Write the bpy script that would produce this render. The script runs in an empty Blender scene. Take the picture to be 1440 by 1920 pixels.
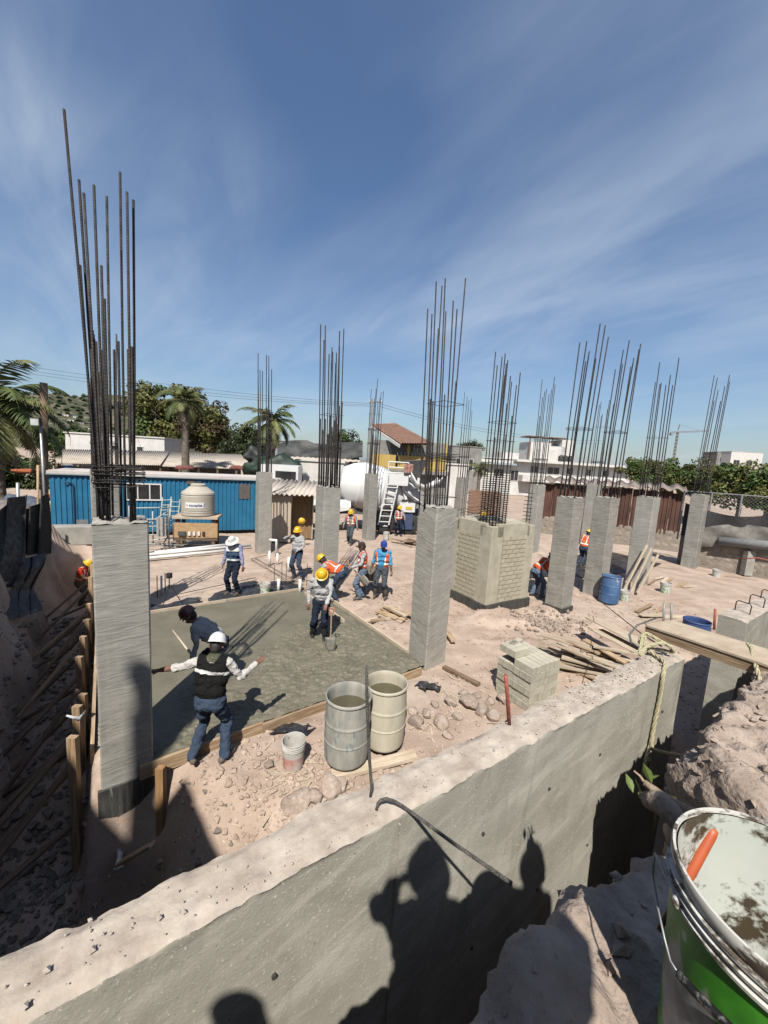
import bpy, bmesh, math, random
import numpy as np
from mathutils import Vector, Matrix
R = math.radians
S = bpy.context.scene
COL = S.collection
# ------------------------------------------------------------------ camera, sky, sun, exposure
CAMX = ((0.998293, 0.058411, 0.0), (0.007394, -0.126376, 0.991955), (0.057941, -0.990261, -0.126592))
FOC = 721.0
cam = bpy.data.objects.new('camera', bpy.data.cameras.new('camera'))
COL.objects.link(cam)
cam.data.sensor_fit = 'VERTICAL'; cam.data.sensor_height = 24; cam.data.sensor_width = 18
cam.data.lens = 24*FOC/1920
cam.data.clip_start = .02; cam.data.clip_end = 6000
cam.matrix_world = Matrix(((CAMX[0][0], -CAMX[0][1], -CAMX[0][2], 0), (CAMX[1][0], -CAMX[1][1], -CAMX[1][2], 0),
                           (CAMX[2][0], -CAMX[2][1], -CAMX[2][2], 4.0), (0, 0, 0, 1)))
S.camera = cam
SUN_EL, SUN_AZ = R(52), R(6)          # light travels towards (sin az, cos az), away from the viewer
wd = bpy.data.worlds.new('World'); S.world = wd; wd.use_nodes = True
nt = wd.node_tree; nt.nodes.clear()
def N(t, typ, **kw):
    n = t.nodes.new(typ)
    for k, v in kw.items():
        if k.startswith('i_'): n.inputs[k[2:].replace('_', ' ')].default_value = v
        elif k.startswith('n_'): n.inputs[int(k[2:])].default_value = v
        else: setattr(n, k, v)
    return n
def mth(t, op, a, b=None, c=None, clamp=False):
    n = t.nodes.new('ShaderNodeMath'); n.operation = op; n.use_clamp = clamp
    for i, v in enumerate((a, b, c)):
        if v is None: continue
        if isinstance(v, (int, float)): n.inputs[i].default_value = v
        else: t.links.new(v, n.inputs[i])
    return n.outputs[0]
def ramp(t, fac, stops):
    n = t.nodes.new('ShaderNodeValToRGB')
    while len(n.color_ramp.elements) < len(stops): n.color_ramp.elements.new(.5)
    for e, (p, c) in zip(n.color_ramp.elements, stops):
        e.position = p; e.color = (c, c, c, 1) if isinstance(c, (int, float)) else (*c[:3], 1)
    t.links.new(fac, n.inputs[0]); return n.outputs[0]
def mix(t, f, a, b, mode='MIX'):
    n = t.nodes.new('ShaderNodeMix'); n.data_type = 'RGBA'; n.blend_type = mode
    for i, v in ((0, f), (6, a), (7, b)):
        if isinstance(v, (int, float)): n.inputs[i].default_value = v
        elif isinstance(v, tuple): n.inputs[i].default_value = (*v[:3], 1)
        else: t.links.new(v, n.inputs[i])
    return n.outputs[2]
sky = N(nt, 'ShaderNodeTexSky', sky_type='NISHITA', sun_disc=False, sun_elevation=SUN_EL, sun_rotation=R(180)+SUN_AZ,
        air_density=1.25, dust_density=1.3, ozone_density=2.2, altitude=0)
tc = N(nt, 'ShaderNodeTexCoord')
sp = N(nt, 'ShaderNodeSeparateXYZ'); nt.links.new(tc.outputs['Generated'], sp.inputs[0])
zz = mth(nt, 'ADD', mth(nt, 'MAXIMUM', sp.outputs[2], 0.0), .22)
cb = N(nt, 'ShaderNodeCombineXYZ'); nt.links.new(mth(nt, 'DIVIDE', sp.outputs[0], zz), cb.inputs[0]); nt.links.new(mth(nt, 'DIVIDE', sp.outputs[1], zz), cb.inputs[1])
def cl(rot, sc, scale, det, dist, lo, hi, loc=(0, 0, 0)):
    m0 = N(nt, 'ShaderNodeMapping'); m0.inputs['Rotation'].default_value = (0, 0, R(rot)); nt.links.new(cb.outputs[0], m0.inputs[0])
    mp = N(nt, 'ShaderNodeMapping'); mp.inputs['Scale'].default_value = (*sc, 1); mp.inputs['Location'].default_value = loc
    nt.links.new(m0.outputs[0], mp.inputs[0])
    ns = N(nt, 'ShaderNodeTexNoise', i_Scale=scale, i_Detail=det, i_Distortion=dist); ns.inputs['Roughness'].default_value = .55
    nt.links.new(mp.outputs[0], ns.inputs[0])
    return ramp(nt, ns.outputs[0], ((lo, 0.0), (hi, 1.0)))
c1 = cl(58, (.62, 1.6), 1.25, 8, 1.1, .40, .74, (1.7, .9, 0))
c2 = cl(35, (.6, .9), .95, 4, .3, .36, .66, (3.4, 1.1, 0))
c3 = cl(38, (.7, 3.6), 1.4, 8, 1.4, .42, .80, (5.1, 1.4, 0))
cf = mth(nt, 'ADD', mth(nt, 'MULTIPLY', c1, c2), mth(nt, 'MULTIPLY', mth(nt, 'MULTIPLY', c3, c2), .35))
cf = mth(nt, 'ADD', mth(nt, 'MULTIPLY', cf, .46), mth(nt, 'MULTIPLY', c2, .16), clamp=True)
skyc = mix(nt, cf, mix(nt, 1.0, sky.outputs[0], (.85, .945, 1.09), 'MULTIPLY'), (5.6, 6.5, 7.6))
bg = N(nt, 'ShaderNodeBackground', i_Strength=.056); nt.links.new(skyc, bg.inputs[0])
wo = N(nt, 'ShaderNodeOutputWorld'); nt.links.new(bg.outputs[0], wo.inputs[0])
sl = bpy.data.lights.new('sun', 'SUN'); sl.energy = 4.8; sl.angle = R(.55); sl.color = (1, .945, .86)
so = bpy.data.objects.new('sun', sl); COL.objects.link(so); so.location = (-2, -15, 20)
so.rotation_euler = Vector((math.sin(SUN_AZ)*math.cos(SUN_EL), math.cos(SUN_AZ)*math.cos(SUN_EL), -math.sin(SUN_EL))).to_track_quat('-Z', 'Y').to_euler()
S.render.engine = 'CYCLES'
S.view_settings.view_transform = 'Standard'; S.view_settings.look = 'None'; S.view_settings.gamma = 1; S.view_settings.use_curve_mapping = False
S.view_settings.exposure = 0.97
S.cycles.max_bounces = 5
# ------------------------------------------------------------------ survey helpers: sight lines to points of known height or distance
def ray(px, py):
    c = (px-720, py-960, FOC)
    return Vector([sum(CAMX[i][j]*c[j] for j in range(3)) for i in range(3)])
EYE = Vector((0, 0, 4))
def G(px, py, z=0.0):
    r = ray(px, py); return EYE + r*((z-4)/r.z)
def A(px, py, Y):
    r = ray(px, py); return EYE + r*(Y/r.y)
TH = R(33.3); WD = Vector((math.cos(TH), math.sin(TH), 0)); WN = Vector((-math.sin(TH), math.cos(TH), 0))
def WP(w, n, z): return WD*w + WN*n + Vector((0, 0, z))
UD = Vector((math.cos(R(36.1)), math.sin(R(36.1)), 0)); VD = Vector((-UD.y, UD.x, 0))
OR = Vector((-2.95, 4.38, 0))         # near left corner of the slab
def UV(u, v, z=0): return OR + UD*u + VD*v + Vector((0, 0, z))
# ------------------------------------------------------------------ noise
def _h(i, j, k):
    n = (i*374761393 + j*668265263 + k*1274126177) & 0xffffffff
    n = ((n ^ (n >> 13))*1274126177) & 0xffffffff
    return ((n ^ (n >> 16)) & 0xffff)/65535.0
def vn(x, y, z):
    x, y, z = [np.asarray(a, float) for a in np.broadcast_arrays(x, y, z)]
    xi, yi, zi = np.floor(x).astype(np.int64), np.floor(y).astype(np.int64), np.floor(z).astype(np.int64)
    f = [a-b for a, b in ((x, xi), (y, yi), (z, zi))]; f = [t*t*(3-2*t) for t in f]
    o = 0
    for a in (0, 1):
        for b in (0, 1):
            for c in (0, 1):
                o = o + _h(xi+a, yi+b, zi+c)*(f[0] if a else 1-f[0])*(f[1] if b else 1-f[1])*(f[2] if c else 1-f[2])
    return o*2-1
def fbm(x, y, z=0.0, o=4, g=.5):
    s = 0; a = 1
    for i in range(o):
        s = s + a*vn(np.asarray(x)*2**i+i*7.3, np.asarray(y)*2**i+i*3.1, np.asarray(z)*2**i); a *= g
    return s
def sst(a, b, x):
    t = np.clip((np.asarray(x, float)-a)/(b-a), 0, 1); return t*t*(3-2*t)
# ------------------------------------------------------------------ materials
MATS = {}
def M(name, c1=(.5, .5, .5), c2=None, sc=4, rough=.8, bump=0, bsc=40, metal=0, lo=.35, hi=.65, stretch=(1, 1, 1), spots=None, spsc=30, splo=.6, rnd=0, spec=.4, det=6, brot=None, coat=0, alpha=None, trans=0):
    if name in MATS: return MATS[name]
    m = bpy.data.materials.new(name); m.use_nodes = True; t = m.node_tree
    b = t.nodes['Principled BSDF']; b.inputs['Roughness'].default_value = rough; b.inputs['Metallic'].default_value = metal
    b.inputs['Specular IOR Level'].default_value = spec
    if coat: b.inputs['Coat Weight'].default_value = coat; b.inputs['Coat Roughness'].default_value = .25
    if trans: b.inputs['Transmission Weight'].default_value = trans
    if alpha is not None: b.inputs['Alpha'].default_value = alpha
    tc = N(t, 'ShaderNodeTexCoord'); mp = N(t, 'ShaderNodeMapping'); mp.inputs['Scale'].default_value = stretch
    if brot: mp.inputs['Rotation'].default_value = brot
    t.links.new(tc.outputs['Object'], mp.inputs[0])
    col = None
    if c2 is not None:
        n = N(t, 'ShaderNodeTexNoise', i_Scale=sc, i_Detail=det); n.inputs['Roughness'].default_value = .62
        t.links.new(mp.outputs[0], n.inputs[0]); col = ramp(t, n.outputs[0], ((lo, c1), (hi, c2)))
    if spots is not None:
        n = N(t, 'ShaderNodeTexNoise', i_Scale=spsc, i_Detail=5); n.inputs['Roughness'].default_value = .7; t.links.new(mp.outputs[0], n.inputs[0])
        col = mix(t, ramp(t, n.outputs[0], ((splo, 0.0), (splo+.07, 1.0))), col if col else c1, spots)
    if rnd:
        oi = N(t, 'ShaderNodeObjectInfo'); hs = N(t, 'ShaderNodeHueSaturation')
        t.links.new(mth(t, 'ADD', mth(t, 'MULTIPLY', oi.outputs['Random'], 2*rnd), 1-rnd), hs.inputs['Value'])
        if col: t.links.new(col, hs.inputs['Color'])
        else: hs.inputs['Color'].default_value = (*c1, 1)
        col = hs.outputs[0]
    if col: t.links.new(col, b.inputs['Base Color'])
    else: b.inputs['Base Color'].default_value = (*c1, 1)
    if bump:
        n = N(t, 'ShaderNodeTexNoise', i_Scale=bsc, i_Detail=6); t.links.new(mp.outputs[0], n.inputs[0])
        bp = N(t, 'ShaderNodeBump', i_Strength=bump, i_Distance=.02); t.links.new(n.outputs[0], bp.inputs['Height']); t.links.new(bp.outputs[0], b.inputs['Normal'])
    MATS[name] = m; return m
# ------------------------------------------------------------------ mesh builder
class MB:
    def __init__(s): s.v = []; s.f = []; s.m = []
    def add(s, vs, fs, mi=0):
        o = len(s.v); s.v += [tuple(v) for v in vs]; s.f += [tuple(i+o for i in f) for f in fs]; s.m += [mi]*len(fs); return s
    def box(s, c, d, rot=None, mi=0):
        vs = [Vector((x*d[0]/2, y*d[1]/2, z*d[2]/2)) for x in (-1, 1) for y in (-1, 1) for z in (-1, 1)]
        if rot is not None: vs = [rot @ v for v in vs]
        return s.add([v+Vector(c) for v in vs], ((0, 1, 3, 2), (4, 6, 7, 5), (0, 4, 5, 1), (2, 3, 7, 6), (0, 2, 6, 4), (1, 5, 7, 3)), mi)
    def beam(s, p0, p1, w, h, up=(0, 0, 1), mi=0):
        p0, p1 = Vector(p0), Vector(p1); x = (p1-p0); L = x.length; x.normalize(); y = Vector(up).cross(x)
        if y.length < 1e-4: y = Vector((0, 1, 0)).cross(x)
        y.normalize(); z = x.cross(y)
        return s.box((p0+p1)/2, (L, w, h), Matrix((x, y, z)).transposed(), mi)
    def tube(s, pts, r, seg=8, mi=0, cap=True):
        pts = [Vector(p) for p in pts]; n = len(pts); rr = r if isinstance(r, (list, tuple)) else [r]*n
        vs = []; a = None
        for i, p in enumerate(pts):
            d = (pts[min(i+1, n-1)]-pts[max(i-1, 0)]).normalized()
            if a is None: a = d.orthogonal().normalized()
            else:
                a = a-d*a.dot(d); a = a.normalized() if a.length > 1e-5 else d.orthogonal().normalized()
            b = d.cross(a)
            vs += [p+(a*math.cos(2*math.pi*k/seg)+b*math.sin(2*math.pi*k/seg))*rr[i] for k in range(seg)]
        fs = [(i*seg+k, i*seg+(k+1) % seg, (i+1)*seg+(k+1) % seg, (i+1)*seg+k) for i in range(n-1) for k in range(seg)]
        if cap: fs += [tuple(range(seg-1, -1, -1)), tuple((n-1)*seg+k for k in range(seg))]
        return s.add(vs, fs, mi)
    def lathe(s, prof, seg=24, mi=0, mat=None, arc=1.0):
        vs = []; fs = []; n = len(prof)
        for k in range(seg):
            a = 2*math.pi*k/seg*arc
            for r, z in prof: vs.append(Vector((r*math.cos(a), r*math.sin(a), z)))
        for k in range(seg if arc == 1 else seg-1):
            for i in range(n-1):
                k2 = (k+1) % seg
                fs.append((k*n+i, k2*n+i, k2*n+i+1, k*n+i+1))
        if mat is not None: vs = [mat @ v for v in vs]
        return s.add(vs, fs, mi)
    def ell(s, c, r, seg=12, rings=8, mi=0, rot=None):
        prof = [(math.sin(math.pi*i/rings), -math.cos(math.pi*i/rings)) for i in range(rings+1)]
        T = Matrix.Translation(Vector(c)) @ ((rot.to_4x4()) if rot is not None else Matrix()) @ Matrix.Diagonal((*r, 1))
        return s.lathe(prof, seg, mi, T)
    def prism(s, poly, h, mi=0, T=None):
        n = len(poly); vs = [Vector((x, y, 0)) for x, y in poly]+[Vector((x, y, h)) for x, y in poly]
        if T is not None: vs = [T @ v for v in vs]
        return s.add(vs, [tuple(range(n-1, -1, -1)), tuple(range(n, 2*n))]+[(i, (i+1) % n, n+(i+1) % n, n+i) for i in range(n)], mi)
    def mesh(s, name, mats, smooth=None):
        me = bpy.data.meshes.new(name); me.from_pydata(s.v, [], s.f)
        for m in (mats if isinstance(mats, (list, tuple)) else [mats]): me.materials.append(m)
        me.polygons.foreach_set('material_index', s.m)
        if smooth: 
            me.polygons.foreach_set('use_smooth', [True]*len(s.f)); 
            if smooth < 3: me.set_sharp_from_angle(angle=smooth)
        me.update(); return me
    def build(s, name, mats, parent=None, loc=(0, 0, 0), rot=(0, 0, 0), smooth=None):
        return link(name, s.mesh(name, mats, smooth), parent, loc, rot)
def link(name, data, parent=None, loc=(0, 0, 0), rot=(0, 0, 0)):
    o = bpy.data.objects.new(name, data); COL.objects.link(o); o.parent = parent; o.location = loc; o.rotation_euler = rot; return o
def tag(o, label, cat, group=None):
    o['label'] = label; o['category'] = cat
    if group: o['group'] = group
    return o
def thing(name, label, cat, loc=(0, 0, 0), rz=0, group=None):
    o = bpy.data.objects.new(name, None); COL.objects.link(o); o.location = loc; o.rotation_euler = (0, 0, rz); o.empty_display_size = .2
    return tag(o, label, cat, group)
def struct(o, k='structure'): o['kind'] = k; return o
def noisy(me, amp, sc, seed=0, o=3):
    n = len(me.vertices); co = np.empty(n*3); me.vertices.foreach_get('co', co); co = co.reshape(-1, 3)
    no = np.empty(n*3); me.vertices.foreach_get('normal', no); no = no.reshape(-1, 3)
    d = fbm(co[:, 0]*sc+seed, co[:, 1]*sc+seed*2, co[:, 2]*sc, o)*amp
    me.vertices.foreach_set('co', (co+no*d[:, None]).ravel()); me.update()
def board(name, p0, p1, w, h, mat, parent=None, up=(0, 0, 1), label=None, cat='board', group=None):
    p0, p1 = Vector(p0), Vector(p1); x = p1-p0; L = x.length; x.normalize(); y = Vector(up).cross(x)
    if y.length < 1e-4: y = Vector((0, 1, 0)).cross(x)
    y.normalize(); z = x.cross(y)
    o = MB().box((0, 0, 0), (L, w, h)).build(name, mat, parent)
    o.matrix_local = Matrix.Translation((p0+p1)/2) @ Matrix((x, y, z)).transposed().to_4x4()
    if label: tag(o, label, cat, group)
    return o
def rock_mesh(name, seed, r=1.0, mat=None, sub=3, flat=.75):
    bm = bmesh.new(); bmesh.ops.create_icosphere(bm, subdivisions=sub, radius=1)
    rg = random.Random(seed); pl = [Vector((rg.gauss(0, 1), rg.gauss(0, 1), rg.gauss(0, 1))).normalized() for _ in range(11)]
    co = np.array([v.co[:] for v in bm.verts]); 
    for p in pl:
        h = rg.uniform(.50, .86); d = co @ np.array(p[:]); k = np.maximum(d-h, 0); co -= k[:, None]*np.array(p[:])*.92
    co += (co/np.linalg.norm(co, axis=1)[:, None])*fbm(co[:, 0]*2+seed, co[:, 1]*2, co[:, 2]*2, 4)[:, None]*.09
    co *= np.array((1, rg.uniform(.75, 1), flat))*r
    for v, c in zip(bm.verts, co): v.co = c
    me = bpy.data.meshes.new(name); bm.to_mesh(me); bm.free(); me.materials.append(mat)
    me.polygons.foreach_set('use_smooth', [True]*len(me.polygons)); me.set_sharp_from_angle(angle=R(32)); return me
# ------------------------------------------------------------------ shared materials
random.seed(7)
SOIL = dict(c1=(.37, .275, .215), c2=(.56, .445, .365))
m_soil = M('soil', sc=1.3, rough=.95, bump=.55, bsc=28, lo=.3, hi=.68, spots=(.60, .50, .43), spsc=16, splo=.60, spec=.15, **SOIL)
m_bank = M('bank_soil', (.31, .245, .20), (.47, .385, .325), sc=6, rough=.95, bump=1.0, bsc=30, spec=.12, spots=(.19, .14, .11), spsc=11, splo=.62)
m_rock = M('rock', (.34, .26, .21), (.50, .42, .36), sc=5, rough=.9, bump=.4, bsc=30, spec=.2, rnd=.2)
m_grey_rock = M('grey_rock', (.19, .16, .135), (.32, .28, .24), sc=5, rough=.9, bump=.4, bsc=30, spec=.2, rnd=.25)
m_wood = M('sawn_wood', (.27, .17, .095), (.52, .39, .26), sc=5, rough=.82, bump=.25, bsc=16, stretch=(.5, 7, 7), rnd=.3, spec=.2)
m_pale_wood = M('pale_wood', (.42, .33, .23), (.62, .53, .42), sc=5, rough=.82, bump=.2, bsc=16, stretch=(.5, 7, 7), rnd=.2, spec=.2, spots=(.3, .28, .26), spsc=4, splo=.62)
m_dark_wood = M('weathered_wood', (.11, .075, .05), (.26, .19, .13), sc=5, rough=.85, bump=.25, bsc=16, stretch=(.5, 7, 7), rnd=.25, spec=.2)
m_wet = M('wet_concrete', (.15, .137, .098), (.20, .184, .136), sc=1.6, rough=.6, bump=.4, bsc=60, spec=.4, det=8)
m_conc = M('cast_concrete', (.30, .285, .25), (.43, .41, .37), sc=2.5, rough=.85, bump=.25, bsc=50, spots=(.2, .19, .17), spsc=22, splo=.66)
m_footing = M('tarred_concrete', (.028, .027, .026), (.10, .098, .09), sc=4, rough=.6, bump=.3, bsc=20, stretch=(6, 6, .5), spots=(.35, .34, .3), spsc=3, splo=.64)
m_black_film = M('black_plastic', (.018, .018, .02), (.06, .06, .065), sc=6, rough=.32, bump=.9, bsc=7, spots=(.25, .21, .18), spsc=6, splo=.62)
m_steel = M('rebar_steel', (.05, .046, .044), (.12, .105, .095), sc=9, rough=.55, metal=.55, bump=.0, rnd=.25)
def ribs(m, sc=420):
    t = m.node_tree; b = t.nodes['Principled BSDF']; tc = N(t, 'ShaderNodeTexCoord'); w = N(t, 'ShaderNodeTexWave', i_Scale=sc/20); w.bands_direction = 'Z'; w.inputs['Distortion'].default_value = .3
    t.links.new(tc.outputs['Object'], w.inputs[0]); bp = N(t, 'ShaderNodeBump', i_Strength=.9, i_Distance=.01); t.links.new(w.outputs[1], bp.inputs['Height']); t.links.new(bp.outputs[0], b.inputs['Normal'])
ribs(m_steel)
m_rust = M('rusty_steel', (.10, .05, .03), (.22, .12, .075), sc=14, rough=.75, metal=.3, bump=.4, bsc=60)
m_white = M('white_paint', (.72, .71, .68), (.82, .81, .79), sc=5, rough=.5, rnd=.05)
m_black = M('black_rubber', (.02, .02, .02), (.045, .045, .045), sc=10, rough=.7)
m_galv = M('galvanised_steel', (.35, .36, .37), (.5, .51, .52), sc=8, rough=.45, metal=.6)
def damp(m):
    t = m.node_tree; b = t.nodes['Principled BSDF']; tc = N(t, 'ShaderNodeTexCoord'); src = b.inputs['Base Color'].links[0].from_socket
    n = N(t, 'ShaderNodeTexNoise', i_Scale=.55, i_Detail=8, i_Distortion=.5); t.links.new(tc.outputs['Object'], n.inputs[0]); n2 = N(t, 'ShaderNodeTexNoise', i_Scale=.21, i_Detail=5); t.links.new(tc.outputs['Object'], n2.inputs[0])
    c = mix(t, mth(t, 'MULTIPLY', ramp(t, n.outputs[0], ((.55, 0.0), (.70, 1.0))), .42), src, (.26, .17, .12)); c = mix(t, mth(t, 'MULTIPLY', ramp(t, n2.outputs[0], ((.50, 0.0), (.66, 1.0))), .45), c, (.56, .48, .41)); t.links.new(c, b.inputs['Base Color'])
damp(m_soil)
# plastic film wrapped round the cured columns: glints on the creases are painted as pale streaks
def film(name, base1, base2, seed, a1=14, a2=-12, k=1.0):
    m = bpy.data.materials.new(name); m.use_nodes = True; t = m.node_tree; b = t.nodes['Principled BSDF']
    tc = N(t, 'ShaderNodeTexCoord')
    def nz(sc, det, st, rot, ds=0, off=0):
        m0 = N(t, 'ShaderNodeMapping'); m0.inputs['Rotation'].default_value = [R(a) for a in rot]; t.links.new(tc.outputs['Object'], m0.inputs[0])
        mp = N(t, 'ShaderNodeMapping'); mp.inputs['Scale'].default_value = st; mp.inputs['Location'].default_value = (seed+off, off, seed*2)
        t.links.new(m0.outputs[0], mp.inputs[0]); n = N(t, 'ShaderNodeTexNoise', i_Scale=sc, i_Detail=det, i_Distortion=ds); n.inputs['Roughness'].default_value = .6; t.links.new(mp.outputs[0], n.inputs[0]); return n.outputs[0]
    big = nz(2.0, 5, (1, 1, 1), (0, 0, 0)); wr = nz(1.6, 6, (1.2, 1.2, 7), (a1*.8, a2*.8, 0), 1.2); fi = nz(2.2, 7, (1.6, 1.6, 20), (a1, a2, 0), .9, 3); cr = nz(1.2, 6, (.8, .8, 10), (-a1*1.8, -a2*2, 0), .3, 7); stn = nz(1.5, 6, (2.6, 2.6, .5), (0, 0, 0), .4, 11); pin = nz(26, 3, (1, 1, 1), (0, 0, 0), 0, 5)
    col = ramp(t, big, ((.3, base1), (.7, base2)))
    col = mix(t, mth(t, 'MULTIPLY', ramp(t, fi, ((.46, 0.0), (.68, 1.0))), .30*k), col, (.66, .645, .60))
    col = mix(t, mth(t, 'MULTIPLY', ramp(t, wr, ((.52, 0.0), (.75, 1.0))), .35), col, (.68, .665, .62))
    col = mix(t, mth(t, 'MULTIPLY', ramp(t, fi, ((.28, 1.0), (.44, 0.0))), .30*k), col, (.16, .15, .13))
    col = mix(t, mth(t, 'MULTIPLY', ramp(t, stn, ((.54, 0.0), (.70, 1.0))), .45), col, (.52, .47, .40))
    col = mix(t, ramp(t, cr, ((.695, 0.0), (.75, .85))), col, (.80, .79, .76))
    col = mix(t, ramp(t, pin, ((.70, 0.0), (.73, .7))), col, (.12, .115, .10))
    t.links.new(col, b.inputs['Base Color']); b.inputs['Roughness'].default_value = .33; b.inputs['Specular IOR Level'].default_value = .5
    bp = N(t, 'ShaderNodeBump', i_Strength=.45, i_Distance=.02); t.links.new(mth(t, 'ADD', mth(t, 'ADD', wr, mth(t, 'MULTIPLY', cr, .6)), mth(t, 'MULTIPLY', fi, .45)), bp.inputs['Height']); t.links.new(bp.outputs[0], b.inputs['Normal'])
    return m
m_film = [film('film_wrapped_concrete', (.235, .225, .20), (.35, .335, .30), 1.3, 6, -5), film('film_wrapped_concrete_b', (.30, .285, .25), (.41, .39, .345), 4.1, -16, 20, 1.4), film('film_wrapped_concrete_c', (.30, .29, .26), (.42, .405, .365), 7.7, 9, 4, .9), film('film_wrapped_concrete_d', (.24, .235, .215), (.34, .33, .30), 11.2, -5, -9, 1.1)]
# ------------------------------------------------------------------ ground
TL = 14.5
def ground_h(x, y):
    x = np.asarray(x, float); y = np.asarray(y, float)
    px, py = x-OR.x, y-OR.y; u = px*UD.x+py*UD.y; v = px*VD.x+py*VD.y
    w = x*WD.x+y*WD.y; n = x*WN.x+y*WN.y
    near = np.exp(-np.maximum(np.hypot(x, y-8)-16, 0)/8)
    z = -.05+near*(.045*fbm(x*.55, y*.55, 0, 4)+.02*fbm(x*4, y*4, 3, 3))
    z += .16*sst(.25, .8, fbm(x*.8+9, y*.8, 5, 2))*sst(8, 5, np.hypot(x-6.2, y-9.4))
    slab = sst(.35, -.05, np.maximum(np.maximum(-u, u-4.9), np.maximum(-v, v-5.31)))
    z = z*(1-slab)-.12*slab
    # trench beside the formwork and the cut in front of the slab corner
    s = -u-.42; wob = .35*fbm(x*.7, y*.7, 8, 3)
    tr = sst(-.02, .22, s)*sst(1.75+wob, 1.05+wob, s)*sst(TL+wob, TL-.9+wob, v)*sst(-4, -3, v)
    cut = sst(1.3, -.05, u+.25*fbm(x, y, 2, 3)+.45*(v+1.2))*sst(-.0, -.2, v)*sst(-6, -5, u)
    z -= 1.5*np.maximum(tr, cut)
    z -= .62*np.exp(-((u+.2)**2+(v+.3)**2)/.22)*sst(.05, -.05, v)
    lb = sst(1.15, 2.1, s-wob)*sst(20, 12, s)*sst(24, 14, v)*sst(-9, -7, v)
    z += lb*(1.0+.4*fbm(x*1.1, y*1.1, 4, 4)+.22*(1-2*np.abs(fbm(x*2.3, y*2.3, 6, 4)))+.08*fbm(x*7, y*7, 2, 3)) + .12*np.maximum(tr, cut)*fbm(x*2.2, y*2.2, 11, 4)
    # behind the retaining wall the trench lies under the bank
    back = sst(1.5, 1.3, n)*sst(40, 25, np.hypot(x, y)); z = z*(1-back)+(-1.6)*back
    pit = sst(3.9, 4.4, w)*sst(7.3, 6.6, w)*sst(2.6, 2.0, n)*sst(-.5, .2, n); z = z*(1-pit)-1.7*pit
    return z+.0*w
def axis(dense0, dense1, step, far):
    a = list(np.arange(dense0, dense1+1e-6, step)); d = step
    lo = dense0; hi = dense1; left = []; right = []
    while lo > -far: d *= 1.17; lo -= d; left.append(lo)
    d = step
    while hi < far: d *= 1.17; hi += d; right.append(hi)
    return np.array(left[::-1]+a+right)
gx = axis(-9.5, 8.5, .06, 4200); gy = axis(1.0, 14.0, .06, 4200)
X, Y = np.meshgrid(gx, gy); Z = ground_h(X, Y)
nx, ny = len(gx), len(gy)
me = bpy.data.meshes.new('ground')
idx = np.arange(nx*ny).reshape(ny, nx)
quads = np.stack((idx[:-1, :-1], idx[:-1, 1:], idx[1:, 1:], idx[1:, :-1]), -1).reshape(-1, 4)
me.from_pydata(np.stack((X, Y, Z), -1).reshape(-1, 3).tolist(), [], quads.tolist()); me.materials.append(m_soil)
me.polygons.foreach_set('use_smooth', [True]*len(me.polygons)); me.update()
struct(link('ground', me))
def gz(x, y): return float(ground_h(x, y))
# ------------------------------------------------------------------ freshly poured slab
def slab_h(u, v):
    rough = sst(-.25, .5, u*.55-v*.62+.35+.6*fbm(u*1.1, v*1.1, 1, 3))*sst(-.1, .3, np.minimum(np.minimum(v, 4.95-u), 4.8-v)+.05)
    return rough*(.026*fbm(u*2.6, v*2.6, 2, 4)+.017*fbm(u*10, v*16, 6, 4, .7)+.03)+.004*fbm(u*3, v*3, 9, 3)
us = np.linspace(0, 4.9, 330); vs_ = np.linspace(0.03, 5.29, 350)
U_, V_ = np.meshgrid(us, vs_); H_ = slab_h(U_, V_)
P_ = np.stack((OR.x+U_*UD.x+V_*VD.x, OR.y+U_*UD.y+V_*VD.y, H_), -1).reshape(-1, 3)
ii = np.arange(len(us)*len(vs_)).reshape(len(vs_), len(us))
q = np.stack((ii[:-1, :-1], ii[:-1, 1:], ii[1:, 1:], ii[1:, :-1]), -1).reshape(-1, 4)
me = bpy.data.meshes.new('concrete_slab'); me.from_pydata(P_.tolist(), [], q.tolist()); me.materials.append(m_wet)
me.polygons.foreach_set('use_smooth', [True]*len(me.polygons)); me.update()
struct(link('wet_concrete_slab', me))
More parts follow.
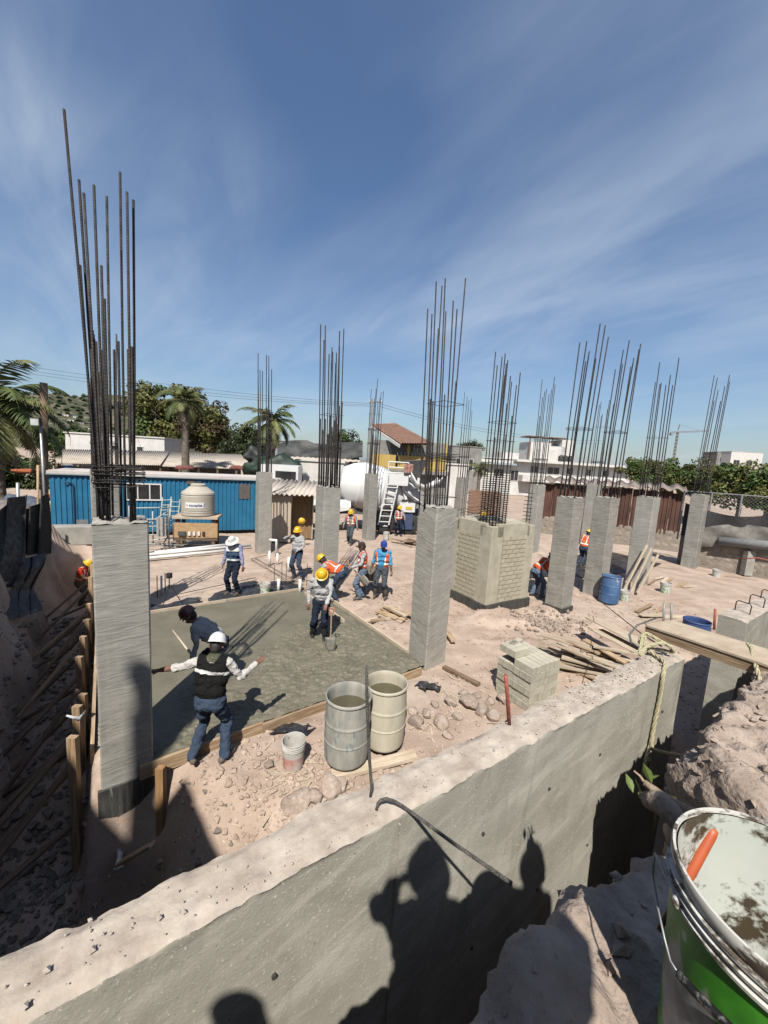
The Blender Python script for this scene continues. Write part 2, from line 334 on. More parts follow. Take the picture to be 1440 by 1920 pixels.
# ------------------------------------------------------------------ retaining walls
def wall_mat():
    m = bpy.data.materials.new('formed_wall'); m.use_nodes = True; t = m.node_tree; b = t.nodes['Principled BSDF']
    tc = N(t, 'ShaderNodeTexCoord'); ge = N(t, 'ShaderNodeNewGeometry'); sx = N(t, 'ShaderNodeSeparateXYZ'); t.links.new(ge.outputs['True Normal'], sx.inputs[0])
    def nz(sc, det, st=(1, 1, 1), rot=(0, 0, 0), ds=0):
        m0 = N(t, 'ShaderNodeMapping'); m0.inputs['Rotation'].default_value = rot; t.links.new(tc.outputs['Object'], m0.inputs[0]); mp = N(t, 'ShaderNodeMapping'); mp.inputs['Scale'].default_value = st; t.links.new(m0.outputs[0], mp.inputs[0])
        n = N(t, 'ShaderNodeTexNoise', i_Scale=sc, i_Detail=det, i_Distortion=ds); n.inputs['Roughness'].default_value = .6; t.links.new(mp.outputs[0], n.inputs[0]); return n.outputs[0]
    a = nz(2.2, 8, ds=.4); st = nz(1.6, 7, (1.2, 1, 5), (0, R(14), 0), .5); fine = nz(70, 4); sw = nz(3.1, 6, (1, 1, 2), (0, R(40), 0), 2.2)
    side = ramp(t, a, ((.32, (.335, .318, .265)), (.68, (.49, .468, .40))))
    side = mix(t, mth(t, 'MULTIPLY', ramp(t, st, ((.50, 0.0), (.70, 1.0))), .75), side, (.60, .575, .50))
    side = mix(t, mth(t, 'MULTIPLY', ramp(t, nz(1.1, 7, (5, 1, .55), (0, R(-6), 0), .6), ((.56, 0.0), (.70, 1.0))), .5), side, (.20, .19, .15))
    side = mix(t, mth(t, 'MULTIPLY', ramp(t, sw, ((.60, 0.0), (.70, 1.0))), .4), side, (.55, .53, .46))
    side = mix(t, ramp(t, fine, ((.62, 0.0), (.66, .95))), side, (.68, .66, .60))
    side = mix(t, ramp(t, nz(34, 3), ((.70, 0.0), (.72, .8))), side, (.08, .075, .06))
    top = ramp(t, nz(9, 9), ((.3, (.37, .305, .25)), (.7, (.60, .53, .455))))
    col = mix(t, ramp(t, sx.outputs[2], ((.35, 0.0), (.75, 1.0))), side, top)
    t.links.new(col, b.inputs['Base Color']); b.inputs['Roughness'].default_value = .8; b.inputs['Specular IOR Level'].default_value = .3
    bp = N(t, 'ShaderNodeBump', i_Strength=.3, i_Distance=.008); t.links.new(mth(t, 'ADD', mth(t, 'ADD', fine, nz(24, 6)), mth(t, 'MULTIPLY', a, 2.0)), bp.inputs['Height']); t.links.new(bp.outputs[0], b.inputs['Normal'])
    return m
m_wall = wall_mat()
def wall(name, w0, w1, n0, n1, z0, zt, label, seed, step=.022):
    # local x along the wall, y across it, z up; section: front face, rough chipped top, back face
    xs = np.arange(0, w1-w0+1e-6, step); T = n1-n0; pts = []
    zf = list(np.linspace(z0, zt-.06, 26))+[zt-.035, zt-.015]
    ys = np.linspace(0, T, 22)
    rows = []
    for z in zf: rows.append(np.stack((xs, .006*fbm(xs*1.5, z*1.5+seed, 0, 2)+.0015*fbm(xs*9, z*9, 2, 2), np.full_like(xs, z)), -1))
    for y in ys:
        e = min(y, T-y); chip = np.clip(1-e/.05, 0, 1)
        back = y > T*.6
        far = (.022*sst(.1, .7, fbm(xs*2.3+seed, 0*xs, 7, 4)) if back else .010)*chip
        z = zt+.003*fbm(xs*3+seed, y*3, 1, 3)+.004*fbm(xs*14, y*14+seed, 2, 3)+.006*np.abs(fbm(xs*34, y*34, 6, 2))-chip*.008*(1+fbm(xs*12, y, 3, 3))-far*.4
        yy = y+(chip*(.007*fbm(xs*11+seed, 3.3, 0, 4) if not back else .016*fbm(xs*6+seed, 9, 1, 4)))
        rows.append(np.stack((xs, yy+0*xs, z), -1))
    for z in (zt-.06, zt-.2, z0): rows.append(np.stack((xs, np.full_like(xs, T)+.01*fbm(xs*2, z, 4, 2), np.full_like(xs, z)), -1))
    P = np.stack(rows, 0); nr, nc = P.shape[:2]; I = np.arange(nr*nc).reshape(nr, nc)
    f = np.stack((I[:-1, :-1], I[:-1, 1:], I[1:, 1:], I[1:, :-1]), -1).reshape(-1, 4).tolist()
    f += [I[:, 0].tolist(), I[::-1, -1].tolist()]
    me = bpy.data.meshes.new(name); me.from_pydata(P.reshape(-1, 3).tolist(), [], f); me.materials.append(m_wall)
    me.polygons.foreach_set('use_smooth', [True]*len(me.polygons)); me.set_sharp_from_angle(angle=R(50)); me.update()
    o = link(name, me, None, WP(w0, n0, 0), (0, 0, TH)); tag(o, label, 'wall'); return o
wall_a = wall('retaining_wall', -6.0, 4.46, 1.315, 1.545, -1.7, 2.30, 'long concrete retaining wall with rough pale top crossing the foreground', 3)
for w_ in (1.06, 3.5):
    MB().box((w_+6.0, -.004, .35), (.007, .012, 3.8)).build('form_seam', m_wall, wall_a)
for w_, z_ in [(a_, b_) for a_ in (-.2, .45, 1.7, 2.35, 3.0, 4.1) for b_ in (1.05, 1.85)]:
    MB().tube([(w_+6.0, .004, z_), (w_+6.0, -.0085, z_)], .011, 10).build('tie_hole_shade', M('tie_shadow', (.05, .048, .04), rough=.9), wall_a)  # dark discs painted as the shade inside tie holes
wall_b = wall('retaining_wall', 6.35, 11.5, 1.33, 1.60, -1.7, 2.30, 'short concrete wall end with steel loops beyond the gap under the timber walkway', 9)
# ------------------------------------------------------------------ earth bank on the viewer's side
def bank():
    ws = np.concatenate((np.arange(-5, -.1, .12), np.arange(-.1, 5.4, .02), np.arange(5.4, 12, .1)))
    ne = .29+.05*sst(.35, .15, ws)+.05*fbm(ws*2.1, 0, 0, 4)+(-.20*sst(1.2, 1.45, ws)*sst(2.5, 2.15, ws))+.38*sst(2.3, 2.75, ws)
    zt = 3.02-.62*sst(1.18, 1.5, ws)+.14*sst(2.2, 2.6, ws)-.1*sst(3.4, 4.5, ws)
    ts = np.linspace(0, 1, 210); rows = []
    for t in ts:
        if t < .45: nn = -3.0+(ne+3.0)*(t/.45)**.35; z = zt+0*ws
        else:
            k = (t-.45)/.55; nn = ne+.05*math.sin(min(k*6, 1)*1.57)-.10*k+.02*k; z = zt-.0-(zt+.9)*k**1.35
        rows.append(np.stack((ws, nn, z), -1))
    P = np.stack(rows, 0)
    w, n, z = P[..., 0], P[..., 1], P[..., 2]
    face = sst(.40, .50, ts)[:, None]
    big = fbm(w*2.4, n*2.4, z*2.4, 3); cl_ = np.abs(fbm(w*6, n*6+3, z*6, 4)); fi = fbm(w*24, n*24, z*24, 3); rd = 1-np.abs(fbm(w*4.5+7, n*4.5, z*4.5, 4))
    flatpad = 1-np.exp(-(((w-.81)**2+(n-.06)**2)/.05))      # level spot the pail stands on
    clod = sst(2.0, 2.5, w)
    dz = (.04*big*flatpad+.03*cl_+.012*fi-.02+clod*(.09*rd-.05))*(1-face*.5); dn = face*(.05*big+.06*cl_+.012*fi+clod*.08*rd)
    P[..., 2] += dz; P[..., 1] += dn; P[..., 0] += .05*fbm(w*3+5, n*3, z*3, 3)*face
    Q = P[..., 0:1]*np.array(WD)+P[..., 1:2]*np.array(WN)+P[..., 2:3]*np.array((0, 0, 1))
    nr, nc = Q.shape[:2]; I = np.arange(nr*nc).reshape(nr, nc)
    f = np.stack((I[:-1, :-1], I[:-1, 1:], I[1:, 1:], I[1:, :-1]), -1).reshape(-1, 4)
    me = bpy.data.meshes.new('earth_bank'); me.from_pydata(Q.reshape(-1, 3).tolist(), [], f.tolist()); me.materials.append(m_bank)
    me.polygons.foreach_set('use_smooth', [True]*len(me.polygons)); me.set_sharp_from_angle(angle=R(38)); me.update()
    struct(link('earth_bank', me))
    from mathutils.bvhtree import BVHTree
    bv = BVHTree.FromPolygons([Vector(q) for q in Q.reshape(-1, 3)], f.tolist()); rg = random.Random(31); mb = MB()
    O8 = [(1, 0, 0), (-1, 0, 0), (0, 1, 0), (0, -1, 0), (0, 0, 1), (0, 0, -1)]; F8 = ((0, 2, 4), (2, 1, 4), (1, 3, 4), (3, 0, 4), (2, 0, 5), (1, 2, 5), (3, 1, 5), (0, 3, 5))
    for i in range(2600):
        w_ = rg.uniform(.2, 4.8); h = bv.ray_cast(WP(w_, rg.uniform(-.5, .95), 4.5), Vector((0, 0, -1)))
        if h[0] is None or h[0].z < 1.6: continue
        r = .0022+.016*rg.random()**5*(1+w_*.35); rot = Matrix.Rotation(rg.uniform(0, 6), 3, Vector((rg.random()-.5, rg.random()-.5, 1)).normalized())
        mb.add([h[0]+h[1]*r*.25+rot @ Vector((x*r*rg.uniform(.6, 1.4), y*r*rg.uniform(.5, 1.2), z*r*rg.uniform(.4, .9))) for x, y, z in O8], F8)
    for i in range(26):
        h = bv.ray_cast(WP(rg.uniform(.3, 4.5), rg.uniform(.1, .8), 4.5), Vector((0, 0, -1)))
        if h[0] is None or h[0].z < 2: continue
        d = Vector((rg.gauss(0, 1), rg.gauss(0, 1), rg.uniform(0, .8))).normalized()*rg.uniform(.02, .08); mb.tube([h[0], h[0]+d*.5+Vector((0, 0, .01)), h[0]+d], .0011, 4)
    o = mb.build('bank_grit', m_bank); o['kind'] = 'stuff'; o['label'] = 'loose grit and rootlets on the earth bank'; o['category'] = 'grit'
bank()
# ------------------------------------------------------------------ concrete columns with starter bars
def column(u, v, zt, size, label, bars, barh, seed, foot=.0, zb=-.2, br=.0155, lean=.02, cages=((.25, 5),), hoop=(), detail=True, film_i=0, turn=0, px=None):
    rg = random.Random(seed); base = UV(u, v, 0)
    t = thing('concrete_column', label, 'column', base, R(36.1)+turn, 'concrete columns with starter bars')
    h = size/2; mb = MB(); nz = 14; c = .018
    prof = [(-h+c, -h), (h-c, -h), (h, -h+c), (h, h-c), (h-c, h), (-h+c, h), (-h, h-c), (-h, -h+c)]
    vs = []; zz = list(np.linspace(zb, zt-.01, nz))
    for z in zz: vs += [(x+rg.uniform(-.003, .003), y+rg.uniform(-.003, .003), z) for x, y in prof]
    fs = [(i*8+k, i*8+(k+1) % 8, (i+1)*8+(k+1) % 8, (i+1)*8+k) for i in range(nz-1) for k in range(8)]
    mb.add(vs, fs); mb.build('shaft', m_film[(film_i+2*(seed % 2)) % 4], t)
    # rough broken top
    tp = MB(); g = 9; P = []
    for j in range(g):
        for i in range(g):
            x, y = -h+.004+(size-.008)*i/(g-1), -h+.004+(size-.008)*j/(g-1); P.append((x, y, zt+(rg.uniform(-.012, .03) if 0 < i < g-1 and 0 < j < g-1 else rg.uniform(-.02, .012))))
    tp.add(P, [(j*g+i, j*g+i+1, (j+1)*g+i+1, (j+1)*g+i) for j in range(g-1) for i in range(g-1)])
    tp.build('rough_top', m_conc, t)
    if foot: 
        fo = MB().box((0, 0, (foot-1.7)/2), (size+.07, size+.07, foot+1.7)).build('footing', m_footing, t)
    # bars round the perimeter
    e = h-.055; spots = []
    k = max(2, round(bars/4)); 
    for s in range(k): spots += [(-e+2*e*s/k, -e), (e, -e+2*e*s/k), (e-2*e*s/k, e), (-e, e-2*e*s/k)]
    lx, ly = rg.uniform(-lean, lean), rg.uniform(-lean, lean)
    inv = (Matrix.Translation(base) @ Matrix.Rotation(R(36.1)+turn, 4, 'Z')).inverted()
    for (bx, by, tx, ty, dy_) in (px or ()):      # surveyed bars: foot and tip on their sight lines
        Yb = base.y+dy_; p0, p1 = inv @ A(bx, by, Yb), inv @ A(tx, ty, Yb); p0.z = min(p0.z, zt-.03)
        MB().tube([p0, p0.lerp(p1, .5)+Vector((rg.uniform(-.01, .01), 0, 0)), p1], br, 7).build('rebar', m_steel, t, smooth=3)
    for (x, y) in (spots[:bars] if not px else ()):
        H = barh*rg.uniform(.80, 1.03); dx, dy = lx+rg.uniform(-.012, .012), ly+rg.uniform(-.012, .012)
        pts = [(x, y, zt-.05), (x+dx*H*.3, y+dy*H*.3, zt+H*.4), (x+dx*H*.9+rg.uniform(-.02, .02), y+dy*H*.9, zt+H)]
        MB().tube(pts, br, 6).build('rebar', m_steel, t, smooth=3)
        if rg.random() < .85:     # lapped shorter bar
            H2 = H*rg.uniform(.38, .6); MB().tube([(x+br*2, y+.006, zt-.05), (x+dx*H2*.7+br*2, y+dy*H2*.7+.006, zt+H2)], br, 6).build('rebar', m_steel, t, smooth=3)
    def tie(z, grow=.0, rr=.0055):
        q = e+br+rr+grow; a = rg.uniform(-.012, .012)
        MB().tube([(-q, -q, z+a), (q, -q, z-a), (q, q, z+a), (-q, q, z-a), (-q, -q+.005, z+a+.008)], rr, 5).build('stirrup', m_steel, t)
    for z, n in cages:
        for i in range(n): tie(zt+z+i*.028+rg.uniform(-.008, .008), rg.uniform(0, .02))
    for z in hoop: tie(zt+z, .012)
    return t
column(-.07, .28, 3.13, .55, 'nearest film-wrapped column with the tallest rusty bars, beside the man in the white helmet', 12, 4.35, 1, foot=-.14, br=.0135, cages=((.42, 9),), hoop=(.55, .6, .64), lean=.05, px=[(189, 985, 120, 205, -.1), (187, 980, 148, 337, .12), (194, 988, 157, 362, -.14), (201, 985, 176, 347, -.15), (212, 985, 200, 368, .2), (236, 982, 225, 323, .22), (245, 986, 238, 360, -.1), (251, 984, 250, 375, .0), (186, 982, 150, 497, .05), (184, 980, 171, 655, .1), (203, 983, 190, 498, -.12), (206, 983, 196, 560, -.14), (228, 982, 222, 640, .2), (248, 984, 240, 655, .02), (254, 984, 247, 650, -.02), (198, 984, 180, 640, .15), (192, 984, 176, 635, -.1)])
column(5.2, .3, 3.2, .56, 'pale film-wrapped column at the near right corner of the wet slab', 12, 3.75, 2, zb=-.1, cages=((.9, 6),), hoop=(2.0, .2), film_i=1, lean=.05, br=.0125, px=[(786, 952, 802, 579, -.1), (795, 955, 810, 589, -.12), (800, 952, 818, 528, .2), (804, 955, 829, 536, .15), (806, 955, 822, 616, -.1), (816, 955, 835, 522, .2), (819, 955, 836, 584, -.05), (828, 955, 850, 564, .0), (833, 955, 857, 580, .05), (838, 952, 873, 522, .12), (797, 953, 807, 748, -.12), (801, 953, 812, 752, .1), (812, 953, 825, 745, .15), (824, 953, 834, 740, -.05), (836, 953, 855, 715, .05)])
column(5.25, 5.1, 3.2, .56, 'film-wrapped column at the far corner of the wet slab behind the yellow helmets', 12, 4.5, 3, zb=-.1, cages=((1.05, 6),), hoop=(2.1, .25), film_i=0, lean=.04)
column(-.2, 5.4, 3.2, .5, 'column hidden right behind the nearest column, only its left edge showing', 8, 3.4, 4, zb=-1.2, cages=((.8, 5),))
column(-.35, 10.2, 3.25, .5, 'farthest column in the left row, seen past the nearest column before the blue site office', 8, 3.2, 5, zb=-1.2, cages=((.8, 4),))
column(5.1, 10.5, 3.33, .52, 'column standing between the blue site office and the plywood shed', 8, 4.6, 6, cages=((1.3, 4),), film_i=1, hoop=(2.2,))
column(10.9, 11.2, 3.4, .52, 'column in front of the white mixer drum', 8, 4.6, 7, cages=((1.5, 4), (2.2, 4)), hoop=(3,), film_i=1)
column(17.3, 10.9, 3.4, .5, 'small far column behind the bars of the pale column, beside the yellow house', 8, 4.9, 8, cages=((1.2, 3),))
column(17.4, 5.9, 3.37, .56, 'column behind the block pier, right of its rebar cage', 10, 5.3, 9, cages=((1.2, 4),), hoop=(.2, .4, .6, .8), film_i=0)
column(10.6, .5, 3.34, .54, 'column with black tarred base nearest the block pier, right of it', 10, 4.6, 10, foot=.14, zb=.0, cages=((1.9, 2),), hoop=(.6,), lean=.045)
column(22.6, 5.6, 3.5, .6, 'far column seen between two nearer columns, in front of the rusty metal sheets', 8, 4.6, 11, cages=((1.2, 4),), hoop=(3.2,))
column(13.25, .7, 3.3, .56, 'column right behind the leaning blue drum', 10, 4.7, 12, zb=-.1, cages=((2.1, 2),), hoop=(.5,), lean=.045)
column(16.5, .65, 3.31, .6, 'column with three pale battens leaning against it', 10, 5.0, 13, zb=-.1, cages=((.5, 6),), hoop=(2.2,), lean=.06)
column(22.05, .55, 3.4, .55, 'rightmost column, beside the black shade netting', 8, 5.2, 14, zb=-.1, cages=((.5, 7),), hoop=(1.6,), lean=.07)
# ------------------------------------------------------------------ block pier
def pier():
    p0 = Vector((2.97, 10.33, 0)); az = math.radians(31.0)
    t = thing('block_pier', 'square cream block pier with concrete corners and a dense rebar cage on top', 'pier', p0, az)
    W, D, H = 1.76, 1.64, 2.38
    m_blk = M('cream_block', (.40, .36, .265), (.53, .485, .37), sc=7, rough=.9, bump=.35, bsc=45, rnd=.07)
    m_cor = M('cream_concrete', (.40, .37, .28), (.55, .51, .405), sc=3, rough=.85, bump=.3, bsc=25, spots=(.26, .235, .18), spsc=9, splo=.66)
    m_mor = M('cream_mortar', (.34, .31, .235), (.46, .43, .33), sc=8, rough=.95, bump=.4, bsc=40)
    MB().box((W/2, D/2, .06), (W+.1, D+.1, .34)).build('footing', m_footing, t)
    MB().box((W/2, D/2, H/2+.2), (W-.05, D-.05, H-.3)).build('mortar_core', m_mor, t)
    def cpost(x, y, sx, sy): 
        o = MB().box((x, y, .23+H/2-.1), (sx, sy, H-.14)).build('corner_post', m_cor, t); bv = o.modifiers.new('b', 'BEVEL'); bv.width = .012; bv.segments = 2
    cw = .46
    cpost(cw/2, cw/2, cw, cw); cpost(W-cw*.35, cw*.35, cw*.7, cw*.7); cpost(cw*.35, D-cw*.35, cw*.7, cw*.7); cpost(W-.16, D-.16, .32, .32)
    # bond beam
    for (a, b, c, d) in ((W/2, .10, W-cw, .2), (W/2, D-.1, W-cw, .2), (.10, D/2, .2, D-cw), (W-.1, D/2, .2, D-cw)):
        MB().box((a, b, H-.06), (c, d, .36)).build('bond_beam', m_cor, t)
    MB().box((W/2, D/2, H+.1), (W-.3, D-.3, .05)).build('cap_slab', m_cor, t)
    bw, bh, jt = .275, .128, .014
    meshes = {}
    def blk(L):
        k = round(L, 3)
        if k not in meshes:
            mb = MB().box((0, 0, 0), (L-jt, .12, bh-jt)); meshes[k] = mb.mesh('block', m_blk)
        return meshes[k]
    rg = random.Random(5)
    for face in (0, 1):
        x0, x1 = (cw+.0, W-cw*.7) if face == 0 else (cw, D-cw*.7)
        z = .235+bh/2; r = 0
        while z < H-.24:
            x = x0-(bw/2 if r % 2 else 0)
            while x < x1-.02:
                a, b = max(x, x0), min(x+bw, x1)
                if b-a > .05:
                    o = link('block', blk(b-a), t); pr = .052+rg.uniform(-.004, .004)
                    if face == 0: o.location = ((a+b)/2, pr, z)
                    else: o.location = (pr, (a+b)/2, z); o.rotation_euler = (0, 0, math.pi/2)
                x += bw
            z += bh; r += 1
    # cage on the near corner and loose reinforcement on top
    cg = []
    for i in range(5):
        for j in range(5):
            if i in (0, 4) or j in (0, 4): cg.append((.12+i*.12, .12+j*.12))
    for (x, y) in cg:
        hh = rg.uniform(2.2, 4.8); MB().tube([(x, y, H-.1), (x+rg.uniform(-.04, .08), y+rg.uniform(-.04, .06), H+hh)], .0155, 6).build('rebar', m_steel, t, smooth=3)
    for k in range(24):
        z = H+.10+k*.062; MB().tube([(.09, .09, z), (.63, .09, z), (.63, .63, z), (.09, .63, z), (.09, .1, z+.01)], .008, 5).build('stirrup', m_steel, t)
    for k in range(3): z = H+1.9+k*.5; MB().tube([(.09, .09, z), (.65, .09, z), (.65, .63, z), (.09, .63, z), (.09, .1, z+.01)], .006, 5).build('stirrup', m_steel, t)
    for (x, y, hh) in ((W-.12, .12, 3.2), (W-.12, .26, 2.6), (W-.25, .12, 2.2), (.15, D-.2, 1.9), (.28, D-.15, 2.2), (.15, D-.35, 2.0), (W-.3, D-.2, 2.2), (W-.2, D-.3, 2.6), (W-.2, D-.15, 2.4)):
        MB().tube([(x, y, H-.1), (x+rg.uniform(-.05, .05), y, H+hh)], .008, 6).build('rebar', m_steel, t, smooth=3)
    for k in range(9): z = H+.1+k*.11; MB().tube([(W-.27, .09, z), (W-.09, .09, z), (W-.09, .28, z), (W-.27, .28, z), (W-.27, .1, z)], .006, 5).build('stirrup', m_steel, t)
    for k in range(5): y = .75+k*.012; MB().tube([(.1, .7+.25*k, H+.16+.03*k), (W-.4, .9+.2*k, H+.2+.06*k)], .009, 6).build('rebar', m_steel, t, smooth=3)
pier()
# ------------------------------------------------------------------ people
m_skin = M('skin', (.17, .085, .055), (.24, .125, .085), sc=6, rough=.6, spec=.3)
m_hair = M('dark_hair', (.012, .01, .009), (.03, .025, .02), sc=30, rough=.7)
def cloth(name, c, k=1.35, b=.5): return M(name, tuple(x*.88 for x in c), tuple(min(.85, x*(1+(k-1)*.45)) for x in c), sc=4, rough=.92, bump=b, bsc=14, spec=.1)
m_denim = cloth('blue_denim', (.045, .065, .105)); m_dkdenim = cloth('dark_denim', (.018, .024, .042)); m_ltdenim = cloth('faded_denim', (.14, .19, .26)); m_greyj = cloth('grey_denim', (.07, .085, .10))
m_greysh = cloth('light_grey_shirt', (.42, .42, .43)); m_slate = cloth('slate_grey_shirt', (.36, .37, .385)); m_whitesh = cloth('white_shirt', (.60, .58, .55), 1.2); m_midgrey = cloth('mid_grey_shirt', (.27, .26, .26)); m_lav = cloth('lavender_shirt', (.28, .29, .45)); m_red = cloth('red_shirt', (.55, .05, .03)); m_bluesh = cloth('sky_blue_shirt', (.07, .30, .55))
m_blackv = cloth('black_vest', (.012, .012, .012), 1.6, .25); m_orange = cloth('orange_mesh_vest', (.80, .14, .05), 1.15); m_navyv = cloth('navy_vest', (.045, .08, .14))
m_reflect = M('reflective_tape', (.70, .70, .66), (.8, .8, .77), sc=9, rough=.5)
m_boot = M('work_boot', (.09, .07, .055), (.2, .17, .14), sc=12, rough=.85, bump=.3)
m_glove = cloth('work_glove', (.25, .25, .25)); m_camo = M('camouflage_scarf', (.03, .04, .02), (.13, .13, .08), sc=16, rough=.9)
def hat_m(n, c): return M(n, c, tuple(min(.85, x*1.12) for x in c), sc=6, rough=.38, spec=.5)
m_hy = hat_m('yellow_helmet', (.78, .44, .015)); m_hw = hat_m('white_helmet', (.74, .74, .73)); m_hm = hat_m('maroon_helmet', (.10, .016, .02)); m_ho = hat_m('orange_helmet', (.75, .13, .03)); m_cap = cloth('dark_cap', (.05, .045, .04)); m_capb = cloth('blue_cap', (.03, .06, .30)); m_whitehat = cloth('white_cloth_hat', (.68, .67, .65), 1.15)
m_eye = M('eye', (.012, .01, .01), rough=.3)
def ik(a, b, l1, l2, pole):
    a, b = Vector(a), Vector(b); d = b-a; L = min(d.length, (l1+l2)*.999); d.normalize(); b = a+d*L
    x = (l1*l1-l2*l2+L*L)/(2*L); h = math.sqrt(max(l1*l1-x*x, 0)); p = Vector(pole); p = p-d*p.dot(d); p.normalize()
    return a+d*x+p*h, b
def rigid(name, label, loc, face, legs, pants, shirt, hipz=.90, feet=((-.13, 0), (.13, 0)), lean=0, side=0, twist=0, hl=None, hr=None, head=(0, 0), arm=None, sleeve=True, boots=None, gloves=None, hat=None, hatm=None, vest=None, vopen=.05, vox=.013, H=1.72, extra=None, hipoff=(0, 0), foottoe=((0, 1), (0, 1)), cat='person', group='construction workers', zfeet=(0, 0), face_on=True, elb=None, scarf=None, stripe='x', blank=False, poles=((0, 1, .1), (0, 1, .1))):
    """local frame: x right, y forward, z up"""
    k = H/1.72; root = thing(name, label, cat, loc, face, group)
    hip = Vector((hipoff[0], hipoff[1], hipz))
    Rt = Matrix.Rotation(twist, 3, 'Z') @ Matrix.Rotation(side, 3, 'Y') @ Matrix.Rotation(-lean, 3, 'X')
    Rm = Matrix.Rotation(twist*.5, 3, 'Z') @ Matrix.Rotation(side*.5, 3, 'Y') @ Matrix.Rotation(-lean*.5, 3, 'X')
    T = lambda x, y, z: hip+Rt @ Vector((x, y, z))
    caps = []          # p0 r0 p1 r1 region torso
    def cp(p0, r0, p1, r1, reg, tor=0): caps.append((Vector(p0), r0, Vector(p1), r1, reg, tor))
    def Q(reg): return reg
    # torso
    cp(hip+Vector((-.085, -.01, -.02)), .118, hip+Vector((.085, -.01, -.02)), .118, 'pants')
    cp(hip+Vector((-.07, -.035, -.05)), .105, hip+Vector((.07, -.035, -.05)), .105, 'pants')
    W0 = hip+Rm @ Vector((0, 0, .12))
    cp(W0+Rm @ Vector((-.06, 0, 0)), .118, W0+Rm @ Vector((.06, 0, 0)), .118, 'shirt', 1)
    cp(T(-.075, .005, .26), .122, T(.075, .005, .26), .122, 'shirt', 1)
    cp(T(-.095, .0, .38), .122, T(.095, .0, .38), .122, 'shirt', 1)
    cp(T(-.14, -.015, .475), .075, T(.14, -.015, .475), .075, 'shirt', 1)
    cp(W0, .115, T(0, 0, .4), .125, 'shirt', 1)
    sh = [T(-.185, -.01, .475), T(.185, -.01, .475)]
    nb = T(0, -.01, .50); hd = nb+Rt @ Matrix.Rotation(head[1], 3, 'Z') @ Matrix.Rotation(-head[0], 3, 'X') @ Vector((0, .035, .165))
    Rh = Rt @ Matrix.Rotation(head[1], 3, 'Z') @ Matrix.Rotation(-head[0], 3, 'X')
    cp(nb, .062, hd-Rh @ Vector((0, .02, .07)), .056, 'skin')
    # head: skull, jaw, nose, ears
    hp = lambda x, y, z: hd+Rh @ Vector((x, y, z))
    cp(hp(0, -.022, .03), .083, hp(0, .022, .025), .080, 'skin'); cp(hp(0, .03, -.045), .055, hp(0, .045, -.07), .042, 'skin')
    cp(hp(0, .10, .02), .010, hp(0, .118, -.018), .015, 'skin'); cp(hp(0, .088, -.058), .014, hp(0, .088, -.066), .016, 'skin')
    for s in (-1, 1): cp(hp(s*.085, -.01, .015), .016, hp(s*.088, -.012, -.02), .013, 'skin')
    if hat != 'helmet': cp(hp(0, -.035, .035), .088, hp(0, -.04, .0), .085, 'hair')
    else: cp(hp(0, -.045, .0), .076, hp(0, -.045, -.03), .07, 'hair')
    # legs
    for i, s in enumerate((-1, 1)):
        f = Vector((feet[i][0], feet[i][1], .085+zfeet[i])); hj = hip+Vector((s*.09, -.01, -.05))
        kn, an = ik(hj, f, .415, .415, poles[i])
        cp(hj, .107, hj*.55+kn*.45, .092, 'pants'); cp(hj*.55+kn*.45, .092, kn, .074, 'pants'); cp(kn, .075, kn*.6+an*.4+Vector((0, -.012, 0)), .073, 'pants'); cp(kn*.6+an*.4+Vector((0, -.012, 0)), .073, an, .066, 'pants')
        td = Vector((foottoe[i][0], foottoe[i][1], 0)).normalized()
        cp(an-Vector((0, 0, .02)), .05, an+td*.02-Vector((0, 0, .035)), .05, 'boot'); cp(an-td*.05-Vector((0, 0, .04)), .044, an+td*.13-Vector((0, 0, .052)), .036, 'boot'); cp(an+td*.11-Vector((0, 0, .052)), .040, an+td*.17-Vector((0, 0, .056)), .030, 'boot')
        if legs == 'boots': cp(an, .064, an*.45+kn*.55, .068, 'boot')
    # arms
    for i, (s, h) in enumerate(((-1, hl), (1, hr))):
        if h is None: h = Vector((s*.27, .06, hipz-.06))
        pole = (s*.5, -1, -.25) if not elb or not elb[i] else elb[i]
        el, wr = ik(sh[i], h, .285, .255, pole)
        sl_ = sleeve[i] if isinstance(sleeve, tuple) else sleeve; up = 'shirt'; fo = 'shirt' if sl_ is True else 'skin'
        mid = sh[i]*.45+el*.55
        cp(sh[i], .067, mid, .056, up); cp(mid, .056, el, .047, 'shirt' if sl_ is not False else 'skin')
        m2 = el*.6+wr*.4
        if sl_ == 'rolled': cp(el, .052, el*.75+wr*.25, .05, 'shirt')
        cp(el, .047, m2, .043, fo); cp(m2, .043, wr, .031 if fo == 'skin' else .036, fo)
        # hand
        d = (wr-el).normalized(); hr_ = 'glove' if gloves and gloves[i] else 'skin'
        ax = d.cross(Vector((0, 0, 1))); ax = ax.normalized() if ax.length > .2 else Vector((0, 1, 0)).cross(d).normalized()*1.0
        pn = ax.cross(d)
        if arm and arm[i] == 'flat': bend = -.15
        else: bend = .55
        for j in (-1, 0, 1): cp(wr+d*.01+ax*j*.016, .020, wr+d*.085+ax*j*.024, .0165, hr_)
        for j, L in ((-1.5, .062), (-.5, .075), (.5, .078), (1.5, .068)):
            b0 = wr+d*.085+ax*j*.021*(1.15 if arm and arm[i] == 'flat' else 1); d1 = (d-pn*bend*.6).normalized(); b1 = b0+d1*L*.55; d2 = (d-pn*bend*1.7).normalized()
            cp(b0, .0105, b1, .0098, hr_); cp(b1, .0098, b1+d2*L*.5, .0085, hr_)
        th = -s if pn.z >= 0 else s
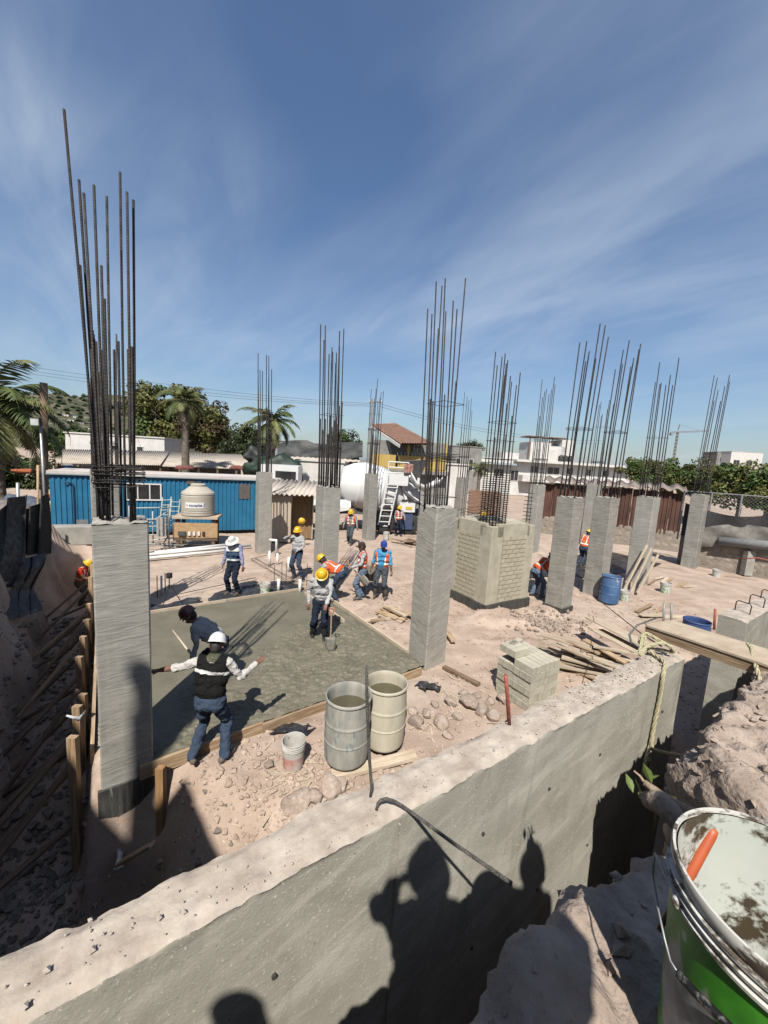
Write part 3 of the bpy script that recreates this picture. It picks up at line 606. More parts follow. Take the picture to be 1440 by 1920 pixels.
        t0 = wr+d*.03+ax*(-1 if s < 0 else 1)*.030*(1 if ax.y >= 0 else -1); t1 = t0+(d*.7+ax*(-1 if s < 0 else 1)*.7*(1 if ax.y >= 0 else -1)-pn*.2).normalized()*.04
        cp(t0, .014, t1, .0115, hr_); cp(t1, .0115, t1+(d-pn*.4).normalized()*.03, .0095, hr_)
    if extra: extra(cp, T)
    mb = MB()
    for p0, r0, p1, r1, rg_, to in caps:
        d = p1-p0; L = d.length; seg = 12 if max(r0, r1) > .03 else 8
        d = d.normalized() if L > 1e-5 else Vector((0, 0, 1)); pr = []
        for a in range(0, 5): an_ = math.pi/2*a/4; pr.append((max(r0*math.sin(an_), 1e-4), -r0*math.cos(an_)))
        for a in range(0, 5): an_ = math.pi/2*a/4; pr.append((max(r1*math.cos(an_), 1e-4), L+r1*math.sin(an_)))
        mb.lathe(pr, seg, 0, Matrix.Translation(p0) @ d.to_track_quat('Z', 'Y').to_matrix().to_4x4())
    tm = mb.mesh('tmp', m_skin); tmp = link('tmp', tm)
    rm = tmp.modifiers.new('r', 'REMESH'); rm.mode = 'VOXEL'; rm.voxel_size = vox; rm.use_smooth_shade = True
    sm = tmp.modifiers.new('s', 'SMOOTH'); sm.factor = .5; sm.iterations = 4 if vox > .01 else 5
    dg = bpy.context.evaluated_depsgraph_get(); me = bpy.data.meshes.new_from_object(tmp.evaluated_get(dg)); bpy.data.objects.remove(tmp); bpy.data.meshes.remove(tm)
    me.name = 'body'; me.materials.clear()
    regs = ['skin', 'shirt', 'pants', 'boot', 'glove', 'hair']
    for m in (m_skin, shirt, pants, boots or m_boot, m_glove, m_hair): me.materials.append(m)
    nf = len(me.polygons); ctr = np.empty(nf*3); me.polygons.foreach_get('center', ctr); ctr = ctr.reshape(-1, 3)
    nor = np.empty(nf*3); me.polygons.foreach_get('normal', nor); nor = nor.reshape(-1, 3)
    best = np.full(nf, 1e9); reg = np.zeros(nf, int); tor = np.zeros(nf, int)
    for p0, r0, p1, r1, rg_, to in caps:
        a = np.array(p0); d = np.array(p1-p0); L2 = max(d @ d, 1e-9); tt = np.clip(((ctr-a) @ d)/L2, 0, 1)
        ds = np.linalg.norm(ctr-a-tt[:, None]*d, axis=1)-(r0+(r1-r0)*tt); b = ds < best
        best[b] = ds[b]; reg[b] = regs.index(rg_); tor[b] = to
    me.polygons.foreach_set('material_index', reg.tolist()); me.polygons.foreach_set('use_smooth', [True]*nf)
    # cloth folds
    nv = len(me.vertices); co = np.empty(nv*3); me.vertices.foreach_get('co', co); co = co.reshape(-1, 3); vno = np.empty(nv*3); me.vertices.foreach_get('normal', vno); vno = vno.reshape(-1, 3)
    lv = np.zeros(nv); 
    li = np.empty(len(me.loops), int); me.loops.foreach_get('vertex_index', li); ls = np.empty(nf, int); me.polygons.foreach_get('loop_total', ls); lv[li] = np.repeat(np.isin(reg, (1, 2)), ls)
    fold = .016*fbm(co[:, 0]*9+loc[0], co[:, 1]*9, co[:, 2]*13, 3)+.009*fbm(co[:, 0]*22, co[:, 1]*22+loc[1], co[:, 2]*26, 2)
    nco = co+vno*(lv*fold)[:, None]; me.vertices.foreach_set('co', nco.ravel()); me.update()
    bo = link('body', me, root); bo.scale = (k, k, k)
    def shell(nm, mask, off, mats, mfun):
        fi = np.nonzero(mask)[0]; vmap = {}; vv = []; ff = []; mi = []
        for f in fi:
            pv = me.polygons[f].vertices; q = []
            for i in pv:
                if i not in vmap: vmap[i] = len(vv); vv.append(tuple(nco[i]+vno[i]*off))
                q.append(vmap[i])
            ff.append(tuple(q)); mi.append(mfun(f))
        b = MB(); b.v = vv; b.f = ff; b.m = mi
        if vv: o = b.build(nm, mats, root, smooth=3); o.scale = (k, k, k)
    lt = (ctr-np.array(hip)) @ np.array(Rt)          # torso coordinates
    if vest:
        ok = (tor == 1) & (lt[:, 2] > .03)
        if vopen: ok &= ~((np.abs(lt[:, 0]) < vopen+np.maximum(lt[:, 2]-.25, 0)*.25) & (lt[:, 1] > 0))
        ok &= ~((np.hypot(lt[:, 0], lt[:, 1]+.01) < .085) & (lt[:, 2] > .44))
        if stripe == 'x': mf = lambda f: 1 if ((.12 < lt[f, 2] < .165) or (abs(abs(lt[f, 0])-.105) < .022 and lt[f, 2] > .165)) else 0
        elif stripe == 'chest': mf = lambda f: 1 if .345 < lt[f, 2]+.12*lt[f, 0] < .385 else 0
        elif stripe == 'yoke': mf = lambda f: 1 if (lt[f, 2] > .36 or .10 < lt[f, 2] < .135) else 0
        shell('vest', ok, .014, [vest, m_reflect], mf)
    if scarf: 
        dd = np.linalg.norm(ctr-np.array(nb+Rt @ Vector((0, 0, .02))), axis=1); shell('scarf', (dd < .092) & (lt[:, 2] > .49), .018, [scarf], lambda f: 0)
    Mh = Matrix.Translation(hd*k) @ Rh.to_4x4() @ Matrix.Scale(k, 4)
    if hat == 'helmet':
        mb = MB(); pr = [(.150, -.004), (.128, .004), (.122, .03), (.112, .075), (.085, .115), (.045, .138), (.001, .145)]
        mb.lathe(pr, 28, 0, Matrix.Diagonal((.92, 1.1, 1, 1)))
        for x in (-.03, 0, .03): mb.tube([(x, -.11, .075), (x, -.07, .125-abs(x)*.2), (x, 0, .147-abs(x)*.2), (x, .07, .125-abs(x)*.2), (x, .11, .075)], .009, 6)
        o = mb.build('helmet', hatm, root, smooth=R(50)); o.matrix_local = Mh @ Matrix.Translation((0, -.005, .045)) @ Matrix.Rotation(R(-6), 4, 'X')
    elif hat == 'cap':
        mb = MB(); mb.lathe([(.098, -.01), (.10, .03), (.088, .075), (.05, .105), (.001, .112)], 20, 0, Matrix.Diagonal((.95, 1.08, 1, 1)))
        a = [(.085*math.sin(q), .085*math.cos(q)) for q in np.linspace(-1.2, 1.2, 9)]; b = [(.092*math.sin(q), .09+.1*math.cos(q)) for q in np.linspace(-1.25, 1.25, 9)]
        mb.add([(x, y, .004) for x, y in a]+[(x, y, -.008) for x, y in b], [(i, i+1, 10+i, 9+i) for i in range(8)])
        o = mb.build('cap', hatm, root, smooth=3); o.matrix_local = Mh @ Matrix.Translation((0, -.003, .04))
    elif hat == 'brim':
        mb = MB(); mb.lathe([(.185, -.02), (.15, .0), (.105, .012), (.10, .06), (.08, .105), (.04, .12), (.001, .122)], 26, 0, Matrix.Diagonal((.95, 1.05, 1, 1)))
        o = mb.build('hat', hatm, root, smooth=3); o.matrix_local = Mh @ Matrix.Translation((0, -.003, .04))
    if face_on:
        for s in (-1, 1): 
            o = MB().ell((0, 0, 0), (.014, .008, .008), 8, 6).build('eye', m_eye, root, smooth=3); o.matrix_local = Mh @ Matrix.Translation((s*.033, .096, .012))
    return root
def GP(px, py, z=0): p = G(px, py, z); return p
# man in black vest bracing himself on the near column
PI = math.pi
g = G(395, 1418, -.03); facing = R(2)
w1 = rigid('person', 'worker in white helmet and black vest seen from behind, hand on the nearest column', (g.x, g.y, -.03), facing, '', m_denim, m_whitesh, hipz=.83, feet=((-.19, -.10), (.20, -.06)), foottoe=((-.5, 1), (.4, 1)), lean=.24, hl=Vector((-.74, .13, 1.12)), hr=Vector((.47, .36, 1.13)), arm=('flat', 'flat'), sleeve=('rolled', True), hat='helmet', hatm=m_hw, vest=m_blackv, vopen=0, vox=.009, H=1.72, scarf=m_camo, stripe='chest', elb=((-.3, -.2, -1), (.3, -.2, -1)), head=(.25, 0), twist=.05)
# man with maroon helmet pulling the screed
g = G(398, 1288)
w2 = rigid('person', 'worker in maroon helmet and grey shirt stooping over the wet slab', (g.x, g.y, 0), R(100), 'boots', m_dkdenim, m_slate, hipz=.82, feet=((-.17, -.12), (.17, .12)), lean=.85, hl=Vector((-.20, .27, .62)), hr=Vector((.36, .05, .72)), sleeve=True, hat='helmet', hatm=m_hm, vox=.011, H=1.72, head=(-.30, .15), hipoff=(0, -.12), boots=M('rubber_boot', (.015, .015, .015), (.05, .05, .045), sc=8, rough=.5), gloves=(1, 0))
# shoveller
g = G(600, 1196); SH = (g.x, g.y)
w3 = rigid('person', 'worker in yellow helmet and light grey shirt leaning on a shovel in the wet concrete', (g.x, g.y, 0), R(185), 'boots', m_dkdenim, m_greysh, hipz=.88, feet=((-.10, .06), (.17, -.06)), lean=.12, hl=Vector((-.14, .40, .96)), hr=Vector((.27, .10, .86)), sleeve=True, hat='helmet', hatm=m_hy, vox=.011, H=1.72, head=(.45, 0), boots=M('rubber_boot'), elb=((-1, -.3, -.3), (.6, -1, -.2)))
g = G(628, 1125)
w4 = rigid('person', 'worker in yellow helmet bending down, half hidden behind the shoveller', (g.x, g.y, 0), R(75), 'boots', m_denim, m_greysh, hipz=.82, feet=((-.15, -.1), (.15, .12)), lean=1.15, hl=Vector((-.2, .55, .35)), hr=Vector((.28, .45, .35)), sleeve=True, hat='helmet', hatm=m_hy, vox=.013, H=1.72, head=(-.4, 0), vest=m_orange, hipoff=(0, -.15))
g = G(438, 1113)
w5 = rigid('person', 'worker in white sun hat and navy vest standing on black plastic sheeting', (g.x, g.y, 0), R(168), '', m_dkdenim, m_lav, hipz=.89, feet=((-.15, .0), (.14, .02)), hl=Vector((-.31, .05, .82)), hr=Vector((.31, .05, .82)), hat='brim', hatm=m_whitehat, vest=m_navyv, vopen=0, stripe='yoke', vox=.012, H=1.76, head=(.5, .1))
g = G(556, 1082)
w6 = rigid('person', 'worker in yellow helmet and plain grey shirt with one hand raised to his face', (g.x, g.y, 0), R(160), '', m_denim, m_greysh, hipz=.88, feet=((-.24, .04), (.10, .0)), hl=Vector((-.10, .17, .93)), hr=Vector((.16, .2, 1.42)), hat='helmet', hatm=m_hy, vox=.012, H=1.74, head=(.1, .2), elb=((-1, -.3, -.3), (1, .1, -.5)))
g = G(676, 1122)
w7 = rigid('person', 'worker in dark cap and orange vest holding a shovel beside the wheelbarrow', (g.x, g.y, 0), R(100), '', m_ltdenim, m_greysh, hipz=.89, feet=((-.10, .05), (.10, -.06)), hl=Vector((-.2, .30, 1.0)), hr=Vector((.16, .28, .84)), hat='cap', hatm=m_cap, vest=m_orange, vox=.012, H=1.72, head=(.1, .1), gloves=(1, 1))
g = G(713, 1120)
w8 = rigid('person', 'worker in bright blue cap, blue shirt and orange vest', (g.x, g.y, 0), R(165), 'boots', m_greyj, m_bluesh, hipz=.89, feet=((-.17, .0), (.15, .02)), hl=Vector((-.30, .05, .80)), hr=Vector((.31, .03, .84)), hat='cap', hatm=m_capb, vest=m_orange, vopen=.09, vox=.012, H=1.76, head=(.15, .45), sleeve='rolled', gloves=(1, 0))
g = G(656, 1020)
w9 = rigid('person', 'worker in yellow helmet and orange vest walking before the mixer truck', (g.x, g.y, 0), R(172), '', m_greyj, m_midgrey, hipz=.88, feet=((-.10, .22), (.10, -.18)), hl=Vector((-.34, .12, .86)), hr=Vector((.34, .06, .86)), hat='helmet', hatm=m_hy, vest=m_orange, vopen=.06, vox=.016, H=1.74, head=(.35, 0))
g = G(746, 1004)
w10 = rigid('person', 'worker in yellow helmet and orange vest behind the truck, gripping a pole', (g.x, g.y, 0), R(190), '', m_dkdenim, m_midgrey, hipz=.88, feet=((-.16, .05), (.13, -.05)), hl=Vector((-.26, .32, 1.02)), hr=Vector((.22, .22, .9)), hat='helmet', hatm=m_hy, vest=m_orange, vopen=.03, vox=.016, H=1.72, head=(.2, -.3), twist=.2)
p = A(150, 1104, 13.2)
w11 = rigid('person', 'worker in red shirt, orange vest and yellow helmet down in the trench', (p.x, p.y, gz(p.x, p.y)), R(-80), '', M('camouflage_trousers', (.05, .045, .03), (.16, .13, .09), sc=14, rough=.9), m_red, hipz=.87, feet=((-.15, -.06), (.14, .06)), lean=.3, hl=Vector((-.12, .42, 1.02)), hr=Vector((.14, .45, 1.0)), hat='helmet', hatm=m_hy, vest=m_orange, vopen=.03, vox=.014, H=1.74, head=(.3, 0), sleeve=False)
g = G(1006, 1118)
w12 = rigid('person', 'stooping worker with orange straps between the block pier and the next column', (g.x, g.y, 0), R(-75), '', m_ltdenim, m_midgrey, hipz=.86, feet=((-.13, -.08), (.13, .08)), lean=.85, hl=Vector((-.2, .55, .62)), hr=Vector((.2, .52, .55)), hat='helmet', hatm=m_hy, vest=m_orange, vopen=.1, vox=.013, H=1.72, head=(-.1, 0), hipoff=(0, -.1), sleeve='rolled')
g = G(1092, 1062)
w13 = rigid('person', 'worker almost hidden behind two columns, one arm and orange vest showing', (g.x-.05, g.y, 0), R(-60), '', m_denim, m_greysh, hipz=.86, feet=((-.13, -.08), (.13, .08)), lean=.35, hl=Vector((-.2, .45, .8)), hr=Vector((.2, .45, .8)), hat='helmet', hatm=m_hy, vest=m_orange, vopen=.1, vox=.016, H=1.70)
p = A(93, 985, 17.2)
w14 = rigid('person', 'worker in orange helmet standing by the left end of the blue office', (p.x, p.y, .0), R(180), '', m_greyj, m_midgrey, hipz=.88, hat='helmet', hatm=m_ho, vest=M('yellow_vest', (.6, .5, .03), (.7, .6, .05)), vox=.018, H=1.72)
p = A(905, 1010, 14.6)
w15 = rigid('person', 'worker crouching behind the block pier, only the yellow helmet showing', (p.x, p.y, .75), R(150), '', m_denim, m_greysh, hipz=.87, hat='helmet', hatm=m_hy, vox=.018, H=1.72, lean=.3)
plat = MB().box((p.x, p.y, .37), (1.1, .6, .74)).build('work_platform', m_wood); tag(plat, 'low wooden work platform hidden behind the block pier', 'platform')
# onlookers on the bank: the photographer and two others beside him, their shadows fall on the wall
def bystander(w, n, face, label, **kw):
    q = WP(w, n, 0); return rigid('person', label, (q.x, q.y, 2.98), face, '', m_denim, m_midgrey, vox=.013, group='onlookers on the earth bank', **kw)
qp = WP(-.02, -.30, 0)
bystander(-.02, -.30, R(6), 'photographer standing on the earth bank with both hands raised', H=1.60, hl=Vector((-.17, .12, 1.40)), hr=Vector((.02, .12, 1.36)), hipz=.88, elb=((-.35, .1, -1), (.35, .1, -1)), hat='helmet', hatm=m_hw)
bystander(.66, -.66, R(0), 'onlooker in white helmet standing behind the big paint pail', H=1.62, hat='helmet', hatm=m_hw)
bystander(-1.12, -.45, R(0), 'onlooker standing on the bank left of the photographer', H=1.68, hat='cap', hatm=m_cap)
# ------------------------------------------------------------------ formwork round the slab
def form(p0, p1, label, w=.045, h=.16, mat=m_wood, up=(0, 0, 1)): return board('form_board', p0, p1, w, h, mat, None, up, label, 'board')
form(UV(.05, -.03, -.06), UV(1.62, -.03, -.05), 'near form board of the slab, beside the nearest column, under the white helmet', h=.19)
form(UV(1.60, -.05, -.05), UV(3.0, -.04, -.05), 'near form board of the slab, ending behind the grey drum', h=.17)
form(UV(3.0, -.07, -.05), UV(4.75, -.05, -.04), 'near form board of the slab, from the drums to the pale column', h=.17)
form(UV(-.1, 5.36, -.0), UV(2.4, 5.36, -.0), 'thin pale far form board of the slab, left half', h=.10, mat=m_pale_wood)
form(UV(2.42, 5.37, .0), UV(4.85, 5.36, .0), 'thin pale far form board of the slab, below the white-hatted man', h=.10, mat=m_pale_wood)
form(UV(4.96, .65, -.02), UV(4.98, 4.6, -.0), 'pale right-hand form board of the slab running past the lumber', h=.13, mat=m_pale_wood)
form(UV(-.44, .6, -.06), UV(-.44, 3.0, -.06), 'left form board of the slab held by stakes, nearer half', h=.22)
form(UV(-.44, 3.02, -.06), UV(-.45, 5.6, -.06), 'left form board of the slab held by stakes, farther half', h=.22)
form(UV(5.25, -.10, -.05)+Vector((.05, 0, 0)), UV(5.25, -.1, -.05)+Vector((.62, -.62, .03)), 'dark board lying on the soil at the foot of the pale column', w=.10, h=.05, mat=m_dark_wood)
rg = random.Random(11)
for i, v in enumerate((.45, 1.25, 2.1, 3.1, 4.1, 5.2, 6.4, 7.8, 9.2)):
    zt = .12 if i < 6 else .1; u = -.62+rg.uniform(-.03, .03)
    board('formwork_stake', UV(u, v, -1.5), UV(u+rg.uniform(-.03, .03), v, zt+rg.uniform(-.1, .3)), .11, .07, m_wood, None, (0, 1, 0), 'upright timber stake in the trench row, %s from the nearest column' % ('first second third fourth fifth sixth seventh eighth ninth'.split()[i]), 'stake', 'formwork stakes')
    board('raking_brace', UV(u-.05, v+.08, -.05+rg.uniform(-.15, .15)), UV(-1.62+rg.uniform(-.12, .12), v-.35+rg.uniform(-.25, .15), -1.0), .075, .04, m_dark_wood if i < 4 else m_wood, None, (0, 0, 1), 'slanting timber brace from the %s stake of the trench row' % ('first second third fourth fifth sixth seventh eighth ninth'.split()[i]), 'brace', 'raking braces')
    if i < 7: board('raking_brace', UV(u-.05, v+.45, -.35), UV(-1.7, v+.1, -1.2), .08, .04, m_dark_wood, None, (0, 0, 1), 'added lower brace, darkening the trench, just behind the %s stake of the trench row' % ('first second third fourth fifth sixth seventh eighth ninth'.split()[i]), 'brace', 'raking braces')  # extra braces, added to block sky light from the trench
    if i % 2 == 0: board('strut', UV(u-.05, v+.02, -.85), UV(-1.6, v-.3+rg.uniform(-.1, .2), -1.15), .07, .045, m_dark_wood, None, (0, 0, 1), 'low timber strut at the foot of the %s stake in the trench' % ('first second third fourth fifth sixth seventh eighth ninth'.split()[i]), 'strut', 'low struts')
board('timber_post', UV(.27, -.16, -1.25), UV(.27, -.14, .0), .10, .085, M('orange_wood', (.26, .14, .06), (.42, .26, .12), sc=5, rough=.85, stretch=(.5, 7, 7)), None, (0, 1, 0), 'brown timber post propping the form board right of the nearest column base', 'post')
board('plank', UV(-.2, -.35, -.9), UV(.12, -.75, -.45), .09, .03, m_wood, None, (0, 0, 1), 'short splintered plank lying below the nearest column', 'plank')
board('plank', G(150, 1330, -.2), G(150, 1500, -.9), .14, .03, m_wood, None, (0, 0, 1), 'loose plank leaning in the trench beside the first stake', 'plank')
# ------------------------------------------------------------------ drums and pails
def shell_lathe(outer, inner, seg, mat_o, name, parent, bsm=R(40)):
    return MB().lathe(outer+inner, seg).build(name, mat_o, parent, smooth=bsm)
def drum(name, label, loc, body, h=.88, r=.285, water=None, tilt=(0, 0), rz=0, seg=40, inner=None):
    t = thing(name, label, 'drum', loc, rz); t.rotation_euler = (tilt[0], tilt[1], rz)
    def rr(z): 
        k = z/h; return r*(.93+.07*math.sin(math.pi*min(max(k, .02), .98))**.55)
    outer = [(.001, .0), (r*.86, .0), (r*.92, .02)]+[(rr(z)+(.008 if abs(z/h-.36) < .012 or abs(z/h-.64) < .012 else 0), z) for z in np.linspace(.04, h-.06, 60)]
    outer += [(r*.955, h-.045), (r*1.0, h-.035), (r*1.015, h-.02), (r*1.0, h), (r*.965, h+.002), (r*.945, h-.012)]
    inn = [(rr(z)-.012, z) for z in np.linspace(h-.06, .03, 12)]+[(.001, .03)]
    shell_lathe(outer, inn, seg, body, 'barrel_body', t)
    MB().lathe([(r*1.0, h-.035), (r*1.022, h-.028), (r*1.022, h-.006), (r*1.0, h+.003)], seg).build('rim', inner or body, t, smooth=R(40))
    if water is not None: MB().lathe([(.001, water), (rr(water)-.013, water)], seg).build('water', M('murky_water', (.085, .075, .045), (.11, .10, .06), sc=3, rough=.06, spec=.5), t)
    return t
m_drumg = M('stained_grey_plastic', (.30, .30, .27), (.46, .45, .40), sc=3.5, rough=.6, stretch=(2, 2, .7), spots=(.20, .25, .28), spsc=3.0, splo=.55, bump=.15, bsc=12, det=9)
m_drumc = M('cream_plastic', (.50, .46, .36), (.62, .58, .47), sc=3, rough=.55, stretch=(2, 2, .6), spots=(.36, .32, .25), spsc=6, splo=.64)
m_drumb = M('blue_plastic', (.045, .11, .25), (.10, .19, .36), sc=3, rough=.5, spots=(.45, .44, .42), spsc=5, splo=.59, stretch=(1, 1, .8))
g1, g2 = G(648, 1425), G(718, 1392)
drum('plastic_drum', 'open grey drum of murky water with blue stains, nearest of the pair', (g1.x, g1.y, .06), m_drumg, water=.70, h=.9, r=.30, rz=1)
drum('plastic_drum', 'open cream drum of murky water behind the grey one', (g2.x, g2.y, .04), m_drumc, water=.71, h=.9, r=.30, rz=2)
board('plank', (g1-Vector((.15, .27, 0)))+Vector((0, 0, .0)), (g2+Vector((.45, -.20, .0))), .16, .05, m_pale_wood, None, (0, 0, 1), 'short plank under the two water drums', 'plank')
g = G(1140, 1128); drum('plastic_drum', 'blue drum with white cement stains standing before the columns', (g.x, g.y, -.03), m_drumb, h=.88, r=.29, rz=1.3, tilt=(R(2), R(3)))
g = A(1306, 1172, 9.7); drum('plastic_drum', 'cut-down blue drum half sunk in soil behind the walkway', (g.x, g.y, gz(g.x, g.y)-.12), M('bright_blue_plastic', (.035, .075, .21), (.07, .12, .28), sc=3, rough=.5, spots=(.3, .3, .32), spsc=5, splo=.66), h=.52, r=.30, water=.3)
def pail(label, loc, h=.36, r=.148, scheme='white', tilt=(0, 0), rz=0, handle=True):
    t = thing('pail', label, 'pail', loc); t.rotation_euler = (*tilt, rz)
    mm = M('dirty_white_plastic', (.50, .48, .44), (.70, .69, .65), sc=6, rough=.5, spots=(.30, .22, .17), spsc=7, splo=.6)
    q = lambda z: r*(.86+.14*z/h)
    o = [(.001, 0), (r*.85, 0)]+[(q(z), z) for z in np.linspace(.01, h*.72, 6)]
    for zc in (.75, .82, .90): o += [(q(h*zc), h*zc-.006), (q(h*zc)+.008, h*zc-.004), (q(h*zc)+.008, h*zc+.006), (q(h*zc), h*zc+.008)]
    o += [(r*1.03, h-.01), (r*1.03, h), (r*.985, h)]
    MB().lathe(o+[(q(z)-.004, z) for z in np.linspace(h-.01, .02, 8)]+[(.001, .02)], 32).build('bucket_body', mm, t, smooth=R(40))
    if scheme == 'green':
        MB().lathe([(q(.03)+.0015, .03), (q(h*.66)+.0015, h*.66)], 32).build('label_band', M('green_white_label', (.10, .32, .03), (.62, .64, .58), sc=9, rough=.5, lo=.42, hi=.5), t, smooth=3)
    if scheme == 'red':
        MB().lathe([(q(.02)+.0015, .02), (q(h*.5)+.0015, h*.5)], 32).build('label_band', M('faded_red_label', (.50, .20, .16), (.60, .55, .5), sc=5, rough=.6), t, smooth=3)
    if handle: MB().tube([(math.cos(a)*r*1.06, -abs(math.sin(a))*r*.35-r*.2*abs(math.sin(a)), h*.86-math.sin(a)*r*1.15) for a in np.linspace(0, math.pi, 14)], .0028, 5).build('wire_handle', m_galv, t)
    return t
g = G(550, 1428); pail('small white pail with faded red base beside the grey drum', (g.x, g.y, gz(g.x, g.y)), scheme='red', rz=.3, h=.37, r=.15)
g = G(497, 1112); pail('green and white paint pail on the plastic sheeting by the slab', (g.x, g.y, gz(g.x, g.y)), scheme='green', h=.34, r=.15)
g = G(1247, 1108); pail('green and white paint pail near the leaning battens', (g.x, g.y, gz(g.x, g.y)), scheme='green', h=.38, r=.17)
g = G(1170, 1124); pail('paint pail half hidden behind the blue drum', (g.x, g.y, gz(g.x, g.y)), scheme='green', h=.36, r=.15)
g = G(1343, 1078); pail('small white pail by the rightmost column', (g.x, g.y, gz(g.x, g.y)), h=.33, r=.15, handle=False)
g = G(702, 1013); pail('white pail at the foot of the column before the mixer', (g.x+.6, g.y+.4, 0), h=.40, r=.16)
# big pail close to the viewer
def big_pail():
    c = Vector((.645, .494, 3.035)); h = .365; r = .149
    t = thing('paint_pail', 'large dirty white paint pail with green label, close up on the bank', 'pail', c)
    m_in = M('cement_splashed_white', (.60, .64, .58), (.72, .75, .70), sc=4, rough=.45, spots=(.085, .065, .04), spsc=9, splo=.505, det=10)
    m_rimd = M('grimy_white_rim', (.62, .61, .56), (.74, .73, .69), sc=9, rough=.5, spots=(.10, .08, .06), spsc=11, splo=.50, stretch=(1, 1, 2.5))
    m_lab = bpy.data.materials.new('green_label'); m_lab.use_nodes = True; tt = m_lab.node_tree; b = tt.nodes['Principled BSDF']; b.inputs['Roughness'].default_value = .42
    tc = N(tt, 'ShaderNodeTexCoord'); n = N(tt, 'ShaderNodeTexNoise', i_Scale=5.5, i_Detail=9, i_Distortion=.4); tt.links.new(tc.outputs['Object'], n.inputs[0])
    n2 = N(tt, 'ShaderNodeTexNoise', i_Scale=26, i_Detail=7); tt.links.new(tc.outputs['Object'], n2.inputs[0])
    sp_ = N(tt, 'ShaderNodeSeparateXYZ'); tt.links.new(tc.outputs['Object'], sp_.inputs[0])
    # torn grey patch on the left flank and a red flash to the right, as printed and worn
    at = mth(tt, 'ARCTAN2', sp_.outputs[1], sp_.outputs[0])
    base = ramp(tt, n2.outputs[0], ((.30, (.035, .20, .012)), (.62, (.06, .31, .02))))
    patch = mth(tt, 'ADD', mth(tt, 'ADD', mth(tt, 'ABSOLUTE', mth(tt, 'ADD', mth(tt, 'ABSOLUTE', at), -2.95)), mth(tt, 'MULTIPLY', n.outputs[0], .5)), mth(tt, 'MULTIPLY', mth(tt, 'ABSOLUTE', mth(tt, 'ADD', sp_.outputs[2], -.13)), 2.2))
    col = mix(tt, ramp(tt, patch, ((.54, 1.0), (.59, 0.0))), base, ramp(tt, n2.outputs[0], ((.35, (.26, .25, .23)), (.65, (.50, .49, .46)))))
    red = mth(tt, 'ADD', mth(tt, 'ABSOLUTE', mth(tt, 'ADD', mth(tt, 'ADD', at, 2.02), mth(tt, 'MULTIPLY', sp_.outputs[2], -2.2))), mth(tt, 'MULTIPLY', n.outputs[0], .3))
    col = mix(tt, ramp(tt, red, ((.36, 1.0), (.40, 0.0))), col, (.52, .06, .025))
    col = mix(tt, ramp(tt, n2.outputs[0], ((.66, 0.0), (.72, .8))), col, (.60, .62, .56))
    tt.links.new(col, b.inputs['Base Color'])
    q = lambda z: r*(.87+.13*z/h)
    body = [(.001, 0), (r*.85, 0), (r*.87, .012)]+[(q(z), z) for z in np.linspace(.02, h*.83, 14)]
    MB().lathe(body, 96).build('bucket_body', m_lab, t, smooth=R(40))
    rim = [(q(h*.83), h*.83)]
    for zc, ex in ((.855, .008), (.89, .007), (.925, .006)): rim += [(q(h*zc), h*zc-.006), (q(h*zc)+ex, h*zc-.0055), (q(h*zc)+ex+.001, h*zc+.000), (q(h*zc)+.0015, h*zc+.002)]
    rim += [(r*1.0, h*.94), (r*1.022, h*.955), (r*1.024, h-.004), (r*1.015, h), (r*.99, h), (r*.98, h-.006)]
    o = MB().lathe(rim, 96).build('rim', m_rimd, t, smooth=R(45))
    MB().lathe([(q(z)-.005, z) for z in np.linspace(h-.006, .02, 20)]+[(.001, .02)], 96).build('inner_wall', m_in, t, smooth=3)
    # bail: wire hanging from the left lug round the front to a black grip
    def oncyl(px, py, k):
        d = ray(px, py); o = EYE-c; a_ = d.x*d.x+d.y*d.y; b_ = 2*(o.x*d.x+o.y*d.y); c_ = o.x*o.x+o.y*o.y-k*k; D_ = max(b_*b_-4*a_*c_, 0); return o+d*((-b_-math.sqrt(D_))/(2*a_))
    pts = [Vector((-.150, .030, .312))]+[oncyl(x, y, r*k) for x, y, k in ((1228, 1600, 1.08), (1224, 1640, 1.1), (1233, 1700, 1.1), (1246, 1760, 1.1), (1257, 1802, 1.1), (1276, 1832, 1.1))]
    MB().tube(pts, .0018, 6).build('wire_handle', m_galv, t, smooth=3)
    gp = [oncyl(x, y, r*1.1) for x, y in ((1274, 1829), (1300, 1858), (1330, 1888), (1372, 1930), (1420, 1972))]
    MB().tube(gp, .0062, 10).build('hand_grip', M('worn_black_grip', (.015, .015, .014), (.30, .29, .27), sc=60, rough=.5, lo=.55, hi=.7), t, smooth=R(50))
    MB().ell(pts[0]*.99, (.010, .010, .010), 10, 8).build('handle_lug', m_rimd, t, smooth=3)
    # trowel grip standing in the pail
    k = thing('tool_handle', 'orange tool handle standing inside the big paint pail', 'tool', c)
    h0, h1 = G(1337, 1556, 3.36)-c, G(1296, 1632, 3.29)-c; hd_ = (h1-h0).normalized()
    MB().tube([h0-hd_*.004, h0, h0+hd_*.008, h1, h1+hd_*.03], [.004, .008, .0092, .0092, .008], 14).build('grip', M('orange_paint', (.44, .085, .03), (.55, .13, .05), sc=12, rough=.5, spots=(.3, .12, .06), spsc=30, splo=.62), k, smooth=R(50))
    MB().tube([h1+hd_*.02, h1+hd_*.12], .004, 8).build('shank', m_rust, k)
big_pail()
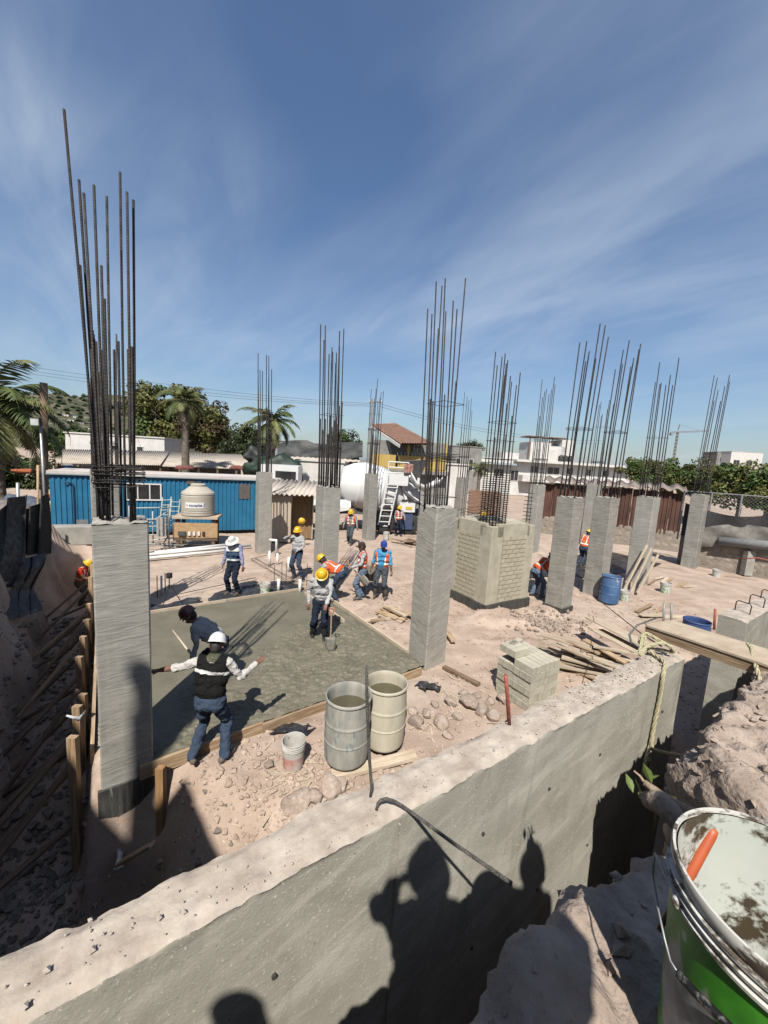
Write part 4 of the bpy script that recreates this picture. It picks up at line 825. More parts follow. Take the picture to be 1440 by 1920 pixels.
# ------------------------------------------------------------------ steel and rope on the wall
def bar(name, pts, r, label, mat=m_steel, cat='rebar', seg=10): return tag(MB().tube(pts, r, seg).build(name, mat, smooth=3), label, cat)
m_bar = M('mill_scaled_rebar', (.13, .12, .11), (.26, .24, .22), sc=30, rough=.6, metal=.4, bump=1, bsc=150, stretch=(1, 1, 1))
HT_ = 1.1
he = WP(1.67-.39*HT_, 1.32-.476*HT_, 1.49+.788*HT_)      # free end, over its own shadow
hk = [WP(.975, 1.395, 2.295), WP(.978, 1.39, 2.335), WP(.99, 1.385, 2.352), WP(1.015, 1.372, 2.358), WP(1.05, 1.35, 2.345), WP(1.08, 1.33, 2.325), WP(1.12, 1.31, 2.29).lerp(he, .06), WP(1.10, 1.315, 2.30).lerp(he, .5), he]
bar('bent_rebar', hk, .0082, 'bent rebar hooked over the wall and jutting down across its face', m_bar)
bar('rebar', [WP(.985, 1.47, 2.30), WP(.985, 1.465, 2.36), WP(.96, 1.46, 2.52), WP(.915, 1.45, 2.90), WP(.90, 1.44, 3.05)], .0078, 'thin upright rebar rising from the wall top in front of the cream drum', m_bar)
bar('steel_pipe', [G(955, 1362, 2.29), A(951, 1300, G(955, 1362, 2.29).y), A(948, 1266, G(955, 1362, 2.29).y)], .0125, 'short red-rusted pipe stub standing on the wall', M('red_rust', (.30, .07, .045), (.42, .12, .08), sc=20, rough=.7, bump=.4), 'pipe', 12)
def rope(pts, r, label, n=60):
    P = [Vector(p) for p in pts]; C = []
    for i in range(len(P)-1):     # catmull-rom
        p0, p1, p2, p3 = P[max(i-1, 0)], P[i], P[i+1], P[min(i+2, len(P)-1)]
        for s in np.linspace(0, 1, 14, endpoint=False): C.append(.5*((2*p1)+(p2-p0)*s+(2*p0-5*p1+4*p2-p3)*s*s+(3*p1-p0-3*p2+p3)*s**3))
    C.append(P[-1]); L = [0]
    for a, b in zip(C, C[1:]): L.append(L[-1]+(b-a).length)
    mb = MB(); m = int(L[-1]/(r*.7)); D = []
    for i in range(m+1):
        s = L[-1]*i/m; j = min(max(np.searchsorted(L, s)-1, 0), len(C)-2); D.append((C[j].lerp(C[j+1], (s-L[j])/max(L[j+1]-L[j], 1e-6)), s))
    a = None; fr = []
    for i, (p, s) in enumerate(D):
        d = (D[min(i+1, m)][0]-D[max(i-1, 0)][0]).normalized(); a = d.orthogonal().normalized() if a is None else (a-d*a.dot(d)).normalized(); fr.append((p, a.copy(), d.cross(a), s))
    for k in range(3): mb.tube([p+(x*math.cos(s/(r*1.9)+k*2.094)+y*math.sin(s/(r*1.9)+k*2.094))*r*.52 for p, x, y, s in fr], r*.56, 6)
    return tag(mb.build('rope', M('yellow_rope', (.46, .41, .24), (.62, .57, .38), sc=60, rough=.9, bump=.6, bsc=200), smooth=3), label, 'rope')
RZ = 2.325
k0 = G(1215, 1210, 2.42)
rope([G(1262, 1215, 2.40), G(1235, 1200, 2.44), G(1210, 1188, 2.47), G(1200, 1205, 2.40), G(1225, 1215, 2.36), G(1262, 1222, 2.37), G(1245, 1207, 2.45), G(1214, 1212, 2.42), G(1200, 1228, 2.37), G(1207, 1190, 2.46),
      G(1212, 1215, 2.37), G(1228, 1228, RZ), G(1246, 1243, RZ), WP(3.93, 1.295, 2.27), WP(3.92, 1.29, 2.05), WP(3.89, 1.29, 1.78), WP(3.86, 1.27, 1.60), WP(3.95, 1.22, 1.56), WP(4.1, 1.05, 1.55), WP(4.15, .85, 1.45), WP(4.18, .66, 1.32), WP(4.2, .60, 1.15)], .017, 'yellow rope knotted to the walkway and hanging down the wall end')
rope([WP(3.87, 1.285, 1.62), WP(3.80, 1.28, 1.52), WP(3.74, 1.275, 1.30), WP(3.78, 1.28, 1.42), WP(3.84, 1.27, 1.5), WP(3.86, 1.26, 1.38), WP(3.92, 1.2, 1.1), WP(3.95, 1.18, .8)], .014, 'frayed loop of rope dangling lowest against the wall')
# walkway across the gap
L0, L1 = WP(4.62, 1.62, 2.345), WP(5.02, 1.70, 2.345)
d_ = WP(4.38, .80, 2.40)-WP(4.58, 1.62, 2.345)
wk = thing('timber_walkway', 'thick timber walkway bridging the gap in the retaining wall', 'walkway', (0, 0, 0))
pA, pB = WP(4.86, 1.72, 2.385), WP(4.55, -.25, 2.52)
board('deck', pA+Vector((0, 0, .028)), pB+Vector((0, 0, .028)), .46, .02, M('dusty_plywood', (.44, .34, .24), (.60, .50, .38), sc=4, rough=.85, bump=.2, bsc=20, spots=(.33, .24, .16), spsc=7, splo=.62), wk)
xx = (pB-pA).normalized(); yy = Vector((0, 0, 1)).cross(xx).normalized()
for s in (-1, 1): board('side_beam', pA+yy*s*.19-Vector((0, 0, .032)), pB+yy*s*.19-Vector((0, 0, .032)), .06, .098, m_wood, wk)
rope([WP(4.95, 1.0, 2.47), WP(4.78, .93, 2.48), WP(4.60, .88, 2.47), WP(4.42, .80, 2.42), WP(4.36, .74, 2.28), WP(4.38, .70, 2.1), WP(4.3, .66, 1.95), WP(4.24, .62, 1.8)], .017, 'yellow rope thrown over the right of the walkway')
for i, (w_, lab) in enumerate(((6.75, 'nearer'), (7.35, 'middle'), (7.9, 'farther'))):
    bar('steel_loop', [WP(w_, 1.40, 2.27), WP(w_, 1.395, 2.42), WP(w_+.02, 1.42, 2.44), WP(w_+.05, 1.54, 2.44), WP(w_+.05, 1.56, 2.42), WP(w_+.06, 1.565, 2.27)], .007, '%s bent steel loop sticking out of the short wall end' % lab, m_steel, 'rebar')
for i, lab in enumerate(('left', 'right')):
    g = G(1246+i*14, 1186, 0); bar('conduit_pipe', [(g.x, g.y, -.2), A(1245+i*14, 1131, g.y)], .028, '%s of two grey upright pipes behind the walkway' % lab, M('grey_pvc', (.22, .23, .23), (.30, .31, .31), sc=8, rough=.5), 'pipe', 12)
g = G(1340, 1178, 0); bar('steel_pipe', [(g.x, g.y, -.1), A(1341, 1142, g.y)], .03, 'rusty red pipe stub beside the sunken blue drum', MATS['red_rust'], 'pipe', 12)
bar('rebar', [G(1120, 1123, .9), G(1205, 1190, 1.9), G(1240, 1212, 2.38)], .008, 'long dark rod lying from the blue drum to the rope knot', m_steel)
bar('steel_hose', [G(1232, 1158, 1.9), G(1195, 1172, 2.1), G(1180, 1190, 2.25), G(1184, 1206, 2.3), G(1200, 1218, 2.32)], .011, 'grey bent conduit curling behind the rope knot', M('grey_hose', (.18, .18, .17), rough=.5), 'conduit')
# ------------------------------------------------------------------ stacked blocks behind the wall: every block a thing
m_block = M('cement_block', (.46, .43, .34), (.58, .55, .45), sc=8, rough=.92, bump=.35, bsc=60, rnd=.08)
bl = MB().box((0, 0, 0), (.374, .111, .122)).mesh('cement_block', m_block)
ST = G(980, 1325); sa = R(31)
bx_, by_ = Vector((math.cos(sa), math.sin(sa), 0)), Vector((-math.sin(sa), math.cos(sa), 0))
S0 = Vector((2.62, 6.05, 0)); rgs = random.Random(3); LAY = ('bottom', 'second', 'third', 'fourth', 'fifth', 'sixth', 'topmost seventh')
def cblock(c, rot, lab, grp): 
    o = link('cement_block', bl, None, c, (0, 0, rot)); tag(o, lab, 'block', grp)
for k in range(7):
    z = .064+gz(2.9, 6.3)+.131*k
    if k % 2 == 0:
        for j in range(2):
            for i in range(6):
                if k >= 6 and (i < 3 or j == 1): continue
                cblock(S0+by_*(.06+.121*i+rgs.uniform(-.004, .004))+bx_*(.193+.39*j+rgs.uniform(-.006, .006))+Vector((0, 0, z)), sa+rgs.uniform(-.02, .02), 'cream cement block in the %s layer of the stack behind the wall' % LAY[k], 'stacked cement blocks')
    else:
        for j in range(2):
            for i in range(6):
                if k >= 5 and (i < 2) and j == 1: continue
                cblock(S0+bx_*(.06+.121*i+.02+rgs.uniform(-.004, .004))+by_*(.193+.37*j+rgs.uniform(-.006, .006))+Vector((0, 0, z)), sa+PI/2+rgs.uniform(-.02, .02), 'cream cement block in the %s layer of the stack behind the wall' % LAY[k], 'stacked cement blocks')
cblock(S0+bx_*.35+by_*.66+Vector((0, 0, .064+.131*6+gz(2.9, 6.3))), sa+.25, 'single cement block lying loose on top of the stack', 'stacked cement blocks')
# ------------------------------------------------------------------ lumber, rubble, odd things
def scatter_boards(center, n, L, spread, ang, lab, grp, seed, mats, w=(.07, .14), t=.03, zlift=.03):
    rgb = random.Random(seed)
    for i in range(n):
        a = ang+rgb.gauss(0, .22); l = L*rgb.uniform(.55, 1.1); c = Vector(center)+Vector((rgb.uniform(-spread, spread), rgb.uniform(-spread, spread)*.7, 0))
        z = gz(c.x, c.y)+.02+zlift*i*.55; d = Vector((math.cos(a), math.sin(a), rgb.uniform(-.05, .06)))*l/2
        ww = rgb.uniform(*w)
        board('lumber', c-d+Vector((0, 0, z)), c+d+Vector((0, 0, z)), ww, t, rgb.choice(mats), None, (rgb.uniform(-.15, .15), rgb.uniform(-.15, .15), 1), lab, 'lumber', grp)
g = G(1100, 1262); scatter_boards((g.x+.1, g.y+.15, 0), 26, 1.25, .55, R(-38), 'offcut of sawn timber in the heap between the block stack and the walkway', 'timber heap behind the wall', 4, (m_wood, m_pale_wood, m_pale_wood))
for i, (a, b, lab) in enumerate((((1110, 1158), (1215, 1212), 'pale plywood sheet on top of the timber heap'), ((1118, 1180), (1200, 1222), 'second plywood sheet under the top one on the timber heap'))):
    board('plywood_sheet', G(*a, .62-.12*i), G(*b, .62-.12*i), .42, .02, m_pale_wood, None, (.1, 0, 1), lab, 'plywood')
g = G(735, 1150); scatter_boards((g.x+.15, g.y-.1, 0), 13, .9, .42, R(-40), 'timber offcut lying between the slab edge and the pale column', 'offcuts by the slab edge', 6, (m_wood, m_pale_wood), zlift=.022)
g = G(645, 1165); scatter_boards((g.x+.9, g.y, 0), 4, .5, .3, R(30), 'small timber scrap beside the right form board', 'scraps by the form board', 16, (m_wood, m_pale_wood), zlift=.01)
g = G(1240, 1150); scatter_boards((g.x, g.y, 0), 5, 1.5, .5, R(10), 'long plank on the soil behind the grey pipes', 'planks by the sunken drum', 8, (m_pale_wood, m_wood), zlift=.02)
g = G(1250, 1090); scatter_boards((g.x, g.y, 0), 7, 1.2, .7, R(35), 'batten lying near the foot of the right-hand columns', 'battens by the right columns', 9, (m_pale_wood, m_wood), zlift=.012)
g = G(800, 1030); scatter_boards((g.x-.7, g.y+1.2, 0), 9, 1.3, .5, R(-35), 'old board in the pile behind the pale column', 'boards near the truck', 12, (m_wood, m_dark_wood), zlift=.05)
g = G(770, 1160); board('plank', G(805, 1150)+Vector((.1, .2, .03)), G(850, 1205)+Vector((0, 0, .03)), .12, .04, m_wood, None, (0, 0, 1), 'plank lying right of the pale column towards the pier', 'plank')
for i, (a, b) in enumerate((((1213, 1022), (1170, 1106)), ((1221, 1028), (1182, 1110)), ((1234, 1040), (1194, 1112)))):
    q = G(*b); board('batten', q, A(*a, q.y+.75), .07, .05, m_pale_wood, None, (0, 1, 0), '%s of three pale battens leaning against a column' % ('left', 'middle', 'right')[i], 'batten')
# a stick, hose scrap, film tatters
m_tatter = M('clear_film', (.55, .57, .60), (.72, .74, .76), sc=20, rough=.25, bump=.8, bsc=30)
for pts, r, lab in (([G(360, 1605, -.75), G(383, 1575, -.6), G(402, 1545, -.5), G(408, 1527, -.42)], .018, 'strip of twisted plastic film lying on the dark slope'), ([G(215, 1575, -.95), G(225, 1605, -1.0), G(218, 1630, -1.02), G(232, 1625, -1.0)], .03, 'crumpled wad of clear film below the nearest column'), ([UV(-.46, 0, .95), UV(-.52, -.1, .93), UV(-.62, -.12, 1.02)], .018, 'loose tail of plastic film on the left edge of the nearest column')):
    o = MB().tube(pts, [r*.4]+[r]*(len(pts)-2)+[r*.3], 9).build('plastic_film', m_tatter, smooth=3); noisy(o.data, r*.5, 60, 2); tag(o, lab, 'plastic film')
# rocks by the drums
rk = [rock_mesh('stone', s, 1, m_rock) for s in range(6)]
spots = [(780, 1352, .10), (800, 1335, .08), (828, 1352, .11), (845, 1318, .09), (858, 1342, .07), (775, 1330, .08), (880, 1320, .13), (905, 1330, .12), (925, 1345, .10), (795, 1360, .06), (840, 1375, .07), (870, 1300, .08), (945, 1310, .10), (555, 1500, .13), (590, 1495, .085), (618, 1478, .12), (640, 1470, .08), (505, 1430, .06), (755, 1330, .06), (895, 1300, .06), (920, 1310, .07), (815, 1320, .06), (935, 1370, .09), (965, 1365, .07)]
names = {6: 'pale plaster-crusted boulder left of the block stack', 13: 'greenish broken stone on the soil edge just beyond the wall', 15: 'rounded stone beside the foot of the grey drum'}
for i, (x, y, s) in enumerate(spots):
    p = G(x, y); o = link('stone', rk[i % 6], None, (p.x, p.y, gz(p.x, p.y)+s*.45), (rgs.uniform(-.4, .4), rgs.uniform(-.4, .4), rgs.uniform(0, 6))); o.scale = (s*1.4, s*1.4, s*1.4)
    tag(o, names.get(i, 'loose stone lying on the soil between the drums and the block stack' if i not in (14, 16, 17) else 'small stone on the soil in front of the grey drum'), 'stone', 'loose stones')
# gravel and clods no one could count
def gravel(name, area, n, rmin, rmax, mat, seed, lab, lift=.3):
    rgv = random.Random(seed); base = []
    for s in range(5):
        bm = bmesh.new(); bmesh.ops.create_icosphere(bm, subdivisions=1, radius=1)
        for v in bm.verts: v.co = Vector((v.co.x*rgv.uniform(.55, 1.35), v.co.y*rgv.uniform(.55, 1.35), v.co.z*rgv.uniform(.5, 1.4)))
        base.append((np.array([v.co[:] for v in bm.verts]), [tuple(v.index for v in f.verts) for f in bm.faces])); bm.free()
    V = []; F = []; o = 0; pts = []
    while len(pts) < n:
        p = area(rgv)
        if p is not None: pts.append(p)
    A_ = np.array(pts); Zs = ground_h(A_[:, 0], A_[:, 1])
    for (x, y), z in zip(pts, Zs):
        co, fs = rgv.choice(base); r = rmin+(rmax-rmin)*rgv.random()**3; a = rgv.uniform(0, 6.28); c, s = math.cos(a), math.sin(a)
        q = co*np.array((r, r*rgv.uniform(.6, 1), r*.65)); q = np.stack((q[:, 0]*c-q[:, 1]*s+x, q[:, 0]*s+q[:, 1]*c+y, q[:, 2]+z+r*lift), -1)
        V.append(q); F += [tuple(i+o for i in f) for f in fs]; o += len(q)
    me = bpy.data.meshes.new(name); me.from_pydata(np.concatenate(V).tolist(), [], F); me.materials.append(mat); me.update()
    ob = link(name, me); ob['kind'] = 'stuff'; ob['label'] = lab; ob['category'] = 'gravel'
def out_slab(p):
    d = Vector((p[0], p[1], 0))-OR; u, v = d.dot(UD), d.dot(VD); n = p[0]*WN.x+p[1]*WN.y
    return not (-.5 < u < 5.05 and -.1 < v < 5.45) and n > 1.6
def ar1(r):
    p = (r.uniform(-4, 9), r.uniform(1.5, 14)); return p if out_slab(p) else None
def ar2(r):
    p = (r.gauss(-3.6, .8), r.gauss(2.9, .8)); return p if out_slab(p) else None
def ar3(r):
    p = (r.gauss(4.55, .5), r.gauss(9.9, .35)); return p
def ar4(r):
    p = (r.gauss(-.6, .9), r.gauss(4.3, .5)); return p if out_slab(p) else None
gravel('soil_clods', ar1, 9000, .005, .045, m_soil, 1, 'small clods and stones strewn over the pink site soil')
gravel('gravel', ar2, 2600, .012, .06, m_grey_rock, 2, 'dark gravel at the bottom of the shaded cut')
def ar6(r):
    q = UV(r.uniform(-2.1, -.5), r.uniform(-1.5, 10)); return (q.x, q.y)
gravel('trench_rubble', ar6, 2600, .01, .10, m_grey_rock, 7, 'rubble and clods on the floor and side of the trench', .35)
gravel('rubble', ar3, 420, .02, .09, m_rock, 3, 'broken rubble at the foot of the pier and column', .4)
gravel('soil_crumbs', ar4, 1500, .008, .06, m_soil, 4, 'crumbled soil in front of the slab and drums')
rgk = random.Random(21); mb = MB()
for i in range(420):
    cx_, cy_, sp_ = rgk.choice(((.2, 5.3, 1.2), (1.6, 6.2, 1.0), (3.6, 7.4, 1.3), (5, 10, 1.4), (1.2, 9.4, .9), (8.5, 12.2, 2), (-.9, 4.3, .7), (.8, 11.5, 1.6), (-4, 12.5, 2)))
    x, y = rgk.gauss(cx_, sp_*.5), rgk.gauss(cy_, sp_*.5)
    if not out_slab((x, y)): continue
    a = rgk.uniform(0, 3.14); l = rgk.uniform(.03, .14); z = gz(x, y)+.012; d = Vector((math.cos(a)*l, math.sin(a)*l, rgk.uniform(-.01, .02)))
    mb.beam(Vector((x, y, z))-d, Vector((x, y, z))+d, rgk.uniform(.008, .03), .008)
o = mb.build('wood_splinters', m_pale_wood); o['kind'] = 'stuff'; o['label'] = 'small wood splinters littering the site soil'; o['category'] = 'splinters'
rgv = random.Random(8); mb = MB()
cr = [np.array([v for v in ((1, 0, 0), (-1, 0, 0), (0, 1, 0), (0, -1, 0), (0, 0, 1), (0, 0, -1))], float)*1.0 for _ in range(1)][0]; fo = ((0, 2, 4), (2, 1, 4), (1, 3, 4), (3, 0, 4), (2, 0, 5), (1, 2, 5), (3, 1, 5), (0, 3, 5))
for i in range(620):
    w_ = rgv.uniform(-1.5, 4.4) if i < 300 else rgv.gauss(3.3, .5); n_ = rgv.uniform(1.335, 1.525); r = rgv.uniform(.002, .007) if i % 11 else rgv.uniform(.008, .016)
    if w_ > 4.4: continue
    c = WP(w_, n_, 2.31+r*.3); mb.add([c+Vector(v*r*np.array([rgv.uniform(.6, 1.2) for _ in range(3)])) for v in cr], fo)
o = mb.build('wall_crumbs', M('pale_crumbs', (.42, .36, .31), (.58, .52, .46), sc=30, rough=.95)); o['kind'] = 'stuff'; o['label'] = 'pale concrete crumbs scattered along the wall top'; o['category'] = 'crumbs'
# ------------------------------------------------------------------ plastic sheets
def sheet(pts, label, z=.02, mat=m_black_film, seed=1, res=26):
    a, b, c, d = [Vector(p) for p in pts]; V = []; 
    for j in range(res):
        for i in range(res):
            s, t = i/(res-1), j/(res-1); p = a.lerp(b, s).lerp(d.lerp(c, s), t); e = min(s, 1-s, t, 1-t)
            p += Vector((vn(s*5+seed, t*5, 1.0), vn(s*5, t*5+seed, 2.0), 0))*.10*(1 if e < .02 else .3)
            V.append((p.x, p.y, gz(p.x, p.y)+z+.035*abs(float(fbm(p.x*3.1, p.y*3.1, seed, 3)))))
    mb = MB(); mb.add(V, [(j*res+i, j*res+i+1, (j+1)*res+i+1, (j+1)*res+i) for j in range(res-1) for i in range(res-1)])
    return tag(mb.build('plastic_sheet', mat, smooth=3), label, 'plastic sheet')
sheet([UV(1.9, 5.5), UV(4.7, 5.5), UV(4.75, 6.35), UV(2.2, 6.25)], 'black plastic sheeting under the white-hatted worker, beyond the slab')
sheet([UV(-.2, 5.5), UV(1.7, 5.5), UV(1.9, 6.0), UV(-.1, 6.1)], 'black plastic sheeting around the tripod', seed=5)
sheet([UV(12.2, 3.2), UV(15.6, 1.7), UV(21.4, 1.3), UV(22, 4.6)], 'large black plastic sheet spread between the right-hand columns', seed=8, res=40)
g = G(795, 1285); sheet([g+Vector((-.15, .1, 0)), g+Vector((.25, .12, 0)), g+Vector((.3, -.1, 0)), g+Vector((-.05, -.12, 0))], 'scrap of black plastic on the soil near the cream drum', seed=3, res=14)
g = G(545, 1365); sheet([g+Vector((-.3, .1, 0)), g+Vector((.3, .14, 0)), g+Vector((.28, -.02, 0)), g+Vector((-.2, -.1, 0))], 'muddy black plastic strip below the near form board', seed=4, res=14)
# ------------------------------------------------------------------ tools
def shovel(label, blade, grip, dirn=1):
    blade, grip = Vector(blade), Vector(grip); d = (grip-blade).normalized(); t = thing('shovel', label, 'shovel', blade)
    a = d.cross(Vector((0, 1, 0.2))).normalized(); n_ = a.cross(d)
    L = (grip-blade).length; mb = MB(); V = []
    for j in range(6):
        for i in range(5):
            s = (i-2)/2; z = .30*j/5; w_ = .115*(1 if j > 1 else .75+.12*j); V.append(a*s*w_+d*z+n_*(.02*(s*s)-.0))
    mb.add(V, [(j*5+i, j*5+i+1, (j+1)*5+i+1, (j+1)*5+i) for j in range(5) for i in range(4)])
    o = mb.build('blade', M('cement_caked_steel', (.16, .155, .13), (.28, .27, .23), sc=12, rough=.7, metal=.2), t, smooth=3); sm_ = o.modifiers.new('s', 'SOLIDIFY'); sm_.thickness = .004
    MB().tube([d*.26, d*.45, d*(L-.11)], [.012, .018, .017], 10).build('shaft', m_wood, t, smooth=R(40))
    MB().tube([d*(L-.12), d*(L-.10)+a*.035, d*(L-.04)+a*.055, d*L+a*.045, d*L-a*.045, d*(L-.04)-a*.055, d*(L-.10)-a*.035, d*(L-.12)], .013, 8).build('grip', M('red_grip', (.45, .16, .10), (.55, .24, .16), sc=10, rough=.6), t, smooth=3)
    return t
shovel('shovel standing in the wet concrete under the hands of the yellow-helmeted worker', G(619, 1222, .0), A(622, 1140, G(619, 1222).y+.12))
sx = G(685, 1103, .25); shovel('shovel held low by the worker in the dark cap', A(690, 1096, G(676, 1122).y-.35), A(648, 1052, G(676, 1122).y+.1))
bar('screed_bar', [A(324, 1182, G(398, 1288).y+.75), A(362, 1232, G(398, 1288).y+.12)], .016, 'long pale screed stick held by the stooping worker in the maroon helmet', m_pale_wood, 'stick')
board('screed_board', G(572, 1112, .05), G(645, 1165, .08), .05, .09, m_pale_wood, None, (0, 0, 1), 'pale straight-edge lying on the slab behind the shoveller', 'board')
# wheelbarrow
g = G(692, 1112); wb = thing('wheelbarrow', 'wheelbarrow full of concrete behind the worker in the dark cap', 'wheelbarrow', (g.x+.05, g.y+.35, 0), R(80))
m_tray = M('rusty_tray', (.10, .09, .075), (.2, .17, .14), sc=8, rough=.7, metal=.3)
MB().add([(-.42, -.30, .62), (.42, -.33, .66), (.42, .33, .66), (-.42, .30, .62), (-.28, -.18, .36), (.18, -.2, .32), (.18, .2, .32), (-.28, .18, .36)], ((4, 5, 6, 7), (0, 1, 5, 4), (1, 2, 6, 5), (2, 3, 7, 6), (3, 0, 4, 7))).build('tray', m_tray, wb)
MB().add([(-.40, -.28, .60), (.40, -.31, .635), (.40, .31, .635), (-.40, .28, .60), (0, 0, .66)], ((0, 1, 4), (1, 2, 4), (2, 3, 4), (3, 0, 4))).build('concrete_load', m_wet, wb)
for s in (-1, 1):
    MB().tube([(-.95, s*.28, .62), (-.5, s*.26, .42), (.2, s*.14, .30), (.55, s*.06, .20)], .018, 8).build('handle', m_steel, wb, smooth=3); MB().tube([(-.2, s*.2, .36), (-.35, s*.22, .0), (-.15, s*.2, .0), (0, s*.18, .33)], .014, 8).build('leg', m_steel, wb, smooth=3)
MB().lathe([(.06, -.04), (.17, -.045), (.2, 0), (.17, .045), (.06, .04)], 24, 0, Matrix.Translation((.58, 0, .2)) @ Matrix.Rotation(PI/2, 4, 'X')).build('wheel', m_black, wb, smooth=3)
# tripod with instrument
g = G(318, 1135); tr = thing('survey_tripod', 'small black tripod with a survey instrument on the far edge of the slab', 'tripod', (g.x, g.y, 0))
for k in range(3):
    a = k*2.094+.4; MB().tube([(.03*math.cos(a), .03*math.sin(a), .55), (.30*math.cos(a), .30*math.sin(a), 0)], .012, 8).build('leg', m_black, tr)
MB().tube([(0, 0, .45), (0, 0, .72)], .014, 8).build('centre_post', m_black, tr)
MB().box((0, 0, .80), (.11, .10, .13)).tube([(0, -.07, .80), (0, .02, .80)], .035, 12).build('instrument', m_black, tr)
for i, (x, y, h, m, nm, lab) in enumerate(((295, 1115, .55, m_steel, 'stake_rod', 'thin steel rod left of the survey tripod'), (303, 1112, .5, m_white, 'pipe_stub', 'white pipe stub beside the survey tripod'), (310, 1114, .6, m_steel, 'stake_rod', 'thin steel rod touching the survey tripod'),
    (365, 1, 0, None, None, None),)):
    if m is None: continue
    p = G(x, y); bar(nm, [(p.x, p.y, -.1), (p.x, p.y, h)], .012 if m is m_steel else .028, lab, m, 'rod' if m is m_steel else 'pipe')
# drain stubs and starter rods beyond the slab
pv = [(505, 1060, .55, 'tall'), (520, 1058, .42, 'middle'), (518, 1042, .62, 'bent'), (522, 1108, .38, 'near left'), (562, 1110, .40, 'near right'), (541, 1070, .5, 'rear')]
for x, y, h, lab in pv:
    p = G(x, y); bar('drain_pipe', [(p.x, p.y, -.1), (p.x, p.y, h)]+([(p.x+.02, p.y, h+.02), (p.x-.3, p.y, h+.03)] if lab == 'bent' else []), .045, 'white plastic drain stub, the %s one among the stubs beyond the slab' % lab, m_white, 'pipe', 14)
for i, (x, y) in enumerate(((514, 1105), (536, 1100), (528, 1096), (560, 1095), (575, 1100), (522, 1050), (548, 1090))):
    p = G(x, y); bar('starter_rod', [(p.x, p.y, -.1), (p.x, p.y, .75)], .009, 'thin vertical steel rod among the drain stubs beyond the slab', m_steel)['group'] = 'rods among the drain stubs'
for i, (a, b) in enumerate((((470, 1048), (560, 1100)), ((478, 1046), (570, 1098)), ((470, 1048), (500, 1041)), ((455, 1100), (585, 1088)), ((330, 1115), (480, 1083)))):
    bar('rebar', [G(*a, .05), G(*b, .05)], .010, 'long reinforcing bar laid flat on the ground beyond the slab', m_steel)['group'] = 'bars laid on the ground'
for i, (a, b, lab) in enumerate((((272, 1047), (450, 1030), 'front'), ((275, 1040), (470, 1022), 'rear'), ((290, 1036), (440, 1020), 'upper'))):
    bar('plastic_pipe', [G(*a, .06+.03*i), G(*b, .10+.03*i)], .06, '%s white plastic pipe lying before the blue office' % lab, m_white, 'pipe', 14)
# root and leaves at the lip of the bank
m_bark = M('pale_bark', (.28, .19, .13), (.46, .35, .26), sc=14, rough=.9, bump=.5, bsc=40, stretch=(1, 1, 1))
bt = thing('broken_branch', 'broken root branch with a few green leaves behind the big pail', 'branch', (0, 0, 0))
Bp = [A(1455, 1600, .95), A(1400, 1563, 1.02), A(1340, 1540, 1.10), A(1290, 1522, 1.16), A(1245, 1495, 1.22), A(1208, 1468, 1.27)]
MB().tube(Bp, [.022, .021, .019, .018, .016, .013], 12).build('bough', m_bark, bt, smooth=3)
MB().tube([A(1275, 1545, 1.10), A(1255, 1520, 1.16), A(1235, 1505, 1.2), A(1215, 1500, 1.24)], [.03, .035, .036, .028], 12).build('root_stub', m_bank, bt, smooth=3)
MB().tube([A(1210, 1470, 1.27), A(1200, 1455, 1.28), A(1188, 1445, 1.29)], [.006, .004, .003], 6).build('twig', m_bark, bt)
m_leaf = M('fresh_leaf', (.09, .14, .03), (.17, .22, .06), sc=12, rough=.5)
for i, (x, y, s, a) in enumerate(((1180, 1468, .030, .3), (1195, 1473, .03, 1.4), (1214, 1450, .032, 2.2), (1202, 1490, .028, 4.2), (1225, 1455, .022, .9), (1262, 1495, .012, 1))):
    c = A(x, y, 1.27); mb = MB(); mb.add([(0, -1, 0), (.45, -.35, .12), (.5, .2, .1), (0, 1, .0), (-.5, .2, .1), (-.45, -.35, .12), (0, 0, -.02)], ((0, 1, 6), (1, 2, 6), (2, 3, 6), (3, 4, 6), (4, 5, 6), (5, 0, 6)))
    o = mb.build('leaf', m_leaf, bt, tuple(c), (R(50)+.4*i, .3*i, a)); o.scale = (s, s, s)
# ------------------------------------------------------------------ blue site office
m_blue = M('blue_sheet', (.02, .15, .29), (.03, .20, .36), sc=1.5, rough=.45, spots=(.018, .10, .20), spsc=3, splo=.64)
m_roofw = M('pale_roof', (.55, .50, .47), (.68, .63, .60), sc=2, rough=.8)
m_glass = M('dark_glass', (.03, .03, .032), (.06, .058, .055), sc=2, rough=.12, spec=.6)
def corrug(L, H, pitch=.16, d=.035, z0=0, y=0, trapezoid=True):
    xs = []; x = 0
    while x < L: xs += [(x, 0), (x+pitch*.4, 0), (x+pitch*.5, -d), (x+pitch*.9, -d)]; x += pitch
    xs = [p for p in xs if p[0] <= L]+[(L, 0)]
    mb = MB(); n = len(xs); mb.add([(a, y+b, z0) for a, b in xs]+[(a, y+b, z0+H) for a, b in xs], [(i, i+1, n+i+1, n+i) for i in range(n-1)]); return mb
pl, pr = Vector((-14.35, 16.35, 0)), Vector((-5.65, 20.5, 0)); ang = math.atan2(pr.y-pl.y, pr.x-pl.x); LT = (pr-pl).length
tr = thing('site_office', 'long blue corrugated site office cabin with pale roof', 'cabin', (pl.x, pl.y, .12), ang)
HT = 2.62
corrug(LT, HT, .19, .035).build('wall_cladding', m_blue, tr)
MB().box((LT/2, 1.25, HT/2), (LT-.02, 2.42, HT-.02)).build('cabin_body', m_blue, tr)
MB().box((LT/2, 1.2, HT+.06), (LT+.12, 2.6, .13)).build('roof', m_roofw, tr)
